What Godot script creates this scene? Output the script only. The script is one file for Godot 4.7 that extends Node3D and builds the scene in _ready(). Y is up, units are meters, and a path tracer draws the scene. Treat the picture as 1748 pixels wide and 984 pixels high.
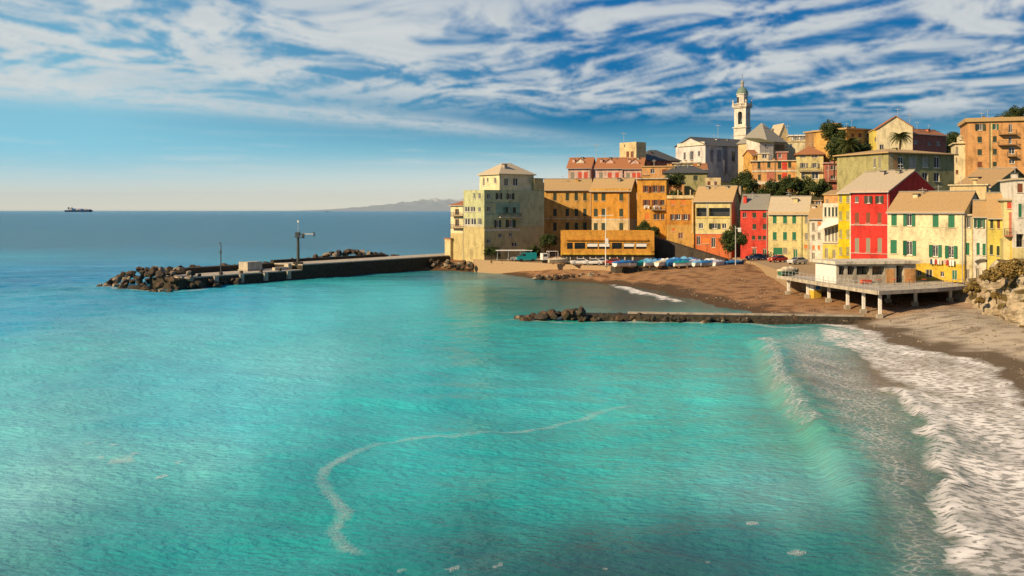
extends Node3D
# A Ligurian bay: turquoise sea, breakwater, beach and a painted hillside town. Metres, y up, the sea at y = 0.

var M := {}
var T := {}
var used := {}
var unit_box: BoxMesh
var frame_mesh: ArrayMesh
var shutter_mesh: ArrayMesh
var boulders: Array = []
var crowns: Array = []
var rng := RandomNumberGenerator.new()
var wave_noise := FastNoiseLite.new()
var chop_noise := FastNoiseLite.new()
var tint_noise := FastNoiseLite.new()
var sand_noise := FastNoiseLite.new()

func _ready() -> void:
	rng.seed = 11
	camera_and_sky()
	noises()
	textures()
	materials()
	shared_meshes()
	print("materials ", Time.get_ticks_msec())
	build_sea()
	print("sea ", Time.get_ticks_msec())
	build_land()
	print("land ", Time.get_ticks_msec())
	build_town()
	print("town ", Time.get_ticks_msec())
	build_shore_works()
	build_plants()
	build_small_things()
	build_foam()
	print("done ", Time.get_ticks_msec())

# ---------------------------------------------------------------- camera, sky, sun

func camera_and_sky() -> void:
	var cam := Camera3D.new()
	cam.name = "camera"
	cam.projection = Camera3D.PROJECTION_FRUSTUM
	cam.near = 0.5
	cam.far = 200000.0
	cam.size = 0.5 * 984.0 / 1680.0
	cam.frustum_offset = Vector2(0.0, -0.5 * 132.0 / 1680.0)
	cam.position = Vector3(0, 15, 0)
	cam.current = true
	add_child(cam)
	var sun := DirectionalLight3D.new()
	sun.name = "sun"
	sun.light_energy = 1.6
	sun.light_color = Color(1.0, 0.87, 0.68)
	sun.light_angular_distance = 0.5
	sun.shadow_enabled = true
	add_child(sun)
	sun.look_at_from_position(Vector3(-0.76, 0.50, 0.48) * 100.0, Vector3.ZERO)
	var env := Environment.new()
	env.background_mode = Environment.BG_SKY
	var sky := Sky.new()
	var pano := PanoramaSkyMaterial.new()
	pano.panorama = sky_picture()
	pano.energy_multiplier = 0.625
	sky.sky_material = pano
	env.sky = sky
	env.tonemap_mode = Environment.TONE_MAPPER_LINEAR
	env.tonemap_exposure = 1.6
	env.sdfgi_enabled = true
	env.ssao_enabled = true
	env.ssil_enabled = true
	env.volumetric_fog_enabled = true
	env.volumetric_fog_density = 0.0
	var we := WorldEnvironment.new()
	we.name = "environment"
	we.environment = env
	add_child(we)

var sky_a := FastNoiseLite.new()
var sky_b := FastNoiseLite.new()
var sky_w := FastNoiseLite.new()

func lin3(a: Vector3, b: Vector3, t: float) -> Vector3:
	return a.lerp(b, clampf(t, 0.0, 1.0))

const SKY_STOPS := [[0.0, 0.94, 0.89, 0.70], [0.9, 0.90, 0.88, 0.73], [2.0, 0.62, 0.74, 0.72], [3.4, 0.17, 0.44, 0.57], [5.2, 0.014, 0.185, 0.37], [7.5, 0.012, 0.17, 0.39], [12.0, 0.010, 0.15, 0.40], [25.0, 0.012, 0.12, 0.38], [60.0, 0.02, 0.10, 0.34], [91.0, 0.02, 0.10, 0.33]]

# Radiance of the sky (linear) for an azimuth from straight ahead (positive to the east) and an elevation, both in degrees.
func sky_color(az: float, el: float) -> Color:
	az = wrapf(az, -180.0, 180.0)
	var c := Vector3.ZERO
	for i in range(1, SKY_STOPS.size()):
		if el <= SKY_STOPS[i][0]:
			var p: Array = SKY_STOPS[i - 1]
			var q: Array = SKY_STOPS[i]
			var t: float = (el - p[0]) / (q[0] - p[0])
			c = Vector3(p[1], p[2], p[3]).lerp(Vector3(q[1], q[2], q[3]), t)
			break
	# the clear blue is paler towards the sun's side
	var sunward := clampf(3.7 * ((0.5 + 0.5 * cos(deg_to_rad(az + 122.0))) - 0.205), 0.0, 0.80)
	c = c.lerp(Vector3(0.28, 0.62, 0.76), sunward * clampf(el / 3.0, 0.0, 1.0) * clampf(1.45 - el / 12.0, 0.12, 1.0))
	var sy := sin(deg_to_rad(el)) + 0.018
	var r := cos(deg_to_rad(el)) / sy
	var px := sin(deg_to_rad(az)) * r
	var pz := cos(deg_to_rad(az)) * r
	var wx := sky_w.get_noise_2d(px * 0.8, pz * 0.42) * 0.62
	var wz := sky_w.get_noise_2d(px * 0.8 + 70.0, pz * 0.42 + 31.0) * 1.15
	# high sheet of streaked cloud, with its far edge running across the sky
	var edge := 6.8 + clampf(px + 3.5, -2.0, 4.4) * 0.45 - maxf(px - 1.5, 0.0) * 0.05 + 0.5 * sky_w.get_noise_2d(px * 0.3 + 9.0, 3.0)
	edge = maxf(edge, 4.5)
	var reach := 1.0 - smoothstep(edge - 1.5, edge + 0.9, pz)
	var big := sky_w.get_noise_2d(px * 0.30 + 40.0, pz * 0.30 - 20.0)
	var n1 := sky_a.get_noise_2d((px + wx) * 1.15 + pz * 0.42, (pz + wz) * 0.66)
	var n2 := sky_b.get_noise_2d((px + wx * 1.2) * 2.3 - pz * 0.5, (pz + wz) * 1.5)
	var cover := 0.58 + 1.15 * n1 + 0.95 * n2 + 0.50 * big
	cover = smoothstep(0.02, 1.16, cover) * reach
	# the sheet breaks up towards the zenith
	cover *= 1.0 - 0.72 * smoothstep(10.5, 16.0, el)
	# the long bright streak below the sheet
	var line := 4.6 - clampf(az, -45.0, 20.0) * 0.10 - pow(clampf(az, -45.0, 20.0), 2.0) * 0.0012 + 0.25 * sky_w.get_noise_2d(az * 0.05, 4.0)
	var wide := 0.40 - 0.011 * clampf(az, -45.0, 15.0) + 0.22 * sky_w.get_noise_2d(az * 0.06 + 50.0, 8.0)
	var rim := exp(-pow((el - line) / wide, 2.0)) * clampf(0.80 + 0.9 * n2, 0.0, 1.0) * (1.0 - smoothstep(-6.0, 9.0, az)) * smoothstep(-80.0, -45.0, az)
	cover = clampf(cover * 0.92 + rim * 0.72, 0.0, 0.90)
	# thin wisps below it
	var wisp := sky_b.get_noise_2d(px * 0.30 + 11.0 + az * 0.02, el * 2.1 + 5.0 + az * 0.018)
	var thin := smoothstep(0.02, 0.55, wisp) * clampf((el - 0.8) / 1.0, 0.0, 1.0) * clampf((5.0 - el) / 2.2, 0.0, 1.0) * 0.30
	cover = cover + (1.0 - cover) * thin
	var white := Vector3(0.74, 0.75, 0.72).lerp(Vector3(0.60, 0.64, 0.65), clampf(0.5 + n2, 0.0, 1.0))
	white = white.lerp(Vector3(0.72, 0.75, 0.76), clampf((5.0 - el) / 5.0, 0.0, 1.0))
	c = c.lerp(white, cover)
	return Color(c.x, c.y, c.z).linear_to_srgb()

func sky_band(w: int, h: int, az0: float, az1: float, el0: float, el1: float) -> Image:
	var im := Image.create(w, h, false, Image.FORMAT_RGB8)
	for y in h:
		var el := lerpf(el1, el0, (y + 0.5) / h)
		for x in w:
			im.set_pixel(x, y, sky_color(lerpf(az0, az1, (x + 0.5) / w), el))
	return im

func sky_picture() -> ImageTexture:
	sky_a.seed = 5
	sky_a.frequency = 1.15
	sky_a.fractal_octaves = 6
	sky_a.fractal_gain = 0.58
	sky_b.seed = 8
	sky_b.frequency = 0.95
	sky_b.fractal_octaves = 5
	sky_b.fractal_gain = 0.62
	sky_w.seed = 21
	sky_w.frequency = 0.5
	sky_w.fractal_octaves = 3
	var w := 4096
	var h := 2048
	var im := Image.create(w, h, false, Image.FORMAT_RGB8)
	im.fill(Color(0.16, 0.42, 0.46).linear_to_srgb())
	# straight ahead (-z) is the panorama's first column
	var high := sky_band(256, 112, 0.0, 360.0, 26.54296875, 90.0)
	high.resize(w, 722, Image.INTERPOLATE_BILINEAR)
	im.blit_rect(high, Rect2i(0, 0, w, 722), Vector2i(0, 0))
	var mid := sky_band(1024, 110, 0.0, 360.0, 0.0, 26.54296875)
	mid.resize(w, 302, Image.INTERPOLATE_BILINEAR)
	im.blit_rect(mid, Rect2i(0, 0, w, 302), Vector2i(0, 722))
	var band := sky_band(1024, 302, -45.0, 45.0, 0.0, 26.54296875)
	im.blit_rect(band, Rect2i(0, 0, 512, 302), Vector2i(3584, 722))
	im.blit_rect(band, Rect2i(512, 0, 512, 302), Vector2i(0, 722))
	return ImageTexture.create_from_image(im)

# ---------------------------------------------------------------- textures and materials

func noises() -> void:
	wave_noise.seed = 3
	wave_noise.frequency = 0.16
	wave_noise.fractal_octaves = 4
	wave_noise.fractal_gain = 0.55
	chop_noise.seed = 14
	chop_noise.frequency = 0.055
	chop_noise.fractal_octaves = 3
	tint_noise.seed = 31
	tint_noise.frequency = 0.05
	tint_noise.fractal_octaves = 4
	sand_noise.seed = 41
	sand_noise.frequency = 0.12
	sand_noise.fractal_octaves = 4

func noise_tex(key: String, kind: int, freq: float, octaves: int, stops: Array, size := 512, ret := -1, warp := 0.0) -> void:
	var n := FastNoiseLite.new()
	n.seed = key.hash() % 1000
	n.noise_type = kind as FastNoiseLite.NoiseType
	n.frequency = freq
	n.fractal_octaves = octaves
	n.fractal_gain = 0.6 if octaves > 6 else 0.5
	if ret >= 0:
		n.cellular_return_type = ret as FastNoiseLite.CellularReturnType
	if warp > 0.0:
		n.domain_warp_enabled = true
		n.domain_warp_amplitude = warp
		n.domain_warp_frequency = freq * 0.7
	var t := NoiseTexture2D.new()
	t.width = size
	t.height = size
	t.seamless = true
	t.seamless_blend_skirt = 0.2
	t.noise = n
	if not stops.is_empty():
		var g := Gradient.new()
		var offs := PackedFloat32Array()
		var cols := PackedColorArray()
		for s in stops:
			offs.append(s[0])
			cols.append(s[1])
		g.offsets = offs
		g.colors = cols
		t.color_ramp = g
	T[key] = t

func grey(v: float) -> Color:
	return Color(v, v, v)

func textures() -> void:
	var S := FastNoiseLite.TYPE_SIMPLEX_SMOOTH
	noise_tex("stain", S, 0.012, 6, [[0.0, grey(0.66)], [0.32, grey(0.88)], [0.6, grey(0.96)], [1.0, grey(1.0)]])
	noise_tex("patch", S, 0.022, 5, [[0.0, grey(0.74)], [0.30, grey(0.92)], [0.5, grey(1.0)], [1.0, grey(1.0)]])
	noise_tex("slate", FastNoiseLite.TYPE_CELLULAR, 0.05, 2, [[0.0, grey(0.72)], [0.5, grey(0.90)], [1.0, grey(1.0)]], 512, FastNoiseLite.RETURN_CELL_VALUE)
	noise_tex("grain", S, 0.05, 5, [[0.0, grey(0.62)], [0.45, grey(0.88)], [1.0, grey(1.0)]])
	noise_tex("rock", S, 0.014, 6, [[0.0, grey(0.45)], [0.4, grey(0.78)], [0.75, grey(0.95)], [1.0, grey(1.0)]])
	noise_tex("relief", S, 0.02, 6, [])
	noise_tex("ripple", S, 0.012, 5, [], 1024)
	noise_tex("foam", FastNoiseLite.TYPE_CELLULAR, 0.020, 3, [[0.0, Color(1, 1, 1, 1)], [0.07, Color(1, 1, 1, 0.85)], [0.20, Color(1, 1, 1, 0.30)], [0.42, Color(1, 1, 1, 0.10)], [1.0, Color(1, 1, 1, 0.05)]], 1024, FastNoiseLite.RETURN_DISTANCE2_SUB, 26.0)
	noise_tex("fleck", S, 0.016, 8, [[0.0, Color(1, 1, 1, 0.20)], [0.38, Color(1, 1, 1, 0.34)], [0.51, Color(1, 1, 1, 0.75)], [0.58, Color(1, 1, 1, 1)]], 1024)
	noise_tex("froth", S, 0.02, 6, [[0.0, Color(1, 1, 1, 0.10)], [0.36, Color(1, 1, 1, 0.35)], [0.47, Color(1, 1, 1, 0.9)], [0.6, Color(1, 1, 1, 1)]], 512)
	noise_tex("leafy", S, 0.03, 5, [[0.0, grey(0.45)], [0.5, grey(0.8)], [1.0, grey(1.0)]])

func mk(key: String, r: float, g: float, b: float, rough := 0.85, tex := "stain", scale := Vector3(0.12, 0.05, 0.12), bump := "", cm := 0.0) -> StandardMaterial3D:
	var m := StandardMaterial3D.new()
	m.resource_name = key
	m.albedo_color = Color(r, g, b).linear_to_srgb()
	m.roughness = rough
	m.metallic_specular = 0.3
	if tex != "":
		m.albedo_texture = T[tex]
	if bump != "":
		m.heightmap_enabled = true
		m.heightmap_texture = T[bump]
		m.heightmap_scale = cm
	m.uv1_triplanar = true
	m.uv1_world_triplanar = true
	m.uv1_scale = scale
	M[key] = m
	return m

func materials() -> void:
	var wall := Vector3(0.11, 0.045, 0.11)
	for w in [
		["orange", 0.544, 0.272, 0.048], ["orange_deep", 0.517, 0.231, 0.041], ["ochre", 0.530, 0.313, 0.088], ["apricot", 0.544, 0.299, 0.122],
		["cream", 0.636, 0.570, 0.370], ["cream_warm", 0.571, 0.462, 0.258], ["cream_yellow", 0.571, 0.503, 0.245], ["lemon", 0.564, 0.476, 0.109], ["yellow", 0.558, 0.422, 0.014],
		["red", 0.518, 0.040, 0.032], ["coral", 0.533, 0.061, 0.043], ["brick_pink", 0.422, 0.150, 0.102], ["pink_pale", 0.558, 0.394, 0.340],
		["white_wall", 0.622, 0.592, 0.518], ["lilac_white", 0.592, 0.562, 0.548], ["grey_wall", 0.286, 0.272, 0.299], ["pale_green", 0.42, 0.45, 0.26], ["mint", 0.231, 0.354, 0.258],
		["straw", 0.46, 0.39, 0.19], ["olive", 0.320, 0.304, 0.144], ["brown_wall", 0.286, 0.177, 0.088], ["red_orange", 0.517, 0.150, 0.054], ["stone_wall", 0.170, 0.136, 0.093], ["stone_and_shade", 0.064, 0.055, 0.043],  # darkest tone here: real stone, and shade painted at restaurant and wedge
		["trim", 0.607, 0.562, 0.459], ["trim_red", 0.544, 0.340, 0.306], ["concrete", 0.354, 0.320, 0.258], ["concrete_pale", 0.449, 0.408, 0.326], ["sunny_yellow", 0.571, 0.394, 0.054],
	]:
		var plaster := mk(w[0], w[1], w[2], w[3], 0.9, "stain", wall, "relief", 1.2)
		plaster.detail_enabled = true
		plaster.detail_blend_mode = BaseMaterial3D.BLEND_MODE_MUL
		plaster.detail_albedo = T["patch"]
		plaster.detail_uv_layer = BaseMaterial3D.DETAIL_UV_2
		plaster.uv2_triplanar = true
		plaster.uv2_world_triplanar = true
		plaster.uv2_scale = Vector3(0.21, 0.16, 0.21)
	var tile := Vector3(0.55, 0.55, 0.55)
	mk("roof_slate_pale", 0.518, 0.444, 0.311, 0.75, "slate", tile, "slate", 2.5)
	mk("roof_tan", 0.459, 0.311, 0.148, 0.8, "slate", tile, "slate", 2.5)
	mk("roof_beige", 0.488, 0.340, 0.163, 0.8, "slate", tile, "slate", 2.5)
	mk("roof_grey", 0.266, 0.259, 0.222, 0.7, "slate", tile, "slate", 2.5)
	mk("roof_dark", 0.089, 0.096, 0.096, 0.65, "slate", tile, "slate", 2.5)
	mk("roof_terracotta", 0.370, 0.163, 0.074, 0.85, "slate", tile, "slate", 2.5)
	mk("roof_green", 0.222, 0.252, 0.178, 0.75, "slate", tile, "slate", 2.5)
	mk("roof_olive", 0.148, 0.141, 0.067, 0.85, "slate", tile, "slate", 2.5)
	mk("shutter_green", 0.02, 0.13, 0.07, 0.6, "")
	mk("shutter_dark", 0.035, 0.05, 0.035, 0.6, "")
	mk("shutter_brown", 0.15, 0.055, 0.03, 0.6, "")
	mk("shutter_orange", 0.52, 0.17, 0.04, 0.6, "")
	mk("shutter_grey", 0.20, 0.19, 0.15, 0.6, "")
	mk("shutter_red", 0.42, 0.07, 0.04, 0.6, "")
	mk("white_paint", 0.82, 0.81, 0.77, 0.5, "grain", Vector3(0.2, 0.2, 0.2))
	mk("dark_metal", 0.05, 0.055, 0.05, 0.5, "")
	mk("grey_metal", 0.35, 0.36, 0.36, 0.45, "")
	mk("rust", 0.16, 0.07, 0.03, 0.8, "grain", Vector3(0.6, 0.6, 0.6))
	mk("wood", 0.42, 0.24, 0.12, 0.7, "grain", Vector3(0.3, 1.2, 0.3))
	mk("copper_green", 0.16, 0.24, 0.20, 0.6, "grain", Vector3(0.3, 0.3, 0.3))
	mk("awning", 0.78, 0.76, 0.70, 0.8, "grain", Vector3(0.3, 0.3, 0.3))
	mk("asphalt", 0.10, 0.085, 0.065, 0.9, "grain", Vector3(0.1, 0.1, 0.1))
	mk("paving", 0.40, 0.29, 0.17, 0.9, "grain", Vector3(0.12, 0.12, 0.12))
	mk("rock", 0.070, 0.058, 0.043, 0.85, "rock", Vector3(0.3, 0.3, 0.3), "relief", 8.0)
	mk("rock_brown", 0.105, 0.072, 0.045, 0.85, "rock", Vector3(0.3, 0.3, 0.3), "relief", 8.0)
	mk("rock_pale", 0.30, 0.25, 0.18, 0.85, "rock", Vector3(0.3, 0.3, 0.3), "relief", 8.0)
	mk("sea_wall", 0.060, 0.052, 0.036, 0.85, "rock", Vector3(0.14, 0.14, 0.14), "relief", 7.0)
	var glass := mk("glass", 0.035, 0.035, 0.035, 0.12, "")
	glass.metallic_specular = 0.5
	var gl2 := mk("glass_pale", 0.22, 0.22, 0.21, 0.15, "")
	gl2.metallic_specular = 0.5
	var gl3 := mk("car_glass", 0.02, 0.025, 0.03, 0.08, "")
	gl3.metallic_specular = 0.5
	mk("rubber", 0.02, 0.02, 0.02, 0.9, "")
	for c in [["blue", 0.03, 0.16, 0.42], ["sky_blue", 0.16, 0.42, 0.66], ["teal", 0.01, 0.26, 0.30], ["white", 0.78, 0.77, 0.74], ["navy", 0.03, 0.07, 0.16], ["lilac", 0.42, 0.42, 0.56], ["sand_cloth", 0.62, 0.54, 0.38], ["car_red", 0.42, 0.05, 0.04], ["silver", 0.50, 0.51, 0.52], ["bin_green", 0.04, 0.14, 0.08], ["sign_blue", 0.03, 0.22, 0.60]]:
		mk(c[0], c[1], c[2], c[3], 0.5, "grain", Vector3(0.5, 0.5, 0.5))
	# vertex-coloured matter
	for v in [["sand", 0.92, "grain", Vector3(0.35, 0.35, 0.35), "relief", 9.0], ["cliff", 0.92, "rock", Vector3(0.16, 0.16, 0.16), "relief", 16.0], ["hillside", 0.95, "leafy", Vector3(0.2, 0.2, 0.2), "relief", 12.0]]:
		var m := mk(v[0], 1, 1, 1, v[1], v[2], v[3], v[4], v[5])
		m.vertex_color_use_as_albedo = true
		m.albedo_color = Color.WHITE
	var leaf := mk("leaf", 1, 1, 1, 0.7, "")
	leaf.albedo_color = Color.WHITE
	leaf.vertex_color_use_as_albedo = true
	leaf.backlight_enabled = true
	leaf.backlight = Color(0.35, 0.4, 0.15)
	mk("bark", 0.10, 0.07, 0.045, 0.95, "grain", Vector3(1, 1, 1))
	# the wind ruffles the water more out at sea than in the bay
	for q in [["water", 11.0], ["water_ruffled", 34.0], ["water_open", 70.0]]:
		var water := mk(q[0], 1, 1, 1, 0.2, "", Vector3(0.085, 0.085, 0.16), "ripple", q[1])
		water.albedo_color = Color.WHITE
		water.vertex_color_use_as_albedo = true
		water.metallic_specular = 0.34
	for f in [["foam", "foam", Vector3(0.30, 0.30, 1)], ["foam_lace", "foam", Vector3(0.085, 0.11, 1)], ["foam_fleck", "fleck", Vector3(0.055, 0.095, 1)], ["foam_froth", "froth", Vector3(0.12, 0.2, 1)]]:
		var m := StandardMaterial3D.new()
		m.resource_name = f[0]
		m.albedo_color = Color(0.78, 0.77, 0.72).linear_to_srgb()
		m.albedo_texture = T[f[1]]
		m.uv1_scale = f[2]
		m.vertex_color_use_as_albedo = true
		m.roughness = 0.8
		m.transparency = BaseMaterial3D.TRANSPARENCY_ALPHA
		M[f[0]] = m

# ---------------------------------------------------------------- nodes and shapes

func numbered(called: String) -> String:
	var n: int = used.get(called, 0)
	used[called] = n + 1
	return called if n == 0 else "%s_%03d" % [called, n]

func thing(called: String, label: String, category: String, at := Vector3.ZERO, yaw := 0.0, group := "") -> Node3D:
	var o := Node3D.new()
	o.name = numbered(called)
	o.position = at
	o.rotation.y = yaw
	add_child(o)
	tag(o, label, category, group)
	return o

func tag(o: Node3D, label: String, category: String, group := "", kind := "") -> void:
	if label != "":
		o.set_meta("label", label)
	if category != "":
		o.set_meta("category", category)
	if group != "":
		o.set_meta("group", group)
	if kind != "":
		o.set_meta("kind", kind)

func part(parent: Node3D, called: String, mesh: Mesh, m: Material, x := Transform3D()) -> MeshInstance3D:
	var o := MeshInstance3D.new()
	o.name = called
	o.mesh = mesh
	o.material_override = m
	o.transform = x
	parent.add_child(o, true)
	return o

func box(parent: Node3D, called: String, centre: Vector3, size: Vector3, m: Material, x := Transform3D()) -> MeshInstance3D:
	return part(parent, called, unit_box, m, x * Transform3D(Basis.from_scale(size), centre))

func structure(called: String, mesh: Mesh, m: Material, label: String) -> MeshInstance3D:
	var o := MeshInstance3D.new()
	o.name = numbered(called)
	o.mesh = mesh
	o.material_override = m
	add_child(o)
	tag(o, label, "", "", "structure")
	return o

func surface() -> SurfaceTool:
	var st := SurfaceTool.new()
	st.begin(Mesh.PRIMITIVE_TRIANGLES)
	return st

func tri(st: SurfaceTool, a: Vector3, b: Vector3, c: Vector3, n: Vector3) -> void:
	if (c - a).cross(b - a).dot(n) < 0.0:
		var s := b
		b = c
		c = s
	st.set_normal(n)
	st.add_vertex(a)
	st.set_normal(n)
	st.add_vertex(b)
	st.set_normal(n)
	st.add_vertex(c)

func quad(st: SurfaceTool, a: Vector3, b: Vector3, c: Vector3, d: Vector3, n: Vector3) -> void:
	tri(st, a, b, c, n)
	tri(st, a, c, d, n)

func auto_quad(st: SurfaceTool, a: Vector3, b: Vector3, c: Vector3, d: Vector3, outward: Vector3) -> void:
	var n := (b - a).cross(c - a)
	if n.length_squared() < 1e-12:
		n = (c - a).cross(d - a)
	n = n.normalized()
	if n.dot(outward) < 0.0:
		n = -n
	quad(st, a, b, c, d, n)

func auto_tri(st: SurfaceTool, a: Vector3, b: Vector3, c: Vector3, outward: Vector3) -> void:
	var n := (b - a).cross(c - a).normalized()
	if n.dot(outward) < 0.0:
		n = -n
	tri(st, a, b, c, n)

func st_box(st: SurfaceTool, lo: Vector3, hi: Vector3) -> void:
	var c := [lo, Vector3(hi.x, lo.y, lo.z), Vector3(hi.x, lo.y, hi.z), Vector3(lo.x, lo.y, hi.z), Vector3(lo.x, hi.y, lo.z), Vector3(hi.x, hi.y, lo.z), hi, Vector3(lo.x, hi.y, hi.z)]
	quad(st, c[0], c[1], c[2], c[3], Vector3.DOWN)
	quad(st, c[4], c[5], c[6], c[7], Vector3.UP)
	quad(st, c[0], c[1], c[5], c[4], Vector3.FORWARD)
	quad(st, c[3], c[2], c[6], c[7], Vector3.BACK)
	quad(st, c[0], c[3], c[7], c[4], Vector3.LEFT)
	quad(st, c[1], c[2], c[6], c[5], Vector3.RIGHT)

# A polygon (convex or not, seen from above as x, z) pushed up from y0 to y1.
func st_prism(st: SurfaceTool, poly: PackedVector2Array, y0: float, y1: float) -> void:
	var mid := Vector2.ZERO
	for p in poly:
		mid += p / poly.size()
	var t := Geometry2D.triangulate_polygon(poly)
	for i in range(0, t.size(), 3):
		for y in [y0, y1]:
			tri(st, Vector3(poly[t[i]].x, y, poly[t[i]].y), Vector3(poly[t[i + 1]].x, y, poly[t[i + 1]].y), Vector3(poly[t[i + 2]].x, y, poly[t[i + 2]].y), Vector3.UP if y == y1 else Vector3.DOWN)
	var turn := 1.0 if not Geometry2D.is_polygon_clockwise(poly) else -1.0
	for i in poly.size():
		var a := poly[i]
		var b := poly[(i + 1) % poly.size()]
		var e := (b - a).normalized()
		quad(st, Vector3(a.x, y0, a.y), Vector3(b.x, y0, b.y), Vector3(b.x, y1, b.y), Vector3(a.x, y1, a.y), Vector3(e.y, 0, -e.x) * turn)

func st_tube(st: SurfaceTool, a: Vector3, b: Vector3, ra: float, rb: float, sides := 8) -> void:
	var ax := (b - a).normalized()
	var u := ax.cross(Vector3.UP if absf(ax.y) < 0.9 else Vector3.RIGHT).normalized()
	var v := ax.cross(u)
	for i in sides:
		var p := TAU * i / sides
		var q := TAU * (i + 1) / sides
		var d0 := u * cos(p) + v * sin(p)
		var d1 := u * cos(q) + v * sin(q)
		quad(st, a + d0 * ra, a + d1 * ra, b + d1 * rb, b + d0 * rb, (d0 + d1).normalized())
		tri(st, b, b + d0 * rb, b + d1 * rb, ax)
		tri(st, a, a + d0 * ra, a + d1 * ra, -ax)

func st_lathe(st: SurfaceTool, profile: Array, sides := 16, at := Vector3.ZERO) -> void:
	for k in profile.size() - 1:
		for i in sides:
			var p := TAU * i / sides
			var q := TAU * (i + 1) / sides
			var d0 := Vector3(cos(p), 0, sin(p))
			var d1 := Vector3(cos(q), 0, sin(q))
			var r0: float = profile[k][0]
			var r1: float = profile[k + 1][0]
			var y0 := Vector3(0, profile[k][1], 0) + at
			var y1 := Vector3(0, profile[k + 1][1], 0) + at
			var slope := Vector3(0, r0 - r1, 0)
			auto_quad(st, y0 + d0 * r0, y0 + d1 * r0, y1 + d1 * r1, y1 + d0 * r1, (d0 + d1) * maxf(0.01, absf(profile[k + 1][1] - profile[k][1])) + slope)

func shared_meshes() -> void:
	unit_box = BoxMesh.new()
	unit_box.size = Vector3.ONE
	var st := surface()
	for s in [-1.0, 1.0]:
		st_box(st, Vector3(minf(s * 0.5, s * 0.41), -0.5, -0.5), Vector3(maxf(s * 0.5, s * 0.41), 0.5, 0.5))
		st_box(st, Vector3(-0.41, minf(s * 0.5, s * 0.44), -0.5), Vector3(0.41, maxf(s * 0.5, s * 0.44), 0.5))
	st_box(st, Vector3(-0.035, -0.44, -0.5), Vector3(0.035, 0.44, 0.5))
	frame_mesh = st.commit()
	st = surface()
	st_box(st, Vector3(-0.5, -0.5, -0.5), Vector3(0.5, 0.5, 0.2))
	for s in [-1.0, 1.0]:
		st_box(st, Vector3(minf(s * 0.5, s * 0.36), -0.5, 0.2), Vector3(maxf(s * 0.5, s * 0.36), 0.5, 0.5))
	for k in 3:
		st_box(st, Vector3(-0.36, [-0.5, -0.03, 0.45][k], 0.2), Vector3(0.36, [-0.45, 0.03, 0.5][k], 0.5))
	for k in 14:
		var y := -0.44 + 0.063 * k
		if absf(y + 0.02) > 0.045:
			st_box(st, Vector3(-0.36, y, 0.2), Vector3(0.36, y + 0.035, 0.42))
	shutter_mesh = st.commit()
	for k in 8:
		boulders.append(boulder(100 + k))
	for k in 5:
		crowns.append(crown(200 + k, [3200, 3200, 2400, 3600, 1500][k], [0.062, 0.058, 0.075, 0.055, 0.085][k]))

func boulder(s: int) -> ArrayMesh:
	var g := RandomNumberGenerator.new()
	g.seed = s
	var planes := []
	for k in 17:
		var n := Vector3(g.randf_range(-1, 1), g.randf_range(-1, 1), g.randf_range(-1, 1)).normalized()
		planes.append([n, g.randf_range(0.42, 0.70)])
	var pts := []
	var nu := 14
	var nv := 9
	for j in nv + 1:
		var row := []
		for i in nu:
			var th := PI * j / nv
			var ph := TAU * i / nu
			var p := Vector3(sin(th) * cos(ph), cos(th), sin(th) * sin(ph))
			p *= 0.92 + 0.10 * sand_noise.get_noise_3d(p.x * 14.0 + s, p.y * 14.0, p.z * 14.0)
			for q in planes:
				var over: float = p.dot(q[0]) - q[1]
				if over > 0.0:
					p -= q[0] * over
			row.append(p)
		pts.append(row)
	var st := surface()
	for j in nv:
		for i in nu:
			var a: Vector3 = pts[j][i]
			var b: Vector3 = pts[j][(i + 1) % nu]
			var c: Vector3 = pts[j + 1][(i + 1) % nu]
			var d: Vector3 = pts[j + 1][i]
			if j > 0:
				auto_tri(st, a, b, c, a + b + c)
			if j < nv - 1:
				auto_tri(st, a, c, d, a + c + d)
	return st.commit()

# A crown of radius 1: leaf clumps spread through several lobes, with gaps between them.
func crown(s: int, leaves: int, size: float) -> ArrayMesh:
	var g := RandomNumberGenerator.new()
	g.seed = s
	var lobes := []
	for k in 13:
		var d := Vector3(g.randf_range(-1, 1), g.randf_range(-0.75, 0.9), g.randf_range(-1, 1)).normalized()
		lobes.append([d * g.randf_range(0.35, 0.70), g.randf_range(0.22, 0.40)])
	lobes.append([Vector3.ZERO, 0.5])
	var v := PackedVector3Array()
	var nn := PackedVector3Array()
	var cc := PackedColorArray()
	for k in leaves:
		var l: Array = lobes[g.randi() % lobes.size()]
		var d := Vector3(g.randfn(), g.randfn(), g.randfn()).normalized()
		var p: Vector3 = l[0] + d * l[1] * pow(g.randf(), 0.35)
		var n := (d + Vector3(g.randfn(), g.randfn(), g.randfn()) * 0.5).normalized()
		var u := n.cross(Vector3(g.randfn(), g.randfn(), g.randfn())).normalized() * size * g.randf_range(0.7, 1.5)
		var w := n.cross(u).normalized() * size * g.randf_range(0.4, 0.8)
		var hue := g.randf()
		var c := Color(0.022 + 0.034 * hue, 0.040 + 0.034 * hue, 0.012 + 0.010 * g.randf())
		if s >= 204:
			c = Color(0.13 + 0.14 * hue, 0.10 + 0.08 * hue, 0.035 + 0.02 * hue)
		for q in [p - u, p + w, p + u, p - u, p + u, p - w]:
			v.append(q)
			nn.append(n)
			cc.append(c)
	var arr := []
	arr.resize(Mesh.ARRAY_MAX)
	arr[Mesh.ARRAY_VERTEX] = v
	arr[Mesh.ARRAY_NORMAL] = nn
	arr[Mesh.ARRAY_COLOR] = cc
	var m := ArrayMesh.new()
	m.add_surface_from_arrays(Mesh.PRIMITIVE_TRIANGLES, arr)
	return m

# ---------------------------------------------------------------- houses

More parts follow.
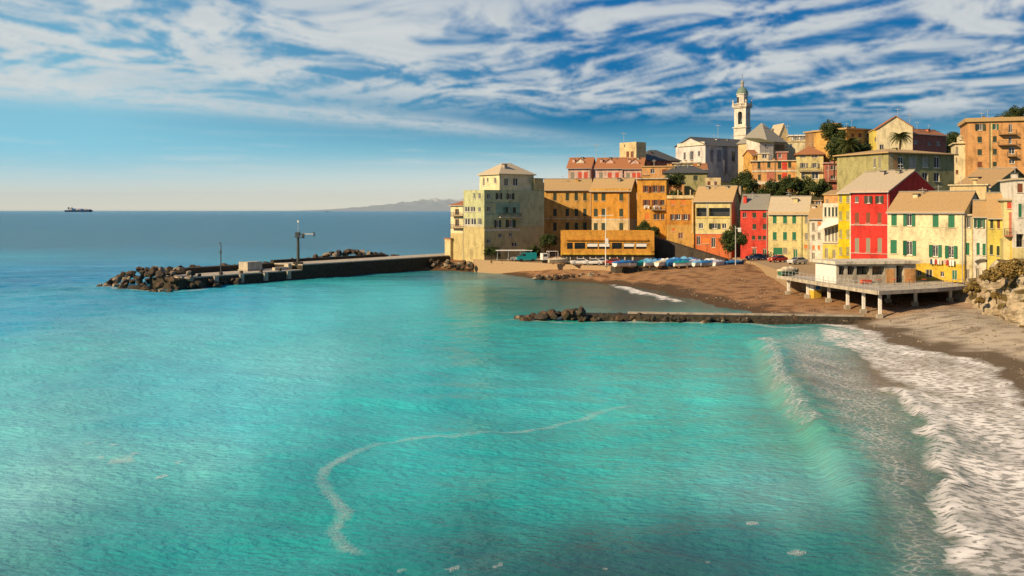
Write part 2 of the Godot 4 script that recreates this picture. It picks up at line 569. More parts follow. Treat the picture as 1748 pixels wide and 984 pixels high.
# Where a point u metres along, v up and n out from a face of a w by d block lies. Faces: 0 front, 1 west side, 2 east side, 3 back; u of the sides runs from front to back.
func on_face(f: int, u: float, v: float, n: float, w: float, d: float) -> Vector3:
	match f:
		0: return Vector3(u, v, n)
		1: return Vector3(-n, v, -u)
		2: return Vector3(w + n, v, -u)
	return Vector3(u, v, -d - n)

func face_basis(f: int) -> Basis:
	match f:
		0: return Basis()
		1: return Basis(Vector3(0, 0, 1), Vector3.UP, Vector3(-1, 0, 0))
		2: return Basis(Vector3(0, 0, -1), Vector3.UP, Vector3(1, 0, 0))
	return Basis(Vector3(-1, 0, 0), Vector3.UP, Vector3(0, 0, -1))

func opening_of(o: Array) -> Array:
	# o: [kind, face, u0, v0, u1, v1, shutter]; a window with its leaves folded back has its opening in the middle
	if o[0] == "w":
		var q: float = (o[4] - o[2]) * 0.28
		return [o[2] + q, o[3], o[4] - q, o[5]]
	return [o[2], o[3], o[4], o[5]]

func house(called: String, label: String, category: String, at: Vector3, yaw: float, w: float, d: float, h: float, how: Dictionary, openings: Array) -> Node3D:
	var root := thing(called, label, category, at, yaw, how.get("group", ""))
	block(root, at, yaw, w, d, h, how, openings)
	return root

# One block of a house: walls with real openings, a roof, and everything in the openings, as parts of root.
func block(root: Node3D, at: Vector3, yaw: float, w: float, d: float, h: float, how: Dictionary, openings: Array) -> void:
	var x := root.transform.affine_inverse() * Transform3D(Basis(Vector3.UP, yaw), at)
	var lower: float = how.get("lower", -1.0)
	var upper_st := surface()
	var lower_st := surface()
	var nf := [Vector3.BACK, Vector3.LEFT, Vector3.RIGHT, Vector3.FORWARD]
	for f in 4:
		var length := w if f == 0 or f == 3 else d
		var us := [0.0, length]
		var vs := [0.0, h]
		if lower > 0.0:
			vs.append(lower)
		var holes := []
		for o in openings:
			if o[1] == f and o[0] != "p":
				var q := opening_of(o)
				holes.append([q, o[0]])
				us.append_array([q[0], q[2]])
				vs.append_array([q[1], q[3]])
		us.sort()
		vs.sort()
		for i in us.size() - 1:
			for j in vs.size() - 1:
				if us[i + 1] - us[i] < 0.001 or vs[j + 1] - vs[j] < 0.001:
					continue
				var cu: float = (us[i] + us[i + 1]) / 2
				var cv: float = (vs[j] + vs[j + 1]) / 2
				var open := false
				for q in holes:
					if cu > q[0][0] and cu < q[0][2] and cv > q[0][1] and cv < q[0][3]:
						open = true
				if not open:
					quad(lower_st if cv < lower else upper_st, on_face(f, us[i], vs[j], 0, w, d), on_face(f, us[i + 1], vs[j], 0, w, d), on_face(f, us[i + 1], vs[j + 1], 0, w, d), on_face(f, us[i], vs[j + 1], 0, w, d), nf[f])
		for hole in holes:
			var q: Array = hole[0]
			var deep := -1.4 if hole[1] == "l" else -0.22
			var c := [[q[0], q[1]], [q[2], q[1]], [q[2], q[3]], [q[0], q[3]]]
			var st := lower_st if (q[1] + q[3]) / 2 < lower else upper_st
			var mid := on_face(f, (q[0] + q[2]) / 2, (q[1] + q[3]) / 2, deep / 2, w, d)
			for k in 4:
				var a: Array = c[k]
				var b: Array = c[(k + 1) % 4]
				var e := on_face(f, (a[0] + b[0]) / 2, (a[1] + b[1]) / 2, deep / 2, w, d)
				auto_quad(st, on_face(f, a[0], a[1], 0, w, d), on_face(f, b[0], b[1], 0, w, d), on_face(f, b[0], b[1], deep, w, d), on_face(f, a[0], a[1], deep, w, d), mid - e)
	var wall_mat: Material = M[how.wall]
	var roof: Array = how.get("roof", ["none"])
	var rise: float = roof[1] if roof.size() > 1 else 0.0
	if roof[0] == "gu":
		for f in [1, 2]:
			tri(upper_st, on_face(f, 0, h, 0, w, d), on_face(f, d, h, 0, w, d), on_face(f, d / 2, h + rise, 0, w, d), nf[f])
	elif roof[0] == "gz":
		for f in [0, 3]:
			tri(upper_st, on_face(f, 0, h, 0, w, d), on_face(f, w, h, 0, w, d), on_face(f, w / 2, h + rise, 0, w, d), nf[f])
	elif roof[0] == "shed":
		for f in [1, 2]:
			tri(upper_st, on_face(f, 0, h, 0, w, d), on_face(f, d, h, 0, w, d), on_face(f, d, h + rise, 0, w, d), nf[f])
		quad(upper_st, on_face(3, 0, h, 0, w, d), on_face(3, w, h, 0, w, d), on_face(3, w, h + rise, 0, w, d), on_face(3, 0, h + rise, 0, w, d), nf[3])
	elif roof[0] == "none" or roof[0] == "par":
		quad(upper_st, Vector3(0, h, 0), Vector3(w, h, 0), Vector3(w, h, -d), Vector3(0, h, -d), Vector3.UP)
	part(root, "wall", upper_st.commit(), wall_mat, x)
	if lower > 0.0:
		part(root, "lower_wall", lower_st.commit(), M[how.lower_mat], x)
	make_roof(root, x, w, d, h, roof, how)
	for o in openings:
		fill_opening(root, x, w, d, o, how)
	# [name, material, face, u0, v0, u1, v1, out]: a flat piece standing proud of a face
	for b in how.get("bands", []):
		var lo := on_face(b[2], b[3], b[4], -0.02, w, d)
		var hi := on_face(b[2], b[5], b[6], b[7], w, d)
		box(root, b[0], (lo + hi) / 2, (hi - lo).abs(), M[b[1]], x)
	# [u, z, height, size, material]: chimneys standing on the roof
	for c in how.get("chimneys", []):
		var y: float = h + c[2]
		var top := box(root, "chimney", Vector3(c[0], y - 0.6, c[1]), Vector3(c[3], 2.0, c[3] * 1.3), M[c[4]], x)
		var cap := box(top, "chimney_cap", Vector3.ZERO, Vector3.ONE, M["roof_dark"])
		cap.transform = Transform3D(Basis.from_scale(Vector3(1.3, 0.07, 1.25)), Vector3(0, 0.54, 0))
	for a in how.get("aerials", []):
		var mast := surface()
		st_tube(mast, Vector3(0, -0.6, 0), Vector3(0, a[3], 0), 0.045, 0.035, 5)
		st_box(mast, Vector3(-0.6, a[3] - 0.35, -0.03), Vector3(0.6, a[3] - 0.29, 0.03))
		for k in 5:
			st_box(mast, Vector3(-0.55 + 0.26 * k, a[3] - 0.34, -0.32), Vector3(-0.52 + 0.26 * k, a[3] - 0.30, 0.32))
		part(root, "aerial", mast.commit(), M["grey_metal"], x * Transform3D(Basis(Vector3.UP, a[0]), Vector3(a[0], h + a[2], a[1])))
	for b in how.get("balconies", []):
		balcony(root, x, b, w, d)

func make_roof(root: Node3D, x: Transform3D, w: float, d: float, h: float, roof: Array, how: Dictionary) -> void:
	var kind: String = roof[0]
	if kind == "none":
		return
	var st := surface()
	var m: Material = M[how.get("roof_mat", "roof_tan")]
	var th := 0.22
	if kind == "gu" or kind == "gz":
		var rise: float = roof[1]
		var o: float = roof[2]
		var so: float = roof[3] if roof.size() > 3 else o
		var half := (d if kind == "gu" else w) / 2
		var k := rise / half
		var long := w if kind == "gu" else d
		# section across the ridge: s from -half-o to half+o
		var sec := [[-half - o, -o * k], [0.0, rise], [half + o, -o * k], [half + o, -o * k + th], [0.0, rise + th], [-half - o, -o * k + th]]
		var at := func(s: float, y: float, t: float) -> Vector3:
			return Vector3(t, h + y + 0.012, -half - s) if kind == "gu" else Vector3(half + s, h + y + 0.012, -t)
		for i in 6:
			var a: Array = sec[i]
			var b: Array = sec[(i + 1) % 6]
			var out: Vector3 = Vector3(0, -1, 0) if i < 2 else (Vector3(0, 1, 0) if i == 3 or i == 4 else at.call(signf(a[0]), 0, 0) - at.call(0.0, 0, 0))
			auto_quad(st, at.call(a[0], a[1], -so), at.call(b[0], b[1], -so), at.call(b[0], b[1], long + so), at.call(a[0], a[1], long + so), out)
		for t in [-so, long + so]:
			var out: Vector3 = (at.call(0.0, 0.0, t) - at.call(0.0, 0.0, long / 2)).normalized()
			auto_quad(st, at.call(sec[0][0], sec[0][1], t), at.call(sec[1][0], sec[1][1], t), at.call(sec[4][0], sec[4][1], t), at.call(sec[5][0], sec[5][1], t), out)
			auto_quad(st, at.call(sec[1][0], sec[1][1], t), at.call(sec[2][0], sec[2][1], t), at.call(sec[3][0], sec[3][1], t), at.call(sec[4][0], sec[4][1], t), out)
	elif kind == "hip":
		var rise: float = roof[1]
		var o: float = roof[2]
		var fr: float = roof[3] if roof.size() > 3 else 0.3
		var e := [Vector3(-o, h, o), Vector3(w + o, h, o), Vector3(w + o, h, -d - o), Vector3(-o, h, -d - o)]
		var up := Vector3(0, th, 0)
		var r0: Vector3
		var r1: Vector3
		if w >= d:
			r0 = Vector3(w * (0.5 - fr / 2), h + rise + th, -d / 2)
			r1 = Vector3(w * (0.5 + fr / 2), h + rise + th, -d / 2)
		else:
			r0 = Vector3(w / 2, h + rise + th, -d * (0.5 - fr / 2))
			r1 = Vector3(w / 2, h + rise + th, -d * (0.5 + fr / 2))
		for i in 4:
			var b2: Vector3 = e[(i + 1) % 4]
			auto_quad(st, e[i], b2, b2 + up, e[i] + up, (e[i] + b2) / 2 - Vector3(w / 2, h, -d / 2))
		quad(st, e[0], e[1], e[2], e[3], Vector3.DOWN)
		for i in 4:
			e[i] += up
		if w >= d:
			auto_quad(st, e[0], e[1], r1, r0, Vector3.UP)
			auto_quad(st, e[2], e[3], r0, r1, Vector3.UP)
			auto_tri(st, e[1], e[2], r1, Vector3.UP)
			auto_tri(st, e[3], e[0], r0, Vector3.UP)
		else:
			auto_tri(st, e[0], e[1], r0, Vector3.UP)
			auto_tri(st, e[2], e[3], r1, Vector3.UP)
			auto_quad(st, e[1], e[2], r1, r0, Vector3.UP)
			auto_quad(st, e[3], e[0], r0, r1, Vector3.UP)
	elif kind == "flat":
		var o: float = roof[2]
		st_box(st, Vector3(-o, h + 0.01, -d - o), Vector3(w + o, h + 0.01 + roof[1], o))
	elif kind == "shed":
		var rise: float = roof[1]
		var o: float = roof[2]
		var k := rise / d
		var c := [Vector3(-o, h - o * k + 0.012, o), Vector3(w + o, h - o * k + 0.012, o), Vector3(w + o, h + rise + o * k + 0.012, -d - o), Vector3(-o, h + rise + o * k + 0.012, -d - o)]
		var up := Vector3(0, th, 0)
		auto_quad(st, c[0], c[1], c[2], c[3], Vector3.DOWN)
		auto_quad(st, c[0] + up, c[1] + up, c[2] + up, c[3] + up, Vector3.UP)
		for i in 4:
			auto_quad(st, c[i], c[(i + 1) % 4], c[(i + 1) % 4] + up, c[i] + up, (c[i] + c[(i + 1) % 4]) / 2 - Vector3(w / 2, h + rise / 2, -d / 2))
	elif kind == "par":
		# a roof terrace behind a parapet
		var p: float = roof[1]
		st_box(st, Vector3(0.002, h + 0.002, -0.25), Vector3(w - 0.002, h + p, -0.002))
		st_box(st, Vector3(0.002, h + 0.002, -d + 0.002), Vector3(w - 0.002, h + p, -d + 0.25))
		st_box(st, Vector3(0.002, h + 0.002, -d + 0.25), Vector3(0.25, h + p, -0.25))
		st_box(st, Vector3(w - 0.25, h + 0.002, -d + 0.25), Vector3(w - 0.002, h + p, -0.25))
		part(root, "parapet", st.commit(), M[how.get("roof_mat", how.wall)], x)
		return
	part(root, "roof", st.commit(), m, x)
	if kind == "gu":
		var r: float = roof[1]
		var so2: float = roof[3] if roof.size() > 3 else roof[2]
		var cap := surface()
		st_tube(cap, Vector3(-so2, h + r + th + 0.05, -d / 2), Vector3(w + so2, h + r + th + 0.05, -d / 2), 0.13, 0.13, 6)
		part(root, "ridge_tiles", cap.commit(), M["roof_terracotta"] if how.get("roof_mat", "") == "roof_terracotta" else M["roof_grey"], x)
		var gut := surface()
		var gy: float = h - roof[2] * r / (d / 2) + 0.06
		st_tube(gut, Vector3(-so2, gy, roof[2] + 0.07), Vector3(w + so2, gy, roof[2] + 0.07), 0.075, 0.075, 6)
		part(root, "gutter", gut.commit(), M["grey_metal"], x)
		if w > 3.0:
			var pipe := surface()
			st_tube(pipe, Vector3(w - 0.25, 0.0, 0.07), Vector3(w - 0.25, h - 0.05, 0.07), 0.055, 0.055, 6)
			part(root, "downpipe", pipe.commit(), M["grey_metal"], x)

func fill_opening(root: Node3D, x: Transform3D, w: float, d: float, o: Array, how: Dictionary) -> void:
	var f: int = o[1]
	var q := opening_of(o)
	var ow: float = q[2] - q[0]
	var oh: float = q[3] - q[1]
	var n := Node3D.new()
	var kind: String = o[0]
	n.name = {"d": "door", "l": "loggia", "p": "wall_panel"}.get(kind, "window")
	n.transform = x * Transform3D(face_basis(f), on_face(f, (q[0] + q[2]) / 2, (q[1] + q[3]) / 2, 0, w, d))
	root.add_child(n, true)
	var sh: String = o[6] if o.size() > 6 and o[6] != "" else how.get("shutter", "shutter_green")
	match kind:
		"o", "w":
			box(n, "pane", Vector3(0, 0, -0.20), Vector3(ow, oh, 0.03), M["glass"] if not how.get("pale", false) else M["glass_pale"])
			part(n, "frame", frame_mesh, M[how.get("frame", "white_paint")], Transform3D(Basis.from_scale(Vector3(ow, oh, 0.06)), Vector3(0, 0, -0.15)))
			box(n, "sill", Vector3(0, -oh / 2 - 0.05, 0.06), Vector3(ow + 0.2, 0.08, 0.14), M[how.get("sill", "trim")])
			if kind == "w":
				var lw: float = (o[4] - o[2]) * 0.28
				for s in [-1.0, 1.0]:
					# leaves folded back, some left ajar
					var ajar := 0.04 if rng.randf() < 0.5 else rng.randf_range(0.1, 0.75)
					var leaf := Basis(Vector3.UP, -s * ajar)
					part(n, "shutter", shutter_mesh, M[sh], Transform3D(leaf * Basis.from_scale(Vector3(lw - 0.02, oh + 0.06, 0.06)), Vector3(s * ow / 2, 0, 0.05) + leaf * Vector3(s * lw / 2, 0, 0)))
		"s":
			for s in [-1.0, 1.0]:
				part(n, "shutter", shutter_mesh, M[sh], Transform3D(Basis.from_scale(Vector3(ow / 2 - 0.012, oh - 0.01, 0.06)), Vector3(s * ow / 4, 0, -0.06)))
			box(n, "sill", Vector3(0, -oh / 2 - 0.05, 0.06), Vector3(ow + 0.2, 0.08, 0.14), M[how.get("sill", "trim")])
		"d":
			box(n, "door_leaf", Vector3(0, 0, -0.17), Vector3(ow, oh, 0.06), M[sh])
			part(n, "frame", frame_mesh, M["trim"], Transform3D(Basis.from_scale(Vector3(ow, oh, 0.05)), Vector3(0, 0, -0.11)))
		"l":
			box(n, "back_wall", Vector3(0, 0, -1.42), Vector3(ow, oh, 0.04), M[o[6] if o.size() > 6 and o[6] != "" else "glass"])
			var st := surface()
			st_box(st, Vector3(-ow / 2, -oh / 2 + 0.92, -0.12), Vector3(ow / 2, -oh / 2 + 0.98, -0.07))
			var k := int(ow / 0.35)
			for i in k + 1:
				var px := -ow / 2 + 0.02 + (ow - 0.04) * i / maxi(1, k)
				st_box(st, Vector3(px - 0.015, -oh / 2, -0.11), Vector3(px + 0.015, -oh / 2 + 0.92, -0.08))
			part(n, "railing", st.commit(), M["dark_metal"])
		"p":
			box(n, "panel", Vector3(0, 0, 0.02), Vector3(ow, oh, 0.06), M[sh])

func balcony(root: Node3D, x: Transform3D, b: Array, w: float, d: float) -> void:
	# [face, u0, u1, v, out, slab material]
	var n := Node3D.new()
	n.name = "balcony"
	var bw: float = b[2] - b[1]
	n.transform = x * Transform3D(face_basis(b[0]), on_face(b[0], (b[1] + b[2]) / 2, b[3], 0, w, d))
	root.add_child(n, true)
	box(n, "slab", Vector3(0, -0.08, b[4] / 2), Vector3(bw, 0.16, b[4]), M[b[5]])
	var st := surface()
	var k := maxi(2, int(bw / 0.25))
	for i in k + 1:
		var px := -bw / 2 + 0.03 + (bw - 0.06) * i / k
		st_box(st, Vector3(px - 0.015, 0, b[4] - 0.06), Vector3(px + 0.015, 0.95, b[4] - 0.03))
	st_box(st, Vector3(-bw / 2, 0.95, b[4] - 0.08), Vector3(bw / 2, 1.0, b[4] - 0.01))
	for s in [-1.0, 1.0]:
		for i in 4:
			var pz: float = 0.1 + (b[4] - 0.2) * i / 3.0
			st_box(st, Vector3(s * (bw / 2 - 0.03) - 0.015, 0, pz - 0.015), Vector3(s * (bw / 2 - 0.03) + 0.015, 0.95, pz + 0.015))
	part(n, "railing", st.commit(), M["dark_metal"])

# ---------------------------------------------------------------- the town

func build_town() -> void:
	var h: Node3D
	h = house("seafront_house", "tall pale green seafront house with hipped attic on a yellow sea wall", "house", Vector3(-6.774, 2.2, -240), 0.646, 18.788, 9.0, 17.922, {"wall": "pale_green", "lower_mat": "straw", "roof": ["none"], "frame": "white_paint", "sill": "trim", "lower": 9.037, "bands": [["string_course", "mint", 0, 0.0, 14.662, 10.974, 14.891, 0.08], ["string_course", "mint", 0, 0.0, 11.798, 10.974, 12.103, 0.08], ["painted_field", "mint", 0, 3.665, 12.156, 10.974, 14.558, 0.03], ["string_course", "trim", 0, 0.0, 7.859, 10.974, 8.27, 0.08], ["string_course", "trim", 1, 0.0, 8.898, 8.982, 9.068, 0.08]], "balconies": [[0, 4.318, 10.974, 11.286, 0.9, "trim"]]}, [["o", 0, 0.856, 15.67, 1.845, 17.06], ["w", 0, 6.645, 15.652, 9.178, 17.122, "shutter_dark"], ["w", 0, 3.447, 15.625, 5.412, 17.158, "shutter_dark"], ["o", 0, 4.318, 6.161, 5.412, 7.235], ["w", 0, 3.013, 8.708, 4.974, 10.483, "shutter_dark"], ["o", 0, 0.856, 12.59, 1.845, 13.848], ["w", 0, 6.292, 12.336, 9.625, 13.649, "shutter_dark"], ["o", 0, 0.856, 4.819, 1.845, 5.886], ["w", 0, 6.513, 8.663, 9.401, 10.569, "shutter_dark"], ["o", 0, 7.53, 6.286, 8.597, 7.368], ["o", 0, 8.285, 3.938, 10.209, 4.869], ["o", 1, 3.776, 15.693, 4.704, 17.188], ["o", 1, 1.511, 15.672, 2.67, 17.159], ["o", 1, 6.326, 12.515, 8.664, 13.768], ["o", 1, 3.838, 12.518, 6.075, 13.76], ["o", 1, 1.511, 12.52, 2.731, 13.644], ["o", 1, 6.138, 9.245, 8.664, 10.9], ["o", 1, 3.468, 9.275, 5.95, 10.917], ["o", 1, 1.147, 9.302, 2.854, 10.936]])
	block(h, Vector3(2.127, 2.2, -250.0), 0.646, 7.782, 9.0, 18.97, {"wall": "straw", "roof": ["par", 1.1], "roof_mat": "pale_green", "frame": "white_paint", "bands": [["string_course", "pale_green", 0, 0.0, 15.166, 7.782, 15.595, 0.1], ["string_course", "trim", 0, 0.0, 11.617, 7.782, 11.965, 0.1], ["string_course", "trim", 0, 0.0, 7.624, 7.782, 8.082, 0.1], ["pilaster", "pale_green", 0, 3.413, 15.734, 4.344, 18.179, 0.12]]}, [["o", 0, 1.469, 15.981, 3.134, 18.154], ["o", 0, 4.625, 16.006, 6.315, 18.195], ["o", 0, 1.469, 12.508, 2.948, 14.148], ["o", 0, 4.625, 12.505, 6.221, 14.158], ["w", 0, 0.55, 8.556, 3.32, 10.51, "shutter_dark"], ["o", 0, 3.785, 8.541, 4.812, 10.493], ["w", 0, 5.093, 8.514, 7.45, 10.485, "shutter_dark"], ["o", 0, 1.469, 5.2, 2.763, 6.863], ["o", 0, 4.625, 5.141, 6.032, 6.818]])
	block(h, Vector3(-3.102, 18.9, -244.5), 0.646, 10.848, 8.6, 5.116, {"wall": "cream", "roof": ["hip", 2.9, 0.5, 0.25], "roof_mat": "roof_slate_pale", "frame": "white_paint", "chimneys": [[3.2, -2.2, 2.2, 0.8, "concrete"], [6.8, -5.0, 2.6, 0.7, "concrete"]]}, [["o", 0, 1.458, 2.319, 2.793, 4.293], ["o", 0, 4.181, 2.365, 5.805, 4.348], ["o", 1, 6.369, 2.405, 7.184, 4.456], ["o", 1, 4.69, 3.38, 5.496, 4.411], ["o", 1, 1.326, 2.945, 2.236, 4.324]])
	block(h, Vector3(-11.444, 19.5, -248.357), -0.873, 1.771, 2.6, -0.304, {"wall": "cream", "roof": ["flat", 0.15, 0.2], "roof_mat": "roof_terracotta"}, [])
	block(h, Vector3(5.684, 20.2, -250), 0.646, 2.887, 3.0, 2.93, {"wall": "straw", "roof": ["flat", 0.15, 0.3], "roof_mat": "roof_dark"}, [])
	block(h, Vector3(-16.107, 2.2, -258.368), -0.873, 5.701, 7.0, 14.164, {"wall": "cream", "lower_mat": "straw", "roof": ["gu", 0.8, 0.4], "roof_mat": "roof_terracotta", "frame": "wood", "lower": 6.974, "balconies": [[0, 1.256, 5.458, 11.455, 1.0, "rust"], [0, 1.256, 5.458, 8.316, 1.0, "rust"]]}, [["o", 0, 1.881, 11.761, 3.617, 13.248], ["o", 0, 1.881, 8.792, 3.617, 10.637]])
	block(h, Vector3(-17.721, 2.2, -258.937), -0.873, 2.528, 4.0, 5.412, {"wall": "cream_warm", "roof": ["flat", 0.2, 0.2], "roof_mat": "roof_terracotta"}, [])
	h = house("apartment_house", "long ochre apartment house half in the green house's shadow", "house", Vector3(8.484, 4.0, -264.904), -0.07, 12.957, 13.0, 16.634, {"wall": "ochre", "roof": ["gu", 2.9, 0.6, 0.1], "roof_mat": "roof_beige", "shutter": "shutter_dark", "chimneys": [[9.0, -5.0, 2.6, 0.7, "ochre"], [15.0, -7.0, 2.7, 0.7, "ochre"]], "aerials": [[8.951, -6.48, 2.03, 1.981], [4.964, -3.932, 2.03, 1.956]], "bands": [["eaves_cornice", "trim", 0, 0.077, 16.289, 12.881, 16.538, 0.25], ["string_course", "trim", 0, 0.077, 8.777, 12.881, 8.962, 0.06]]}, [["s", 0, 2.614, 13.766, 3.536, 15.766], ["s", 0, 2.614, 9.54, 3.536, 11.538], ["s", 0, 2.614, 5.621, 3.536, 7.81], ["s", 0, 5.953, 13.764, 6.873, 15.761], ["s", 0, 5.953, 9.541, 6.873, 11.538], ["s", 0, 5.953, 5.626, 6.873, 7.813], ["s", 0, 8.367, 13.762, 9.286, 15.758], ["s", 0, 8.367, 9.542, 9.286, 11.537], ["s", 0, 8.367, 5.629, 9.286, 7.815], ["s", 0, 10.664, 13.761, 11.581, 15.755], ["s", 0, 10.664, 9.543, 11.581, 11.537], ["s", 0, 10.664, 5.632, 11.581, 7.817]])
	h = house("apartment_house", "taller orange apartment house with beige roof beside the ochre block", "house", Vector3(21.004, 4.0, -259), -0.279, 9.985, 12.0, 16.264, {"wall": "orange", "roof": ["gu", 3.2, 0.6], "roof_mat": "roof_beige", "shutter": "shutter_dark", "lower_mat": "cream_warm", "chimneys": [[6.5, -4.5, 2.8, 0.8, "concrete"], [12.0, -6.5, 3.2, 0.7, "ochre"]], "aerials": [[5.234, -5.025, 2.24, 2.441], [7.187, -4.951, 2.24, 2.411]], "lower": 8.744, "bands": [["eaves_cornice", "ochre", 0, 0.0, 16.283, 9.985, 16.866, 0.35], ["string_course", "trim", 0, 0.0, 8.619, 9.985, 8.894, 0.08]]}, [["s", 0, 0.535, 13.628, 1.603, 15.585], ["s", 0, 0.535, 9.499, 1.603, 11.526], ["s", 0, 0.535, 5.745, 1.603, 7.768], ["s", 0, 2.592, 13.622, 3.656, 15.575], ["s", 0, 2.592, 9.502, 3.656, 11.525], ["s", 0, 2.592, 5.756, 3.656, 7.775], ["s", 0, 7.321, 13.609, 8.373, 15.552], ["s", 0, 7.321, 9.509, 8.373, 11.522], ["s", 0, 7.321, 5.783, 8.373, 7.791]])
	h = house("restaurant", "low orange seafront restaurant with a long ribbon of windows", "restaurant", Vector3(10.978, 3.0, -222), -0.052, 21.013, 11.0, 7.069, {"wall": "orange", "roof": ["par", 0.35], "lower_mat": "stone_and_shade", "frame": "dark_metal", "lower": 1.88, "bands": [["ledge", "sunny_yellow", 0, 0.0, 2.122, 21.013, 2.395, 0.5], ["ledge", "orange_deep", 0, 1.287, 5.327, 19.546, 5.62, 0.35], ["roller_blind", "white_paint", 0, 6.011, 3.894, 8.321, 4.598, 0.1], ["roller_blind", "white_paint", 0, 8.674, 3.899, 10.981, 4.602, 0.1], ["roller_blind", "white_paint", 0, 14.245, 3.91, 16.546, 4.612, 0.1], ["roller_blind", "white_paint", 0, 16.993, 3.915, 19.291, 4.617, 0.1]]}, [["l", 0, 1.448, 3.368, 2.734, 4.783], ["l", 0, 3.152, 3.374, 5.53, 4.786], ["l", 0, 5.947, 3.379, 8.353, 4.791], ["l", 0, 8.61, 3.385, 11.077, 4.795], ["l", 0, 11.557, 3.39, 13.797, 4.8], ["l", 0, 14.181, 3.396, 16.514, 4.805], ["l", 0, 16.929, 3.402, 19.291, 4.809], ["d", 0, 0.483, 0.468, 2.252, 1.688, "glass"], ["d", 0, 3.538, 0.48, 6.749, 1.695, "glass"], ["d", 0, 7.712, 0.492, 11.237, 1.705, "glass"], ["d", 0, 12.517, 0.506, 16.354, 1.717, "glass"]])  # dark lower wall stands in for shade in the recessed ground floor
	h = house("tall_house", "tall orange house with a flat white roof edge above hanging washing", "house", Vector3(30.738, 4.0, -241.595), -0.227, 7.093, 11.0, 18.724, {"wall": "orange", "roof": ["flat", 0.28, 0.45], "roof_mat": "concrete_pale", "shutter": "shutter_orange", "frame": "wood", "aerials": [[1.875, -3.675, 0.28, 1.871], [4.689, -5.915, 0.28, 2.504]], "chimneys": [[2.253, -4.112, 0.58, 0.712, "orange"], [1.196, -5.419, 0.58, 0.688, "orange"]], "balconies": [[0, 3.457, 7.043, 11.286, 1.1, "concrete"]]}, [["w", 0, 1.365, 15.57, 3.153, 17.171, "shutter_brown"], ["w", 0, 3.396, 15.559, 5.581, 17.159, "shutter_brown"], ["o", 0, 5.742, 15.554, 6.75, 17.146], ["w", 0, 1.365, 12.367, 3.153, 13.656, "shutter_brown"], ["w", 0, 3.518, 12.364, 5.682, 13.651, "shutter_brown"], ["o", 0, 5.823, 12.362, 6.69, 13.645], ["s", 0, 1.934, 8.796, 2.95, 10.428, "shutter_orange"], ["o", 0, 4.004, 8.802, 5.581, 10.225], ["o", 0, 5.823, 8.804, 6.69, 10.227]])
	h = house("terraced_house", "orange house with a planted roof terrace between two taller houses", "house", Vector3(36.61, 4.0, -233), -0.244, 6.415, 10.0, 13.901, {"wall": "orange_deep", "roof": ["par", 0.75], "roof_mat": "cream_warm", "shutter": "shutter_orange", "lower_mat": "ochre", "frame": "white_paint", "lower": 7.685, "bands": [["downpipe", "cream_warm", 0, 5.913, 5.746, 6.222, 13.785, 0.12], ["terrace_edge", "cream_warm", 0, 0.0, 13.862, 6.415, 14.157, 0.3], ["terrace_post", "cream_warm", 0, 2.537, 14.069, 2.771, 15.959, 0.02], ["terrace_post", "cream_warm", 0, 5.449, 14.06, 5.681, 15.944, 0.02]]}, [["s", 0, 1.017, 12.319, 1.992, 13.563, "shutter_orange"], ["s", 0, 3.451, 12.316, 4.422, 13.556, "shutter_orange"], ["w", 0, 0.821, 8.874, 2.187, 10.152, "shutter_brown"], ["o", 0, 2.284, 8.876, 3.354, 10.154], ["w", 0, 3.51, 8.881, 5.487, 10.155, "shutter_brown"], ["d", 0, 2.771, 4.358, 3.898, 5.825, "shutter_brown"], ["s", 0, 1.212, 6.117, 1.992, 6.901, "shutter_orange"]])
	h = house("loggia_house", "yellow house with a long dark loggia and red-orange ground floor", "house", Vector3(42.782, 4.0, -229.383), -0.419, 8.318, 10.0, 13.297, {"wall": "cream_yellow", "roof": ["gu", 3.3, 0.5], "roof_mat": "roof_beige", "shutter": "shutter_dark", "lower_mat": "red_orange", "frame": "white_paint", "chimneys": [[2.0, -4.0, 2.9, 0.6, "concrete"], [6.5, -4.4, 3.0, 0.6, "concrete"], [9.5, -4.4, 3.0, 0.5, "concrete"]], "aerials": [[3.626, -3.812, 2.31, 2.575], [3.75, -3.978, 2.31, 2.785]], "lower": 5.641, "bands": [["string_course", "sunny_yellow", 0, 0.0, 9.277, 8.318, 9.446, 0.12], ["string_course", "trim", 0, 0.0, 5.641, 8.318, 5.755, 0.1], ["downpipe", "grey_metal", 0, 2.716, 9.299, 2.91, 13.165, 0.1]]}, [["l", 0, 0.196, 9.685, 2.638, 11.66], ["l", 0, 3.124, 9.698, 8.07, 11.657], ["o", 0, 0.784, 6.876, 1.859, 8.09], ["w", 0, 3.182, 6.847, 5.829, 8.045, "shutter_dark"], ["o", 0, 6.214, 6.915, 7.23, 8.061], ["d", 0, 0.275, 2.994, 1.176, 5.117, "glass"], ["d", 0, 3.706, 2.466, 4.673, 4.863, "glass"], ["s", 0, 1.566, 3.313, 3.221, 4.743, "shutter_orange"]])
	block(h, Vector3(48.793, 15.4, -229.789), -0.419, 1.94, 4.0, 3.324, {"wall": "white_wall", "roof": ["flat", 0.15, 0.3], "roof_mat": "concrete_pale"}, [["o", 0, 0.292, 2.549, 1.649, 3.224]])
